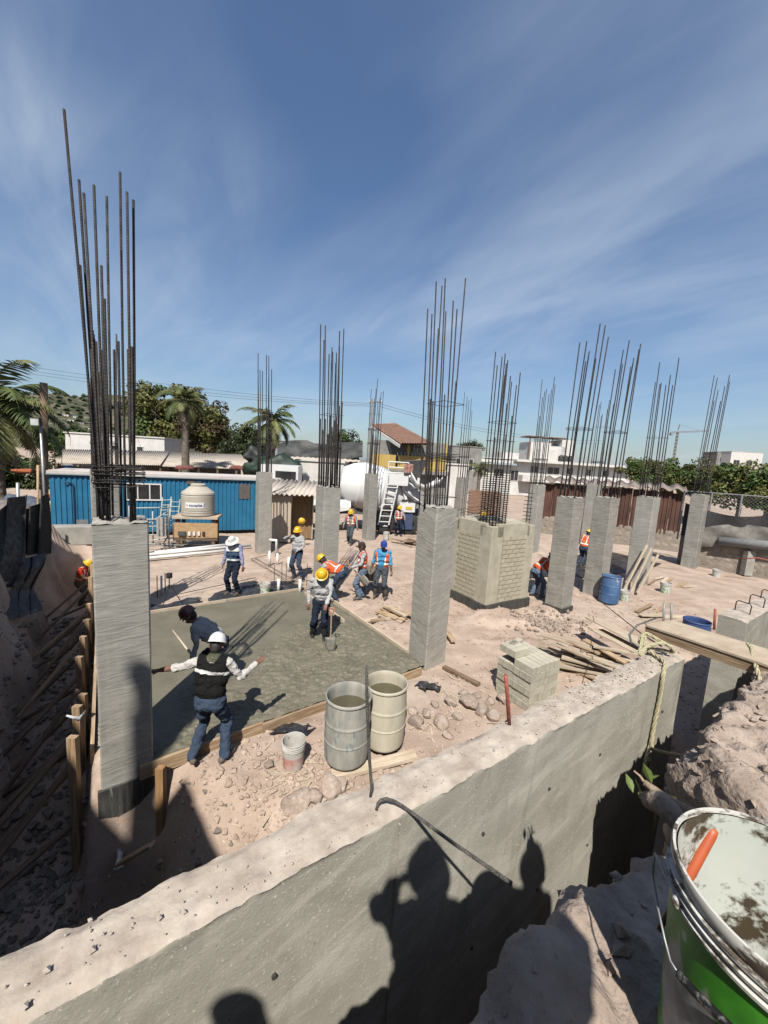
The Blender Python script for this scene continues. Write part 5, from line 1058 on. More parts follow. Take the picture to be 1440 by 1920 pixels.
MB().box((LT/2, 1.2, HT-.02), (LT+.16, 2.66, .05)).build('roof_trim', M('trim', (.30, .34, .36)), tr)
MB().box((LT/2, 1.2, -.12), (LT-.6, 2.0, .2)).build('chassis', m_black, tr)
def window(par, x0, x1, z0, z1, y=-.05, mull=1, fm=m_white):
    f = MB(); b = .06
    f.box(((x0+x1)/2, y, z0+b/2), (x1-x0, .05, b)).box(((x0+x1)/2, y, z1-b/2), (x1-x0, .05, b)).box((x0+b/2, y, (z0+z1)/2), (b, .048, z1-z0-2*b)).box((x1-b/2, y, (z0+z1)/2), (b, .048, z1-z0-2*b))
    for k in range(mull): f.box((x0+(x1-x0)*(k+1)/(mull+1), y, (z0+z1)/2), (.045, .046, z1-z0-2*b))
    fo = f.build('window', fm, par); MB().box(((x0+x1)/2, y+.012, (z0+z1)/2), (x1-x0-.06, .012, z1-z0-.06)).build('pane', m_glass, fo)
def trx(px, py): # coordinates on the office front for a sight line
    r = ray(px, py); nn = Vector((-math.sin(ang), math.cos(ang), 0)); t = (pl-EYE).dot(nn)/r.dot(nn); q = EYE+r*t-Vector((pl.x, pl.y, .12)); return q.dot(Vector((math.cos(ang), math.sin(ang), 0))), q.z
a, b = trx(236, 938), trx(303, 907); window(tr, a[0], b[0], a[1], b[1], mull=2)
a, b = trx(448, 935), trx(469, 908); MB().box(((a[0]+b[0])/2, -.04, (a[1]+b[1])/2), (b[0]-a[0], .02, b[1]-a[1])).build('boarded_window', M('brown_shutter', (.10, .085, .08), (.14, .12, .11)), tr)
a, b = trx(350, 908), trx(365, 893); MB().box(((a[0]+b[0])/2, -.04, (a[1]+b[1])/2), (b[0]-a[0], .02, b[1]-a[1])).build('vent', M('brown_shutter'), tr)
a = trx(135, 905); MB().tube([(a[0]-.25, -.10, a[1]), (a[0], -.10, a[1]+.03), (a[0]+.05, -.09, a[1]-.1), (a[0]+.05, -.08, .02)], .03, 8).build('downpipe', M('dark_blue_pipe', (.012, .06, .14)), tr)
a, b = trx(142, 995), trx(166, 974); MB().box(((a[0]+b[0])/2, -.045, (a[1]+b[1])/2), (b[0]-a[0], .012, b[1]-a[1])).build('patch_panel', m_galv, tr)
o = MB().box((0, 0, .35), (1.9, .8, .72)).build('concrete_block', M('cast_concrete'), None, tuple(A(130, 1028, 15.6)-Vector((0, 0, .0))), (0, 0, ang)); o.location.z = -.05; tag(o, 'pale concrete block under the left end of the blue office', 'block')
# ------------------------------------------------------------------ water tank on its stand
g = Vector((-7.95, 16.3, 0)); stt = thing('tank_stand', 'rough timber stand with plywood front carrying the water tank', 'stand', (g.x, g.y, 0), R(14))
for x in (-.68, .68):
    for y in (-.45, .45): MB().box((x, y, .62), (.13, .13, 1.25)).build('leg', m_dark_wood, stt)
MB().box((0, 0, 1.28), (1.75, 1.25, .09)).build('table_top', m_pale_wood, stt)
MB().box((0, -.53, .75), (1.72, .03, .62)).build('plywood_front', M('plywood', (.40, .25, .12), (.55, .37, .21), sc=4, rough=.8, stretch=(1, 1, 5)), stt)
MB().box((0, -.50, .36), (1.7, .08, .1)).build('rail', m_dark_wood, stt)
MB().box((-.5, -.59, .62), (.28, .09, .17)).build('meter_box', M('dark_grey_box', (.08, .085, .08)), stt)
for k in range(4): MB().box((-.22+.18*k, -.575, .62), (.09, .06, .16)).build('outlet', m_white if k < 3 else m_black, stt)
tk = thing('water_tank', 'beige ribbed plastic water tank with a white label, on the timber stand', 'water tank', (g.x, g.y, 1.33), R(14))
m_tank = M('beige_plastic', (.46, .42, .35), (.52, .48, .40), sc=2, rough=.5)
pr_ = [(.001, 0), (.62, 0), (.66, .04), (.66, .10), (.64, .12), (.66, .14), (.66, .20), (.64, .22), (.66, .24), (.66, .84), (.63, .87), (.66, .9), (.64, .98), (.58, 1.02), (.36, 1.2), (.28, 1.24), (.27, 1.25)]
MB().lathe(pr_, 40).build('tank_body', m_tank, tk, smooth=R(40))
MB().lathe([(.30, 1.24), (.30, 1.31), (.26, 1.34), (.001, 1.36)], 28).build('lid', m_tank, tk, smooth=R(40))
MB().tube([(-.1, 0, 1.38), (.12, 0, 1.42)], .035, 8).build('lid_clamp', m_black, tk)
lb = MB(); n = 16; a0, a1 = R(-90-34), R(-90+34)
lb.add([(.668*math.cos(a0+(a1-a0)*i/n), .668*math.sin(a0+(a1-a0)*i/n), z) for z in (.36, .60) for i in range(n+1)], [(i, i+1, n+2+i, n+1+i) for i in range(n)]); lb.build('label', M('label_white', (.8, .8, .8)), tk)
def text(s, size, mat, name, par, bend=None, loc=(0, 0, 0)):
    cu = bpy.data.curves.new('t', 'FONT'); cu.body = s; cu.size = size; cu.align_x = 'CENTER'; cu.offset = size*.02; to = bpy.data.objects.new('t', cu); COL.objects.link(to)
    me = bpy.data.meshes.new_from_object(to.evaluated_get(bpy.context.evaluated_depsgraph_get())); bpy.data.objects.remove(to)
    for v in me.vertices:
        x, y = v.co.x, v.co.y
        if bend: v.co = (bend*math.sin(x/bend), -bend*math.cos(x/bend), y)
        else: v.co = (x, 0, y)
    me.materials.clear(); me.materials.append(mat); return link(name, me, par, loc)
m_navy = M('navy_ink', (.01, .03, .12))
text('aquaplas', .155, m_navy, 'lettering', tk, .672, (0, 0, .435)).rotation_euler = (0, 0, R(3))
MB().tube([(.672*math.sin(-.47+.045*math.cos(q)), -.672*math.cos(-.47+.045*math.cos(q)), .475+.035*math.sin(q)) for q in np.linspace(0, 2*PI, 20)], .006, 5).build('emblem', m_navy, tk)
MB().add([(.672*math.sin(q), -.672*math.cos(q), z) for q, z in ((.50, .40), (.55, .40), (.59, .59), (.56, .59))], ((0, 1, 2, 3),)).build('emblem_stroke', M('label_blue', (.02, .15, .5)), tk)
# ladder and scaffold by the office
m_tube = M('grey_paint_tube', (.38, .40, .38), (.5, .52, .5), rough=.6)
sc_ = thing('scaffold_frame', 'tangle of grey scaffold frames in front of the blue office window', 'scaffold', (-9.4, 15.6, 0), R(20))
for (x0, z0, x1, z1, y) in ((-.9, 0, -.9, 1.7, 0), (.5, 0, .5, 1.75, 0), (-.9, 1.6, .6, 1.65, 0), (-.9, 1.15, .5, 1.15, 0), (-.9, .5, .5, .5, 0), (-.9, .5, .5, 1.5, .05), (-.2, 0, -.2, 1.4, .6), (-.9, .1, .7, .3, .4), (.2, 0, .9, 1.2, .3), (-.9, .85, .5, .85, .03), (-1.2, .25, 1.1, .1, -.3), (-.5, 0, -.5, 1.2, .5)):
    MB().tube([(x0, y, z0), (x1, y, z1)], .026, 8).build('scaffold_tube', m_tube, sc_, smooth=3)
MB().box((.25, -.1, .85), (.35, .06, .8)).build('hanging_cloth', M('dusty_cloth', (.35, .33, .30), (.5, .48, .44), sc=8, bump=.6), sc_)
def ladder(label, p0, p1, wd_, n, r=.025, mat=m_tube):
    p0, p1 = Vector(p0), Vector(p1); d = (p1-p0); s = d.cross(Vector((0, 1, 0))).normalized()*wd_/2; t = thing('ladder', label, 'ladder', p0)
    for q in (-1, 1): MB().tube([s*q, d+s*q], r, 8).build('rail', mat, t)
    for k in range(n): c = d*((k+.6)/(n+.2)); MB().tube([c-s, c+s], r*.8, 6).build('rung', mat, t)
ladder('grey ladder leaning by the office window left of the water tank', A(305, 1010, 15.9), A(313, 932, 16.6), .38, 8); ladder('second grey ladder touching the tank stand', A(322, 1008, 16.0), A(330, 936, 16.5), .36, 8)
# ------------------------------------------------------------------ plywood shed
sh0 = Vector((-5.5, 17.6, 0)); sd = thing('plywood_shed', 'small plywood shed with corrugated roof beside the blue office', 'shed', sh0, R(12))
m_ply = M('beige_plywood', (.46, .38, .29), (.56, .47, .37), sc=2, rough=.85, stretch=(4, 4, .6)); m_plyd = M('brown_plywood', (.20, .12, .06), (.32, .2, .10), sc=3, rough=.8, stretch=(3, 3, .5)); m_sheet = M('corrugated_sheet', (.47, .41, .35), (.60, .54, .47), sc=2, rough=.7, stretch=(1, 4, 1))
MB().box((.6, .5, 1.12), (1.15, 1.0, 2.2)).build('side_panel', m_ply, sd); MB().box((1.68, .95, 1.15), (1.0, .06, 2.25)).build('door', m_plyd, sd)
MB().box((2.2, .9, 1.2), (.05, .10, 2.4)).build('door_post', m_ply, sd); MB().box((.02, -.02, 1.1), (.07, .07, 2.2)).build('corner_stud', m_dark_wood, sd)
mb = MB(); nn = 60; W_ = 2.7
mb.add([(-.2+W_*i/nn+.35*j, -.3+j*2.3, 2.3+.55*j+.045*math.sin(i*2*PI/5)) for j in (0, 1) for i in range(nn+1)], [(i, i+1, nn+2+i, nn+1+i) for i in range(nn)]); o = mb.build('roof_sheet', m_sheet, sd, smooth=3); s_ = o.modifiers.new('s', 'SOLIDIFY'); s_.thickness = .012
p = A(566, 977, 17.2); hh = MB().lathe([(.15, 0), (.128, .01), (.12, .04), (.1, .09), (.05, .135), (.001, .142)], 24).build('hard_hat', m_hy, None, tuple(p), (R(80), 0, .3)); tag(hh, 'yellow hard hat hanging on the shed door', 'helmet')
# ------------------------------------------------------------------ concrete mixer truck
tkq = thing('mixer_truck', 'white concrete mixer truck with round drum, ladder and discharge chute', 'truck', (-.75, 22.9, 0), R(8)); tkq.scale = (1.2, 1.2, 1.2)
m_tw = M('truck_white', (.70, .70, .69), (.80, .80, .79), sc=1.2, rough=.35, spots=(.5, .48, .45), spsc=3, splo=.66)
T0 = Matrix.Translation((-1.7, 0, 2.35)) @ Matrix.Rotation(R(11), 4, 'Y') @ Matrix.Rotation(R(-90), 4, 'Y') @ Matrix.Scale(-1, 4, (0, 0, 1))
dp = [(.001, 0), (.5, .02), (.72, .10), (1.02, .55), (1.13, .95), (1.15, 1.0), (1.18, 1.02), (1.18, 1.98), (1.15, 2.0), (1.14, 2.1), (1.10, 2.14), (.97, 2.8), (.94, 2.82), (.72, 3.6), (.55, 4.0), (.52, 4.0)]
MB().lathe(dp, 48, 0, T0).build('drum', m_tw, tkq, smooth=R(30))
MB().lathe([(1.02, 2.72), (1.05, 2.74), (1.05, 2.84), (1.0, 2.86)], 40, 0, T0).build('drum_ring', m_galv, tkq, smooth=R(30))
MB().box((-1.0, -.1, .95), (7.2, .9, .3)).build('chassis', M('chassis_grey', (.10, .10, .10)), tkq)
MB().box((-4.4, 0, 1.9), (1.7, 2.3, 2.1)).build('cab', m_tw, tkq); MB().box((-4.1, -1.16, 2.35), (.9, .02, .7)).build('cab_window', m_glass, tkq)
MB().add([(-2.9, -1.15, 1.25), (-1.1, -1.15, 1.2), (-1.2, -1.15, 1.05), (-2.6, -1.15, .75), (-2.9, -.6, 1.4), (-1.1, -.6, 1.5)], ((0, 3, 2, 1), (0, 1, 5, 4))).build('fender', m_tw, tkq)
for x in (-4.3, .55, 1.75):
    for y in (-1.0, 1.0):
        wo_ = MB().lathe([(.2, -.14), (.42, -.15), (.5, -.11), (.5, .11), (.42, .15), (.2, .14)], 28, 0, Matrix.Translation((x, y, .5)) @ Matrix.Rotation(PI/2, 4, 'X')).build('wheel', m_black, tkq, smooth=R(40))
        MB().lathe([(.001, -.1), (.26, -.12), (.28, -.145)], 20, 0, Matrix.Translation((x, y, .5)) @ Matrix.Rotation(PI/2, 4, 'X') @ Matrix.Scale(1 if y > 0 else 1, 4)).build('rim', m_tw, wo_, smooth=R(40))
# hopper, platform, chute
MB().add([(1.55, -.7, 3.5), (2.5, -.8, 3.6), (2.5, .8, 3.6), (1.55, .7, 3.5), (1.9, -.3, 2.7), (2.3, -.3, 2.7), (2.3, .3, 2.7), (1.9, .3, 2.7)], ((0, 1, 5, 4), (1, 2, 6, 5), (2, 3, 7, 6), (3, 0, 4, 7))).build('hopper', M('hopper_grey', (.12, .12, .125), (.2, .2, .2)), tkq)
MB().box((1.0, -.95, 2.35), (1.0, .6, .06)).build('platform', m_tw, tkq)
for (x0, z0, x1, z1) in ((.55, 2.38, .55, 3.4), (1.5, 2.38, 1.5, 3.4), (.55, 3.4, 1.5, 3.4), (.55, 2.9, 1.5, 2.9), (.55, 3.15, 1.5, 3.15)): MB().tube([(x0, -1.22, z0), (x1, -1.22, z1)], .03, 8).build('guard_rail', m_tw, tkq)
MB().box((1.05, -1.24, 2.62), (.9, .03, .5)).build('guard_panel', m_tw, tkq); MB().box((1.48, -1.28, 3.15), (.42, .03, .4)).build('warning_panel', M('red_panel', (.22, .02, .015), (.5, .35, .3), sc=9), tkq); MB().box((1.5, -1.28, 2.88), (.42, .03, .1)).build('name_plate', m_black, tkq)
ch = MB(); nn = 10
def trough(pts, r0): 
    V = []
    for p_ in pts:
        for i in range(nn+1): a = PI*i/nn; V.append((p_[0], p_[1]-r0*math.cos(a), p_[2]-r0*math.sin(a)*.8))
    ch.add(V, [(j*(nn+1)+i, j*(nn+1)+i+1, (j+1)*(nn+1)+i+1, (j+1)*(nn+1)+i) for j in range(len(pts)-1) for i in range(nn)])
trough([(1.6, -1.0, 3.0), (1.9, -1.0, 2.55), (2.4, -1.0, 2.35), (2.9, -1.0, 2.6), (3.15, -1.0, 2.85)], .38); o = ch.build('chute', m_tw, tkq, smooth=3); s_ = o.modifiers.new('s', 'SOLIDIFY'); s_.thickness = .03
ch = MB(); trough([(1.4, -.8, 2.1), (2.2, -1.0, 1.6), (3.0, -1.1, 1.2)], .26); o = ch.build('fold_chute', m_galv, tkq, smooth=3); s_ = o.modifiers.new('s', 'SOLIDIFY'); s_.thickness = .03
for q in (-.25, .25): MB().tube([(.45+q, -1.35, .45), (.78+q, -1.3, 2.35)], .035, 8).build('ladder_rail', m_tw, tkq)
for k in range(7): z = .6+k*.27; x = .45+(z-.45)*.174; MB().tube([(x-.25, -1.35, z), (x+.25, -1.35, z)], .025, 6).build('ladder_rung', m_tw, tkq)
MB().box((1.55, -1.12, 1.3), (.75, .3, .42)).build('water_box', m_tw, tkq); MB().box((1.62, -1.28, 1.28), (.3, .015, .14)).build('plate', M('yellow_plate', (.6, .45, .03)), tkq)
MB().box((1.55, -1.2, .62), (.62, .04, .75)).build('mud_flap', M('blue_flap', (.03, .06, .16), (.06, .08, .14), sc=6), tkq)
for x in (1.32, 1.48, 1.64): MB().lathe([(.001, 0), (.06, 0), (.07, .02)], 14, 0, Matrix.Translation((x, -1.25, 1.62)) @ Matrix.Rotation(PI/2, 4, 'X')).build('tail_lamp', m_black, tkq)
for (a, b) in (((.9, -.5, 1.1), (1.7, -.5, 2.6)), ((1.7, -.9, 1.1), (1.3, -.9, 2.4)), ((.9, -.9, 1.1), (.7, -.9, 2.3)), ((2.0, -.4, 1.1), (2.2, -.4, 2.7)), ((.3, -.9, 1.2), (1.2, -.9, 2.2))): MB().beam(a, b, .12, .12).build('frame_strut', m_tw, tkq)
# ------------------------------------------------------------------ vegetation
def leafmat(n, a, b, sc=.9): return M(n, a, b, sc=sc, rough=.6, spec=.25, lo=.3, hi=.7)
m_lg = leafmat('olive_foliage', (.06, .07, .018), (.19, .185, .05)); m_dg = leafmat('dark_foliage', (.018, .03, .01), (.06, .085, .026)); m_br = leafmat('brown_foliage', (.04, .03, .012), (.11, .075, .03)); m_gg = leafmat('green_foliage', (.035, .07, .015), (.11, .17, .04)); m_trunk = M('trunk_bark', (.11, .085, .065), (.24, .2, .16), sc=6, rough=.9, bump=.5)
def tree(name, label, base, h, rx, rz_, mats, n=6500, leaf=.2, seed=1, trunk=.25, group='trees around the site', cat='tree', crown_z=None):
    rgt = np.random.default_rng(seed); t = thing(name, label, cat, base, 0, group); cz = crown_z if crown_z else h-rz_
    MB().tube([(0, 0, -.3), (.05*rx, 0, cz*.5), (0, .05*rx, cz)], [trunk, trunk*.8, trunk*.55], 8).build('trunk', m_trunk, t, smooth=3)
    lim = MB()
    for k in range(7):
        a = k*.9+seed; q = Vector((math.cos(a)*rx*.6, math.sin(a)*rx*.6, cz+rz_*(.1+.5*((k*37) % 10)/10))); lim.tube([(0, 0, cz*.75), q*.5+Vector((0, 0, cz*.45)), q], [trunk*.45, trunk*.3, trunk*.1], 6)
    lim.build('limb', m_trunk, t, smooth=3)
    # clumps spread through the volume, leaves on clump shells
    nc = 46; c = rgt.normal(size=(nc, 3)); c /= np.linalg.norm(c, axis=1)[:, None]; c *= (rgt.random((nc, 1))**.45)*np.array((rx*.82, rx*.82, rz_*.8)); c[:, 2] = np.where(c[:, 2] < -rz_*.55, -c[:, 2]*.4, c[:, 2]); cr_ = rgt.uniform(.16, .34, nc)*min(rx, rz_*1.3)
    k = rgt.integers(0, nc, n); d = rgt.normal(size=(n, 3)); d /= np.linalg.norm(d, axis=1)[:, None]; P = c[k]+d*(cr_[k]*rgt.random(n)**.3)[:, None]*np.array((1, 1, .8)); P[:, 2] += cz+rz_*.1
    nm = d+rgt.normal(size=(n, 3))*.7+np.array((0, 0, .5)); nm /= np.linalg.norm(nm, axis=1)[:, None]; a = np.cross(nm, rgt.normal(size=(n, 3))); a /= np.linalg.norm(a, axis=1)[:, None]; b = np.cross(nm, a); s = (leaf*rgt.uniform(.6, 1.3, n))[:, None]
    V = np.stack((P-a*s*.5, P+b*s*.32, P+a*s*.6, P-b*s*.32), 1).reshape(-1, 3)
    me = bpy.data.meshes.new('crown'); me.from_pydata(V.tolist(), [], np.arange(4*n).reshape(-1, 4).tolist())
    for m in mats: me.materials.append(m)
    if len(mats) > 1: me.polygons.foreach_set('material_index', (k % len(mats)).tolist())
    link('crown', me, t); return t
def at(px, py, Y, z=None):
    p = A(px, py, Y); return (p.x, p.y, 0.0)
def topz(px, py, Y): return A(px, py, Y).z
Yt = 52; tree('broadleaf_tree', 'big olive-green tree behind the long tiled shed roof', at(318, 870, Yt), topz(318, 712, Yt), 6.2, 5.2, (m_lg, m_lg, m_gg), 12000, .42, 2, .5)
tree('broadleaf_tree', 'brownish tree merging with the right side of the big olive tree', at(390, 870, 50), topz(390, 748, 50), 4.6, 4.6, (m_br, m_lg), 8000, .38, 3, .4)
tree('broadleaf_tree', 'dark green tree between the brownish tree and the office-side palm', at(458, 870, 46), topz(455, 790, 46), 3.6, 3.2, (m_dg,), 6000, .32, 4, .3)
tree('broadleaf_tree', 'dark leafy tree below the left palm fronds', at(35, 880, 34), topz(35, 830, 34), 3.6, 2.6, (m_dg, m_gg), 6500, .28, 5, .25)
tree('broadleaf_tree', 'bushy dark tree on the slope right of the left utility pole', at(125, 860, 60), topz(125, 790, 60), 6, 3.2, (m_dg, m_gg), 8000, .4, 6, .3)
tree('broadleaf_tree', 'small bushy tree above the grey tarpaulin roofs, left of the tile-roofed house', at(645, 850, 48), topz(645, 800, 48), 2.3, 1.7, (m_gg, m_dg), 4000, .24, 7, .16)
tree('broadleaf_tree', 'low green bush before the grey roofs beside the third palm', at(585, 862, 36), topz(585, 832, 36), 1.9, 1.2, (m_gg,), 3200, .2, 8, .1)
tree('broadleaf_tree', 'low distant tree crown above the roofs right of the yellow house', at(882, 860, 90), topz(882, 825, 90), 3.8, 2.2, (m_dg,), 3200, .36, 9, .2)
for i, (x, y, Y, rx, rz_, lab) in enumerate(((1205, 852, 48, 3.4, 2.4, 'leftmost green tree of the right-hand tree line, behind the battens column'), (1262, 858, 42, 3.4, 2.4, 'tree in the right-hand line under the tower crane'), (1330, 862, 38, 3.3, 2.4, 'tree in the right-hand line just left of the rightmost column bars'), (1392, 858, 33, 3.0, 2.6, 'bright green tree right of the rightmost column'), (1445, 855, 30, 2.6, 2.6, 'green tree cut by the right picture edge'), (1030, 868, 95, 5, 2.0, 'distant trees showing between the white apartment block roofs'))):
    tree('broadleaf_tree', lab, at(x, 900, Y), topz(x, y, Y), rx, rz_, (m_gg, m_lg) if i < 5 else (m_dg,), 8000, .26, 20+i, .2)
def palm(label, base, h, fr, n, seed, droop=1.0, tr_r=.16, lean=(0, 0), skirt=8, mats=(m_gg, m_lg)):
    rgp = random.Random(seed); t = thing('palm_tree', label, 'palm', base, 0, 'palm trees'); top = Vector((lean[0], lean[1], h))
    pts = [Vector((lean[0]*s*s, lean[1]*s*s, h*s)) for s in np.linspace(0, 1, 9)]; MB().tube(pts, [tr_r*(1.25-.35*i/8) for i in range(9)], 10).build('trunk', m_trunk, t, smooth=3)
    mfr = [leafmat('palm_frond', (.08, .095, .028), (.22, .22, .085), 1.2), leafmat('palm_frond_green', (.035, .06, .015), (.11, .14, .035), 1.2)]; dead = leafmat('dead_frond', (.20, .16, .11), (.38, .31, .23), 1.5)
    for k in range(n+skirt):
        dd = k >= n; a = rgp.uniform(0, 2*PI) if dd else k*2.4+rgp.uniform(-.2, .2); el = R(rgp.uniform(-80, -60)) if dd else R(72-95*(k/n)**.8+rgp.uniform(-8, 8)); L = fr*rgp.uniform(.8, 1.1)*(.75 if dd else 1)
        u = Vector((math.cos(a), math.sin(a), 0)); p = top.copy(); e = el; S_ = 16; rach = [p.copy()]; dirs = []
        for s in range(S_): d = u*math.cos(e)+Vector((0, 0, math.sin(e))); p = p+d*L/S_; rach.append(p.copy()); dirs.append(d); e -= (.05+.11*s/S_)*droop*(0.3 if dd else 1)
        mb = MB(); mb.tube(rach, [.035*(1-s/S_*.85) for s in range(S_+1)], 5, cap=False)
        side = u.cross(Vector((0, 0, 1)))
        for s in range(2, S_):
            for j in range(3):
                q = rach[s].lerp(rach[s+1], j/3); ll = fr*.24*math.sin(PI*min((s+j/3)/S_*1.05+.08, 1))**.6*rgp.uniform(.8, 1.1)
                for sg in (-1, 1):
                    tip = q+(side*sg*.75+dirs[s]*.55+Vector((0, 0, -.45*rgp.uniform(.5, 1.4)))).normalized()*ll; w_ = dirs[s]*.022*fr/2.2
                    mid = q.lerp(tip, .5)+Vector((0, 0, .04*ll)); mb.add([q-w_, q+w_, mid+w_, mid-w_, tip], ((0, 1, 2, 3), (3, 2, 4)))
        mb.build('frond', dead if dd else mfr[k % 2], t)
    return t
palm('large coconut palm leaning in from the left picture edge', at(2, 930, 20.5), topz(2, 765, 20.5), 4.8, 34, 1, 1.4, .2, (-.3, 0), 9)
palm('coconut palm with drooping dead fronds in front of the big olive tree', at(348, 880, 27), topz(342, 752, 27), 2.5, 20, 2, 1.45, .24, (0, 0), 12)
palm('windswept palm behind the column beside the blue office', at(505, 880, 25.5), topz(498, 790, 25.5), 2.6, 19, 3, 1.3, .3, (.1, 0), 16)
palm('small bushy palm in front of the white apartment block', at(898, 900, 42), topz(898, 878, 42), 1.9, 14, 4, 1.2, .18, (0, 0), 4)
# ------------------------------------------------------------------ houses behind
m_wh = M('whitewash', (.62, .60, .57), (.76, .74, .71), sc=1.2, rough=.85, spots=(.45, .43, .40), spsc=2.2, splo=.62)
m_gr = M('grey_render', (.20, .195, .185), (.33, .32, .30), sc=1, rough=.9, spots=(.14, .135, .13), spsc=2, splo=.62); m_yel = M('yellow_render', (.46, .32, .09), (.55, .40, .14), sc=1, rough=.85); m_tile = M('clay_tile', (.20, .10, .07), (.36, .22, .16), sc=5, rough=.9, rnd=.12); m_brick = M('red_brick', (.24, .13, .09), (.38, .24, .17), sc=9, rough=.9, rnd=.15)
def house(name, label, px0, px1, ytop, Y, depth, wallm, wins=(), zb=0.0, parapet=True, cat='house', group=None, roofm=None, skew=0, yref=None):
    yr = yref or ytop; a = A(px0, yr, Y); b = A(px1, yr, Y+skew); zt = A((px0+px1)/2, ytop, Y+skew/2).z; d = Vector((b.x-a.x, b.y-a.y, 0)); L = d.length; an = math.atan2(d.y, d.x)
    t = thing(name, label, cat, (a.x, a.y, zb), an, group); H = zt-zb
    MB().box((L/2, depth/2, H/2), (L, depth, H)).build('wall', wallm, t)
    if parapet: MB().box((L/2, depth/2, H+.06), (L+.2, depth+.2, .12)).build('roof', roofm or wallm, t)
    for (x0, x1, z0, z1) in wins: window(t, L*x0, L*x1, H*z0, H*z1, -.03, 1 if (x1-x0)*L > 1 else 0)
    return t, L, H
house('white_house', 'low whitewashed brick house above the long shed roof', 122, 308, 817, 40, 5, m_wh, ((.46, .55, .45, .82), (.72, .79, .6, .82)), 0)
def shed_roof(label, pts, mat, n=80, amp=.05, name='corrugated_roof'):
    # pts: near-left, near-right, far-right, far-left ; ridges run from near to far
    a, b, c, d = [Vector(p) for p in pts]; t = thing(name, label, 'roof', (a.x, a.y, 0)); mb = MB()
    V = [(a.lerp(b, i/n).lerp(d.lerp(c, i/n), j)-Vector((a.x, a.y, 0)))+Vector((0, 0, amp*math.sin(i*2*PI/4))) for j in (0, 1) for i in range(n+1)]
    mb.add(V, [(i, i+1, n+2+i, n+1+i) for i in range(n)]); o = mb.build('roof_sheet', mat, t, smooth=R(60)); s_ = o.modifiers.new('s', 'SOLIDIFY'); s_.thickness = .02
    z0 = min(p.z for p in (a, b)); 
    for k in range(6): q = a.lerp(b, k/5)-Vector((a.x, a.y, 0)); MB().box((q.x, q.y+.1, z0/2), (.14, .14, z0-.05)).build('post', m_dark_wood, t)
    q = (c+d)/2-Vector((a.x, a.y, 0)); MB().beam((d.x-a.x, d.y-a.y, d.z/2-.2), (c.x-a.x, c.y-a.y, c.z/2-.2), .12, max(d.z, c.z)-.4).build('back_wall', m_gr, t)
    return t
m_fib = M('fibre_cement_sheet', (.42, .36, .30), (.56, .50, .43), sc=1.5, rough=.9, spots=(.30, .25, .21), spsc=2, splo=.62)
shed_roof('long pale corrugated shed roof behind the blue office, left part', [A(105, 868, 27), A(300, 872, 28.5), A(318, 846, 34), A(118, 842, 33)], m_fib, 200, .035)
shed_roof('long pale corrugated shed roof behind the blue office, right part', [A(300, 874, 29), A(478, 880, 29.5), A(452, 852, 35), A(318, 848, 34.2)], m_fib, 200, .03)
rgc = random.Random(4)
for i in range(11):
    x = 112+rgc.uniform(0, 360); y0 = 876; Y = 24.0; p = A(x, y0, Y); c_ = rgc.choice(((.16, .05, .04), (.03, .28, .22), (.05, .15, .42), (.55, .35, .05), (.6, .6, .58), (.02, .18, .12)))
    if x > 220 and i % 2: x = 112+rgc.uniform(0, 100); p = A(x, y0, Y)
    o = MB().lathe([(.22, 0), (.24, .06), (.16, .2), (.001, .24)], 14, 0, Matrix.Diagonal((1.7, .8, 1, 1))).build('boat_canvas', M('canvas_%d' % (i % 6), c_, tuple(v*1.3 for v in c_), sc=3), None, (p.x, p.y, p.z-.12), (0, 0, rgc.uniform(0, 3)), smooth=3); tag(o, 'coloured canvas bundle stored on the shed behind the blue office roof', 'canvas', 'canvas bundles')
rk_ = MB().box((0, 0, 0), (9.6, .9, .12)).build('storage_rack', m_dark_wood, None, tuple((A(112, 878, 24.0)+A(470, 880, 24.0))/2), (0, 0, .02)); rk_.dimensions = rk_.dimensions; tag(rk_, 'dark timber rack with coloured canvas behind the office roof', 'rack'); rk_.location.z -= .2
# shanties between palm and mixer
house('concrete_house', 'grey concrete house with flat roof behind the plywood shed', 520, 640, 852, 38, 5, m_gr, ((.1, .25, .4, .8), (.55, .7, .4, .8)), 0)
house('white_shack', 'white shack with small sign behind the column at the far slab corner', 556, 645, 866, 29, 3, m_wh, ((.7, .82, .2, .6),), 0)
shed_roof('flat pale sheet roof of the shack left of the tile-roofed house', [A(520, 862, 31), A(675, 866, 32), A(672, 852, 37), A(530, 850, 36)], m_fib, 60, .03)
mb = MB(); V = []
for j in range(10):
    for i in range(24): s, q = i/23, j/9; p = A(520+160*s, 858-28*q, 33+2*q); V.append((p.x, p.y, p.z-.5*math.sin(PI*s)*(1-q)+.25*float(vn(s*9, q*5, 1.0))))
mb.add(V, [(j*24+i, j*24+i+1, (j+1)*24+i+1, (j+1)*24+i) for j in range(9) for i in range(23)]); tag(mb.build('tarpaulin', M('black_tarpaulin', (.02, .022, .022), (.05, .052, .05), sc=2, rough=.6), smooth=3), 'sagging black tarpaulin over the shacks left of the tile-roofed house', 'tarpaulin')
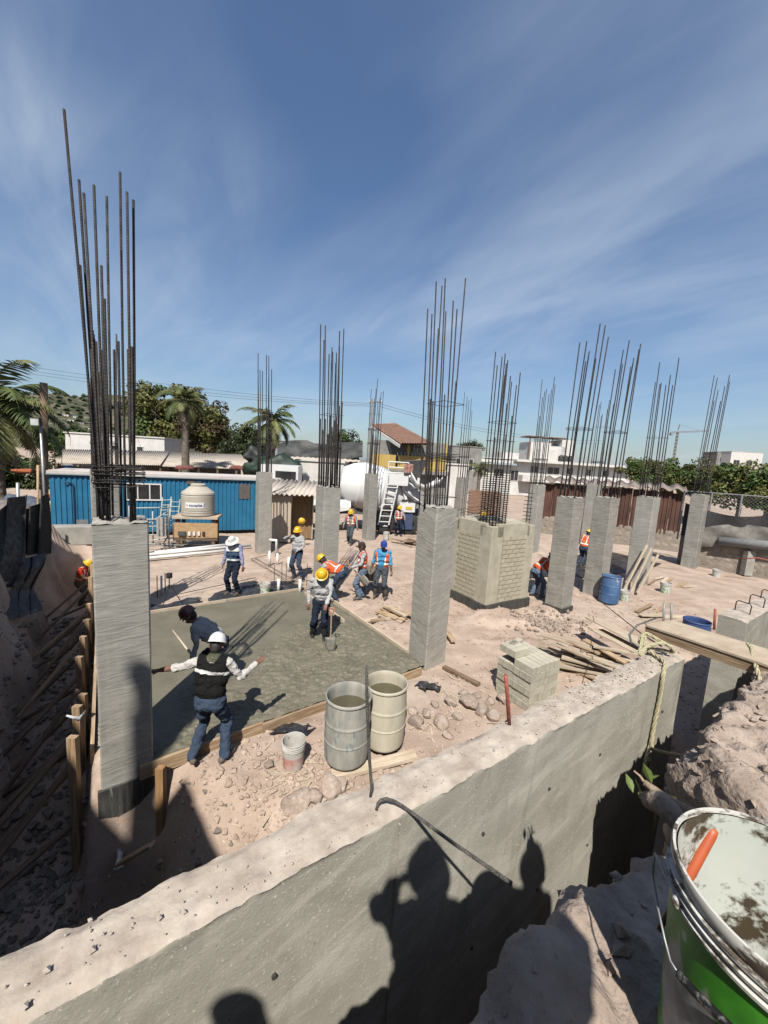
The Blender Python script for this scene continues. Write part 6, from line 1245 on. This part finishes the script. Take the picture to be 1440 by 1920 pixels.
for i, (x0, x1, y0, y1, Y, c_, lab) in enumerate(((452, 565, 858, 905, 24.5, (.008, .022, .013), 'dark green tarpaulin bundle right of the office-side palm'), (458, 500, 842, 872, 26, (.03, .036, .034), 'grey-green tarpaulin heap at the foot of the office-side palm'))):
    c = A((x0+x1)/2, (y0+y1)/2, Y); s = Y/721; o = MB().ell((0, 0, 0), ((x1-x0)*s/2, .7, (y1-y0)*s/2), 28, 16).build('tarpaulin_bundle', M('tarp_%d' % i, c_, tuple(v*1.8 for v in c_), sc=3, rough=.6, bump=.8, bsc=3), None, tuple(c), smooth=3); noisy(o.data, .45, 1.3, i); tag(o, lab, 'tarpaulin')
    k_ = MB().box((0, 0, 0), ((x1-x0)*s*.8, .8, c.z-.3)).build('lumber_stack', m_dark_wood, None, (c.x, c.y, (c.z-.3)/2-.1)); tag(k_, 'dark timber stack carrying the ' + lab.split(' bundle')[0].split(' heap')[0] + (' bundle' if i == 0 else ' heap'), 'lumber stack')
# tile-roofed yellow house
Yh = 33; a, b = A(697, 870, Yh), A(840, 870, Yh); d = b-a; an = math.atan2(d.y, d.x); L = d.length
hz = A(700, 845, Yh).z; hy = thing('tile_roof_house', 'two-storey house with clay tile roof and yellow balcony behind the mixer truck', 'house', (a.x, a.y, 0), an)
zb_ = A(700, 874, Yh).z; z2 = A(740, 853, Yh).z; ze = A(800, 828, Yh).z; zr = A(705, 797, Yh).z
MB().box((L/2, 3.2, zb_/2), (L, 5, zb_)).build('lower_wall', m_gr, hy); MB().box((L/2, 3.6, (zb_+ze)/2), (L, 4.4, ze-zb_)).build('upper_wall', m_gr, hy)
for i in range(3): MB().box((L*(.16+.33*i), .02, (zb_+z2)/2-.0), (L*.30, .14, z2-zb_)).build('balcony_panel', m_yel, hy)
MB().box((L/2, .7, zb_-.3), (L+.1, 1.7, .3)).build('balcony_slab', m_gr, hy)
MB().box((L/2, .02, zb_-.12), (L, .2, .18)).build('balcony_band', m_yel, hy)
MB().box((L*.47, .15, (z2+ze)/2), (.22, .22, ze-z2)).build('porch_post', m_yel, hy); MB().box((L*.96, .15, (z2+ze)/2), (.22, .22, ze-z2)).build('porch_post', m_yel, hy)
for i in range(14): x = L*(.33+.62*i/13); MB().tube([(x, 0, z2-.05), (x, 0, z2+.28)], .02, 6).build('baluster', m_wh, hy)
window(hy, L*.55, L*.66, z2-.1, ze-.25, 1.36, 1)
# roof: left gable rising to ridge, tiles in rows
hm_ = (Matrix.Translation((a.x, a.y, 0)) @ Matrix.Rotation(an, 4, 'Z')).inverted(); rA, rB, rC, rD = [hm_ @ A(x_, y_, Y_) for x_, y_, Y_ in ((752, 832, 31.8), (812, 833, 32.4), (741, 795, 38.5), (698, 797, 37.5))]
MB().add([rA-Vector((0, 0, .08)), rB-Vector((0, 0, .08)), rC-Vector((0, 0, .08)), rD-Vector((0, 0, .08))], ((0, 1, 2, 3),)).build('roof_deck', m_dark_wood, hy)
tl = MB(); tl.add([(.12*math.cos(q), s*.26, .09*math.sin(q)+.03*(s < 0)) for s in (-1, 1) for q in np.linspace(0, PI, 6)], [(i, i+1, 7+i, 6+i) for i in range(5)]); tmesh = tl.mesh('roof_tile', m_tile, 3)
rows, cols = 18, 13; nrm = (rB-rA).cross(rD-rA).normalized()
for j in range(rows):
    for i in range(cols):
        p = rA.lerp(rB, (i+.5)/cols).lerp(rD.lerp(rC, (i+.5)/cols), (j+.4)/rows); o = link('roof_tile', tmesh, hy, tuple(p)); y_ = (rD.lerp(rC, (i+.5)/cols)-rA.lerp(rB, (i+.5)/cols)).normalized(); x_ = y_.cross(nrm); o.rotation_euler = Matrix((x_, y_, nrm)).transposed().to_euler(); o.scale = (1.35, 1.1, 1.2)
MB().beam(rA-Vector((.1, .0, .2)), rD-Vector((.1, .0, .2)), .08, .25).build('fascia', m_wh, hy)
house('grey_house', 'grey flat-roofed house right of the yellow balcony', 845, 905, 838, 60, 6, m_gr, ((.2, .35, .5, .75), (.6, .75, .5, .75)))
house('white_outbuilding', 'small white outbuilding with dark doorway left of the brick ruin', 838, 878, 872, 34, 3, m_wh, ((.45, .75, .05, .62),))
house('concrete_house', 'low concrete house with pale awning behind the small bushy palm', 872, 900, 846, 70, 5, m_gr, ((.2, .8, .4, .7),))
# white apartment block
Yb = 62; t, L, H = house('apartment_block', 'long white apartment block with balconies and rooftop rooms', 886, 1178, 866, Yb, 9, m_wh, ((.03, .09, .5, .72), (.14, .2, .5, .72), (.36, .41, .66, .86), (.47, .55, .64, .86), (.60, .64, .66, .86), (.72, .76, .66, .86), (.84, .88, .66, .86), (.42, .46, .28, .5), (.24, .29, .4, .7)), 0, skew=4, yref=866)
MB().box((L*.62, -.6, H*.98), (L*.74, 1.4, .35)).build('eave_slab', m_wh, t); MB().box((L*.64, -.7, H*.50), (L*.70, 1.6, 1.0)).build('balcony', m_wh, t)
MB().box((L*.13, -.3, H*.86), (L*.25, 1.4, .3)).build('eave_slab', M('pale_blue_trim', (.35, .42, .46)), t)
for (x0, x1, zt) in ((.37, .50, 826), (.50, .60, 832), (.57, .66, 818), (.20, .30, 850)):
    zz_ = topz(1000, zt, Yb); MB().box((L*(x0+x1)/2, 3, (H+zz_)/2), (L*(x1-x0), 4, zz_-H)).build('rooftop_room', m_wh, t)
for (x0, x1, zt) in ((.355, .455, 815), (.50, .60, 815)):
    zz_ = topz(1000, zt, Yb); MB().box((L*(x0+x1)/2, 2.5, zz_), (L*(x1-x0), 3.2, .14)).build('terrace_canopy', m_tile, t)
    for q in (x0+.01, x1-.01): MB().box((L*q, 1.2, (H+zz_)/2), (.15, .15, zz_-H)).build('canopy_post', m_dark_wood, t)
for k in range(3): MB().lathe([(.4, 0), (.42, .7), (.25, .95), (.001, 1)], 14, 0, Matrix.Translation((L*(.545+.03*k), -.2, H+.2))).build('roof_tank', m_black, t, smooth=3)
house('far_building', 'small distant white block on the right skyline', 1372, 1432, 848, 170, 8, m_wh, ((.1, .3, .6, .8), (.5, .7, .6, .8))); house('far_building', 'small distant grey block on the right skyline', 1346, 1374, 848, 175, 8, m_gr, ((.2, .8, .5, .62), (.2, .8, .75, .87)))
house('far_building', 'distant flat-roofed house with railing left of the tile-roofed house', 520, 560, 828, 75, 6, m_gr, ((.2, .4, .5, .8), (.6, .8, .5, .8)))
# ------------------------------------------------------------------ rusty sheet fence and right boundary
m_rs = M('rusted_sheet', (.075, .036, .026), (.16, .075, .052), sc=2.5, rough=.75, metal=.2, stretch=(1, 1, .4), rnd=.22); m_cap_ = M('grey_brown_sheet', (.18, .14, .12), (.30, .25, .22), sc=2, rough=.8)
f0, f1 = A(1010, 1000, 25.5), A(1275, 1000, 21.5); fd = Vector((f1.x-f0.x, f1.y-f0.y, 0)); FL = fd.length; fa = math.atan2(fd.y, fd.x)
fe = thing('sheet_fence', 'fence of rusted red-brown metal sheets with wavy capping behind the right columns', 'fence', (f0.x, f0.y, 0), fa)
ztop = A(1140, 912, 23.5).z; zbot = .9
n = 12; rgf = random.Random(2)
for i in range(n):
    w_ = FL/n; corrug(w_*.97, ztop-zbot-rgf.uniform(.0, .12), w_/3.2, .05, zbot, 0).build('metal_sheet', m_rs, fe, ((i)*w_, rgf.uniform(-.03, .03), 0), (rgf.uniform(-.03, .03), 0, 0))
mb = MB(); nn = 120; mb.add([(FL*i/nn, y, ztop+.1+z+.09*math.sin(i*2*PI/11)) for y, z in ((-.35, -.02), (.6, .25)) for i in range(nn+1)], [(i, i+1, nn+2+i, nn+1+i) for i in range(nn)]); o = mb.build('capping_sheet', m_cap_, fe, smooth=3); s_ = o.modifiers.new('s', 'SOLIDIFY'); s_.thickness = .03
m_stone = M('rubble_stone', (.26, .215, .17), (.42, .36, .30), sc=4, rough=.95, bump=.6, bsc=12, rnd=.22)
m_morts = M('dusty_mortar', (.26, .22, .18), (.36, .31, .26), sc=5, rough=.95, bump=.4)
def stone_wall(label, a, b, h, seed, th=.4, smin=.16, smax=.34):
    a, b = Vector(a), Vector(b); d = b-a; L = d.length; an = math.atan2(d.y, d.x); t = thing('stone_wall', label, 'wall', (a.x, a.y, 0), an); MB().box((L/2, th/2, h/2-.1), (L, th, h+.2)).build('mortar', m_morts, t)
    rgw = random.Random(seed); ms = [rock_mesh('stone', seed*10+i, 1, m_stone, 2, 1) for i in range(5)]; z = smin*.4
    while z < h:
        x = rgw.uniform(0, .2); hh = rgw.uniform(smin, smax)*.75
        while x < L:
            w_ = rgw.uniform(smin, smax); o = link('stone', rgw.choice(ms), t, (x+w_/2, .02, z+hh/2), (0, 0, 0)); o.scale = (w_*.60, .045, hh*.64); o.rotation_euler = (0, rgw.uniform(-.15, .15), 0); x += w_
        z += hh
    return t
stone_wall('rough stone wall under the rusted sheet fence', (f0.x, f0.y-.06, 0), (f1.x, f1.y-.06, 0), .95, 3, smin=.28, smax=.55)
r0, r1 = A(1268, 1058, 18.6), A(1500, 1085, 15.6); stone_wall('rough stone boundary wall along the right side', (r0.x, r0.y, 0), (r1.x, r1.y, 0), 1.35, 5, smin=.22, smax=.46)
# netting fence above it
nf = thing('netting_fence', 'chain-link and black shade-net fence above the right stone wall', 'fence', (r0.x, r0.y+.2, 1.3), math.atan2(r1.y-r0.y, r1.x-r0.x)); NL = (r1-r0).length; NH = A(1380, 928, 17).z-1.3
for k in range(5): MB().tube([(NL*k/4, 0, -.2), (NL*k/4, 0, NH)], .035, 8).build('fence_post', m_galv, nf)
MB().tube([(0, 0, NH), (NL, 0, NH)], .025, 6).build('top_rail', m_galv, nf)
ln = MB(); s = .14
k = -NH
while k < NL:
    for sg in (1, -1):
        x0, z0, x1, z1 = (k, 0, k+NH, NH) if sg == 1 else (k, NH, k+NH, 0)
        if x0 < 0: z0 += (-x0)*(1 if sg == 1 else -1); x0 = 0
        if x1 > NL: z1 -= (x1-NL)*(1 if sg == 1 else -1); x1 = NL
        if x1 > x0: ln.beam((x0, 0, z0), (x1, 0, z1), .007, .007)
    k += s
ln.build('chain_link', m_galv, nf)
def net(label, fn, m, res=(40, 20), name='shade_net'):
    mb = MB(); a, b = res; mb.add([fn(i/(a-1), j/(b-1)) for j in range(b) for i in range(a)], [(j*a+i, j*a+i+1, (j+1)*a+i+1, (j+1)*a+i) for j in range(b-1) for i in range(a-1)]); return tag(mb.build(name, m, smooth=3), label, 'netting')
m_net = M('black_shade_net', (.02, .02, .021), (.055, .055, .055), sc=9, rough=.85, stretch=(1, 1, 3)); m_netg = M('grey_shade_net', (.16, .15, .135), (.27, .25, .225), sc=4, rough=.9, bump=.5, bsc=4)
n_ = (r1-r0).normalized(); nside = Vector((n_.y, -n_.x, 0))
net('black shade net sagging along the right fence', lambda s, t: r0+n_*(s*NL)+nside*(.10+.10*math.sin(s*17)*t)+Vector((0, 0, 1.25+NH*(.10+.72*t*(1-.35*math.sin(PI*s))))), m_net)
net('pale grey net cloth billowing over the right stone wall', lambda s, t: r0+n_*(NL*(.18+.82*s))+nside*(.14+.10*math.sin(PI*t)+.05*math.sin(s*13+t*6))+Vector((0, 0, .95+1.25*t*(.75+.25*s)+.15*math.sin(s*5))), m_netg)
q = r0+n_*NL*.35+nside*.25; bar('drain_pipe', [q+Vector((0, 0, 1.35)), q+n_*NL*.9+Vector((0, 0, 1.25))], .20, 'large grey pipe lying on top of the right stone wall', M('grey_pvc'), 'pipe', 20)
MB_ = MB().box((0, 0, .55), (.35, .25, 1.1)).build('concrete_post', m_conc, None, tuple(G(1398, 1078)+Vector((0, .0, 0)))); tag(MB_, 'short concrete post set in the right stone wall', 'post')
bar('red_hose', [A(1390, 1048, 15.8), A(1420, 1046, 15.5), A(1460, 1055, 15.2)], .025, 'thin red pipe along the right stone wall', M('red_rust'), 'pipe')
# brick ruin beyond the pier
b0, b1 = A(876, 955, 27), A(935, 955, 26); br_ = thing('brick_wall', 'ragged red brick wall behind the block pier', 'wall', (b0.x, b0.y, 0), math.atan2(b1.y-b0.y, b1.x-b0.x)); BL = (b1-b0).length; BH = A(900, 918, 26.5).z
MB().box((BL/2, .1, BH/2-.05), (BL, .14, BH-.1)).build('mortar', m_morts, br_)
bm_ = MB().box((0, 0, 0), (.27, .06, .085)).mesh('brick', m_brick); z = BH-1.6; r = 0
while z < BH-.05:
    x = .14+(.14 if r % 2 else 0)
    while x < BL-.1: link('brick', bm_, br_, (x, .015, z)); x += .285
    z += .1; r += 1
# ------------------------------------------------------------------ left boundary: soil cut with nets
net('grey torn shade net draped down the left bank', lambda s, t: A(-40+92*s-6*math.sin(t*7), 985-68*s+(120+75*s)*t+8*math.sin(s*8), 8.3+.8*s-.4*t)+Vector((0, .10*math.sin(s*16+t*3)+.1*math.sin(t*6), 0)), M('grey_torn_net', (.055, .053, .05), (.16, .15, .14), sc=14, rough=.9, stretch=(1, 1, .5)), (30, 40))
net('black shade net hung between the left poles', lambda s, t: A(28+62*s, 950-25*s+14*math.sin(PI*s)*(1-t)+(90+25*s)*t, 9.6+.6*s)+Vector((0, .12*math.sin(s*19+t*2), 0)), m_net, (30, 20))
net('black plastic sheet hanging down the trench bank', lambda s, t: A(30+52*s-14*t+5*math.sin(t*8), 1052+110*t-15*s, 8.7-.7*t+.6*s)+Vector((0, .10*math.sin(s*15+t*5), 0)), m_black_film, (24, 20), 'plastic_sheet')
g = A(82, 940, 21); ptop = A(82, 718, 21); bar('utility_pole', [(g.x, g.y, -.2), (ptop.x, ptop.y, ptop.z)], .17, 'brown timber utility pole beside the left palm', M('pole_wood', (.14, .09, .055), (.24, .17, .11), sc=6, rough=.85, stretch=(4, 4, .4)), 'pole', 14)
fl = thing('floodlight', 'floodlight on a grey pipe post in front of the utility pole', 'floodlight', tuple(A(88, 1000, 16.6)*1)); b_ = Vector(fl.location); tp_ = A(76, 800, 16.6)
MB().tube([Vector((0, 0, -.5)), tp_-b_], .05, 10).build('post', m_galv, fl, smooth=3); c_ = A(67, 791, 16.4)-b_
MB().box(c_, (.42, .12, .36)).build('lamp_housing', m_black, fl); MB().box(c_-Vector((0, .064, .01)), (.34, .01, .27)).build('lamp_glass', M('lamp_lens', (.45, .48, .48), (.6, .63, .62), rough=.15), fl)
for i, (x, lab) in enumerate(((36, 'leaning grey post of the left netting'), (72, 'thin timber post left of the floodlight'))):
    q = A(x, 1010, 13.5 if i == 0 else 18); bar('fence_post', [q, A(x-3+i*2, 905 if i == 0 else 872, 13.5 if i == 0 else 18)], .05, lab, m_galv if i == 0 else m_wood, 'post')
h = house('market_stall', 'orange-topped stall and clutter under the left palm', 26, 60, 884, 26, 2, M('stall_orange', (.40, .09, .03), (.5, .16, .05), sc=4), (), 1.9)[0]
for i, (x, y, Y, sx_, sz, c_, lab) in enumerate(((45, 935, 19, 1.6, .7, (.05, .06, .085), 'dark grey car cover under the left palm'), (15, 940, 18, .9, .6, (.12, .10, .09), 'brown clutter heap at the left edge'))):
    p = A(x, y, Y); o = MB().ell((0, 0, 0), (sx_, .8, sz), 24, 14).build('covered_heap', M('heap_%d' % i, c_, tuple(v*2 for v in c_), sc=3, bump=.6, bsc=4), None, (p.x, p.y, .55), smooth=3); noisy(o.data, .2, 1.5, i+4); tag(o, lab, 'heap')
# far hill with houses on the left skyline
def hill_h(x, y):
    s = (x+500)/335; q = (y-260)/320
    if not (0 < s < 1 and 0 < q < 1): return -2.0
    return -2+math.sin(PI*min(q*.62, 1))*70*math.sin(PI*s)**.9+4*float(fbm(x*.02, y*.02, 1, 3))
hm = MB(); V = []; nn, mm = 90, 40
for j in range(mm):
    for i in range(nn): x = -500+335*i/(nn-1); y = 260+320*j/(mm-1); V.append((x, y, hill_h(x, y)))
hm.add(V, [(j*nn+i, j*nn+i+1, (j+1)*nn+i+1, (j+1)*nn+i) for j in range(mm-1) for i in range(nn-1)]); struct(hm.build('hill', M('scrub_hill', (.05, .058, .025), (.17, .145, .095), sc=.12, rough=.95, det=12, lo=.46, hi=.62), smooth=3))
rgh = random.Random(6); sb = MB()
for k in range(1300):
    x, y = rgh.uniform(-490, -175), rgh.uniform(262, 480); z = hill_h(x, y); r = rgh.uniform(1.2, 3.4)
    if float(fbm(x*.03, y*.03, 4, 2)) < -.1: continue
    sb.add([(x+a*r*rgh.uniform(.7, 1.3), y+b*r*rgh.uniform(.7, 1.3), z+c*r*rgh.uniform(.6, 1.1)) for a, b, c in ((1, 0, .2), (-.5, .8, .2), (-.5, -.8, .2), (.5, .6, .8), (-.8, 0, .8), (.4, -.7, .8), (0, 0, 1.2))], ((0, 3, 5), (0, 1, 3), (1, 4, 3), (1, 2, 4), (2, 5, 4), (2, 0, 5), (3, 4, 6), (4, 5, 6), (5, 3, 6)))
o = sb.build('hill_scrub', m_dg); o['kind'] = 'stuff'; o['label'] = 'dark scrub covering the far left hillside'; o['category'] = 'scrub'
for i, (x, y, w_, h_) in enumerate(((122, 781, 8, 4), (142, 784, 6, 4), (178, 795, 9, 3), (152, 795, 7, 3), (168, 806, 9, 4), (206, 806, 6, 5), (108, 776, 6, 4), (132, 790, 8, 3))):
    Y_ = 265.0; r_ = ray(x, y)
    while Y_ < 575 and (EYE+r_*(Y_/r_.y)).z > hill_h(*(EYE+r_*(Y_/r_.y))[:2]): Y_ += 3
    p = A(x, y, Y_); zt_ = p.z+h_*Y_/721*1.0
    a_ = A(x-w_*.8, y, Y_); b_ = A(x+w_*.8, y, Y_); t = thing('hillside_house', '%s small house on the far left hillside' % ('pale wide|pale square|long grey|low grey|white lower|brick-red|topmost|white middle'.split('|')[i]), 'house', (a_.x, a_.y, p.z-2), 0, 'houses on the hillside'); L = b_.x-a_.x; H = zt_-p.z+2
    MB().box((L/2, 3, H/2), (L, 6, H)).build('wall', (m_wh, m_wh, m_gr, m_gr, m_wh, m_brick, m_gr, m_wh)[i], t); MB().box((L/2, 3, H+.1), (L+.4, 6.4, .25)).build('roof', m_gr, t)
    for q in (.25, .65): MB().box((L*q, -.03, H*.72), (L*.14, .05, H*.22)).build('window', m_glass, t)
# ------------------------------------------------------------------ poles, wires, crane
up = thing('utility_pole', 'slim power pole with crossarm above the mixer truck', 'pole', at(692, 880, 48)); u0 = Vector(up.location); ut = A(697, 748, 48)
MB().tube([(0, 0, 0), ut-u0], .13, 8).build('mast', M('concrete_pole', (.25, .24, .22), (.33, .32, .30)), up); ca = ut-u0-Vector((0, 0, .4)); MB().beam(ca-Vector((.3, 0, 0)), ca+Vector((1.3, 0, .1)), .1, .1).build('crossarm', m_dark_wood, up)
for k in range(3): MB().tube([ca+Vector((-.2+.7*k, 0, 0)), ca+Vector((-.2+.7*k, 0, .35))], .05, 6).build('insulator', m_white, up)
def wire(label, pts, r=.018):
    P = []
    for a, b in zip(pts, pts[1:]):
        for s in np.linspace(0, 1, 14, endpoint=False): p = Vector(a).lerp(Vector(b), s); p.z -= .6*4*s*(1-s)*(Vector(a)-Vector(b)).length/60; P.append(p)
    P.append(Vector(pts[-1])); tag(MB().tube(P, r, 5).build('power_line', m_black, smooth=3), label, 'power line', 'overhead power lines')
for k, dy in enumerate((0, 7, 13)): wire(('topmost', 'middle', 'lowest')[k]+' overhead power line on the left', [A(-40, 672+dy, 50), A(330, 722+dy, 52), A(705, 757+dy*.4, 48.1)])
for k, dy in enumerate((0, 5)): wire(('upper', 'lower')[k]+' thin power line running right from the slim power pole', [A(712, 757+dy, 48), A(930, 808+dy, 70), A(1130, 826+dy, 110)], .02)
wire('thin power line from the left utility pole towards the nearest column', [A(84, 738, 21), A(240, 778, 40)])
cr0 = A(1262, 868, 230); cz = A(1262, 806, 230).z; cr = thing('tower_crane', 'distant slim tower crane on the right skyline', 'crane', (cr0.x, cr0.y, 0)); mc = M('crane_paint', (.20, .13, .11), (.26, .18, .15))
def truss(mb, a, b, w, n, r):
    a, b = Vector(a), Vector(b); d = (b-a).normalized(); s = d.orthogonal().normalized()*w; t_ = d.cross(s)
    cs = [s, t_, -s, -t_]; 
    for c in cs: mb.tube([a+c, b+c], r, 4)
    for i in range(n):
        for k in range(4): mb.tube([a.lerp(b, i/n)+cs[k], a.lerp(b, (i+1)/n)+cs[(k+1) % 4]], r*.7, 4)
mb = MB(); truss(mb, (0, 0, 0), (0, 0, cz-1), .6, 16, .1); mb.build('tower', mc, cr); mb = MB(); truss(mb, (-4, 0, cz-1.5), (17.5, 0, cz+.5), .5, 14, .09); mb.build('jib', mc, cr)
mb = MB(); mb.tube([(0, 0, cz), (.5, 0, cz+3.2)], .25, 4); mb.build('apex', mc, cr); mb = MB(); mb.tube([(.5, 0, cz+3.2), (12, 0, cz+.6)], .08, 4); mb.build('tie_rope', mc, cr); MB().box((-3.6, 0, cz-2.4), (1.4, 1.2, 1.6)).build('counterweight', m_gr, cr)
# ------------------------------------------------------------------ unseen shade caster added behind the viewer, shaped to darken the trench
m_caster = M('dark_caster', (.10, .07, .055), (.17, .12, .09), sc=6, rough=.9)  # kept dark so the added block bounces little light
caster = thing('shade_caster', 'tall unseen block added behind the viewer on the left to shade the trench', 'house', (0, 0, 0))
Hn = 9.0; off = Vector((math.sin(SUN_AZ), math.cos(SUN_AZ), 0))*(Hn/math.tan(SUN_EL))
def fromshadow(p): return Vector((p[0], p[1], 0))-off
sa_, sb_ = UV(-.55, -3.6), UV(-.66, 9.2)
P0, P1 = fromshadow(sa_), fromshadow(sb_); out = -UD*6
MB().prism([(q.x, q.y) for q in (P0, P1, P1+out, P0+out)], .3, 0, Matrix.Translation((0, 0, Hn-.3))).build('caster_slab', m_caster, caster)
ins = UD*-.35; MB().prism([(q.x, q.y) for q in (P0+ins+VD*.3, P1+ins-VD*.3, P1+out*.95, P0+out*.95)], Hn-.3+.5, 0, Matrix.Translation((0, 0, -.5))).build('wall', m_caster, caster)  # added body under the shade-casting slab
P2, P3 = fromshadow(UV(-1.15, 8.9)), fromshadow(UV(-1.35, 14.0)); MB().prism([(q.x, q.y) for q in (P2, P3, P3+out, P2+out)], .3, 0, Matrix.Translation((0, 0, Hn-.3))).build('rear_caster_slab', m_caster, caster)
tq = [fromshadow(UV(*q)) for q in ((-.5, -.55), (.42, -.35), (.55, -3.6), (-.5, -3.6))]
MB().prism([(q.x, q.y) for q in tq], .25, 0, Matrix.Translation((0, 0, Hn-.25))).build('front_caster_slab', m_caster, caster)  # added slab, outlined from the shade wanted in front of the column
MB().box(((tq[2].x+tq[3].x)/2, (tq[2].y+tq[3].y)/2, Hn/2-.2), (.3, .3, Hn-.3)).build('caster_post', m_caster, caster)
Hp = 11.6; tp = UV(.83, .78)-off*(Hp/Hn)
MB().tube([tp+Vector((0, 0, Hn-.1)), tp+Vector((0, 0, Hp-.75)), tp+Vector((0, 0, Hp-.65)), tp+Vector((0, 0, Hp-.3))], [.13, .13, .09, .09], 12).build('strip_caster', m_caster, caster); MB().ell(tp+Vector((0, 0, Hp-.17)), (.14, .14, .17), 14, 10).build('strip_caster_head', m_caster, caster, smooth=3)  # added pole and knob, shaped to cast a strip of shade on the column
MB().beam(tp+Vector((0, 0, Hn-.15)), (tq[0]+tq[1])/2+Vector((0, 0, Hn-.12)), .25, .2).build('caster_bracket', m_caster, caster)
# ------------------------------------------------------------------ one factor darkens every base colour, exposure raised to suit, for stronger contrast
ALB = .56
for m in bpy.data.materials:
    if not m.use_nodes: continue
    b = m.node_tree.nodes.get('Principled BSDF')
    if b is None: continue
    i = b.inputs['Base Color']
    if i.is_linked:
        src = i.links[0].from_socket; m.node_tree.links.new(mix(m.node_tree, 1.0, src, (ALB, ALB, ALB), 'MULTIPLY'), i)
    else: i.default_value = tuple(v*ALB for v in i.default_value[:3])+(1,)
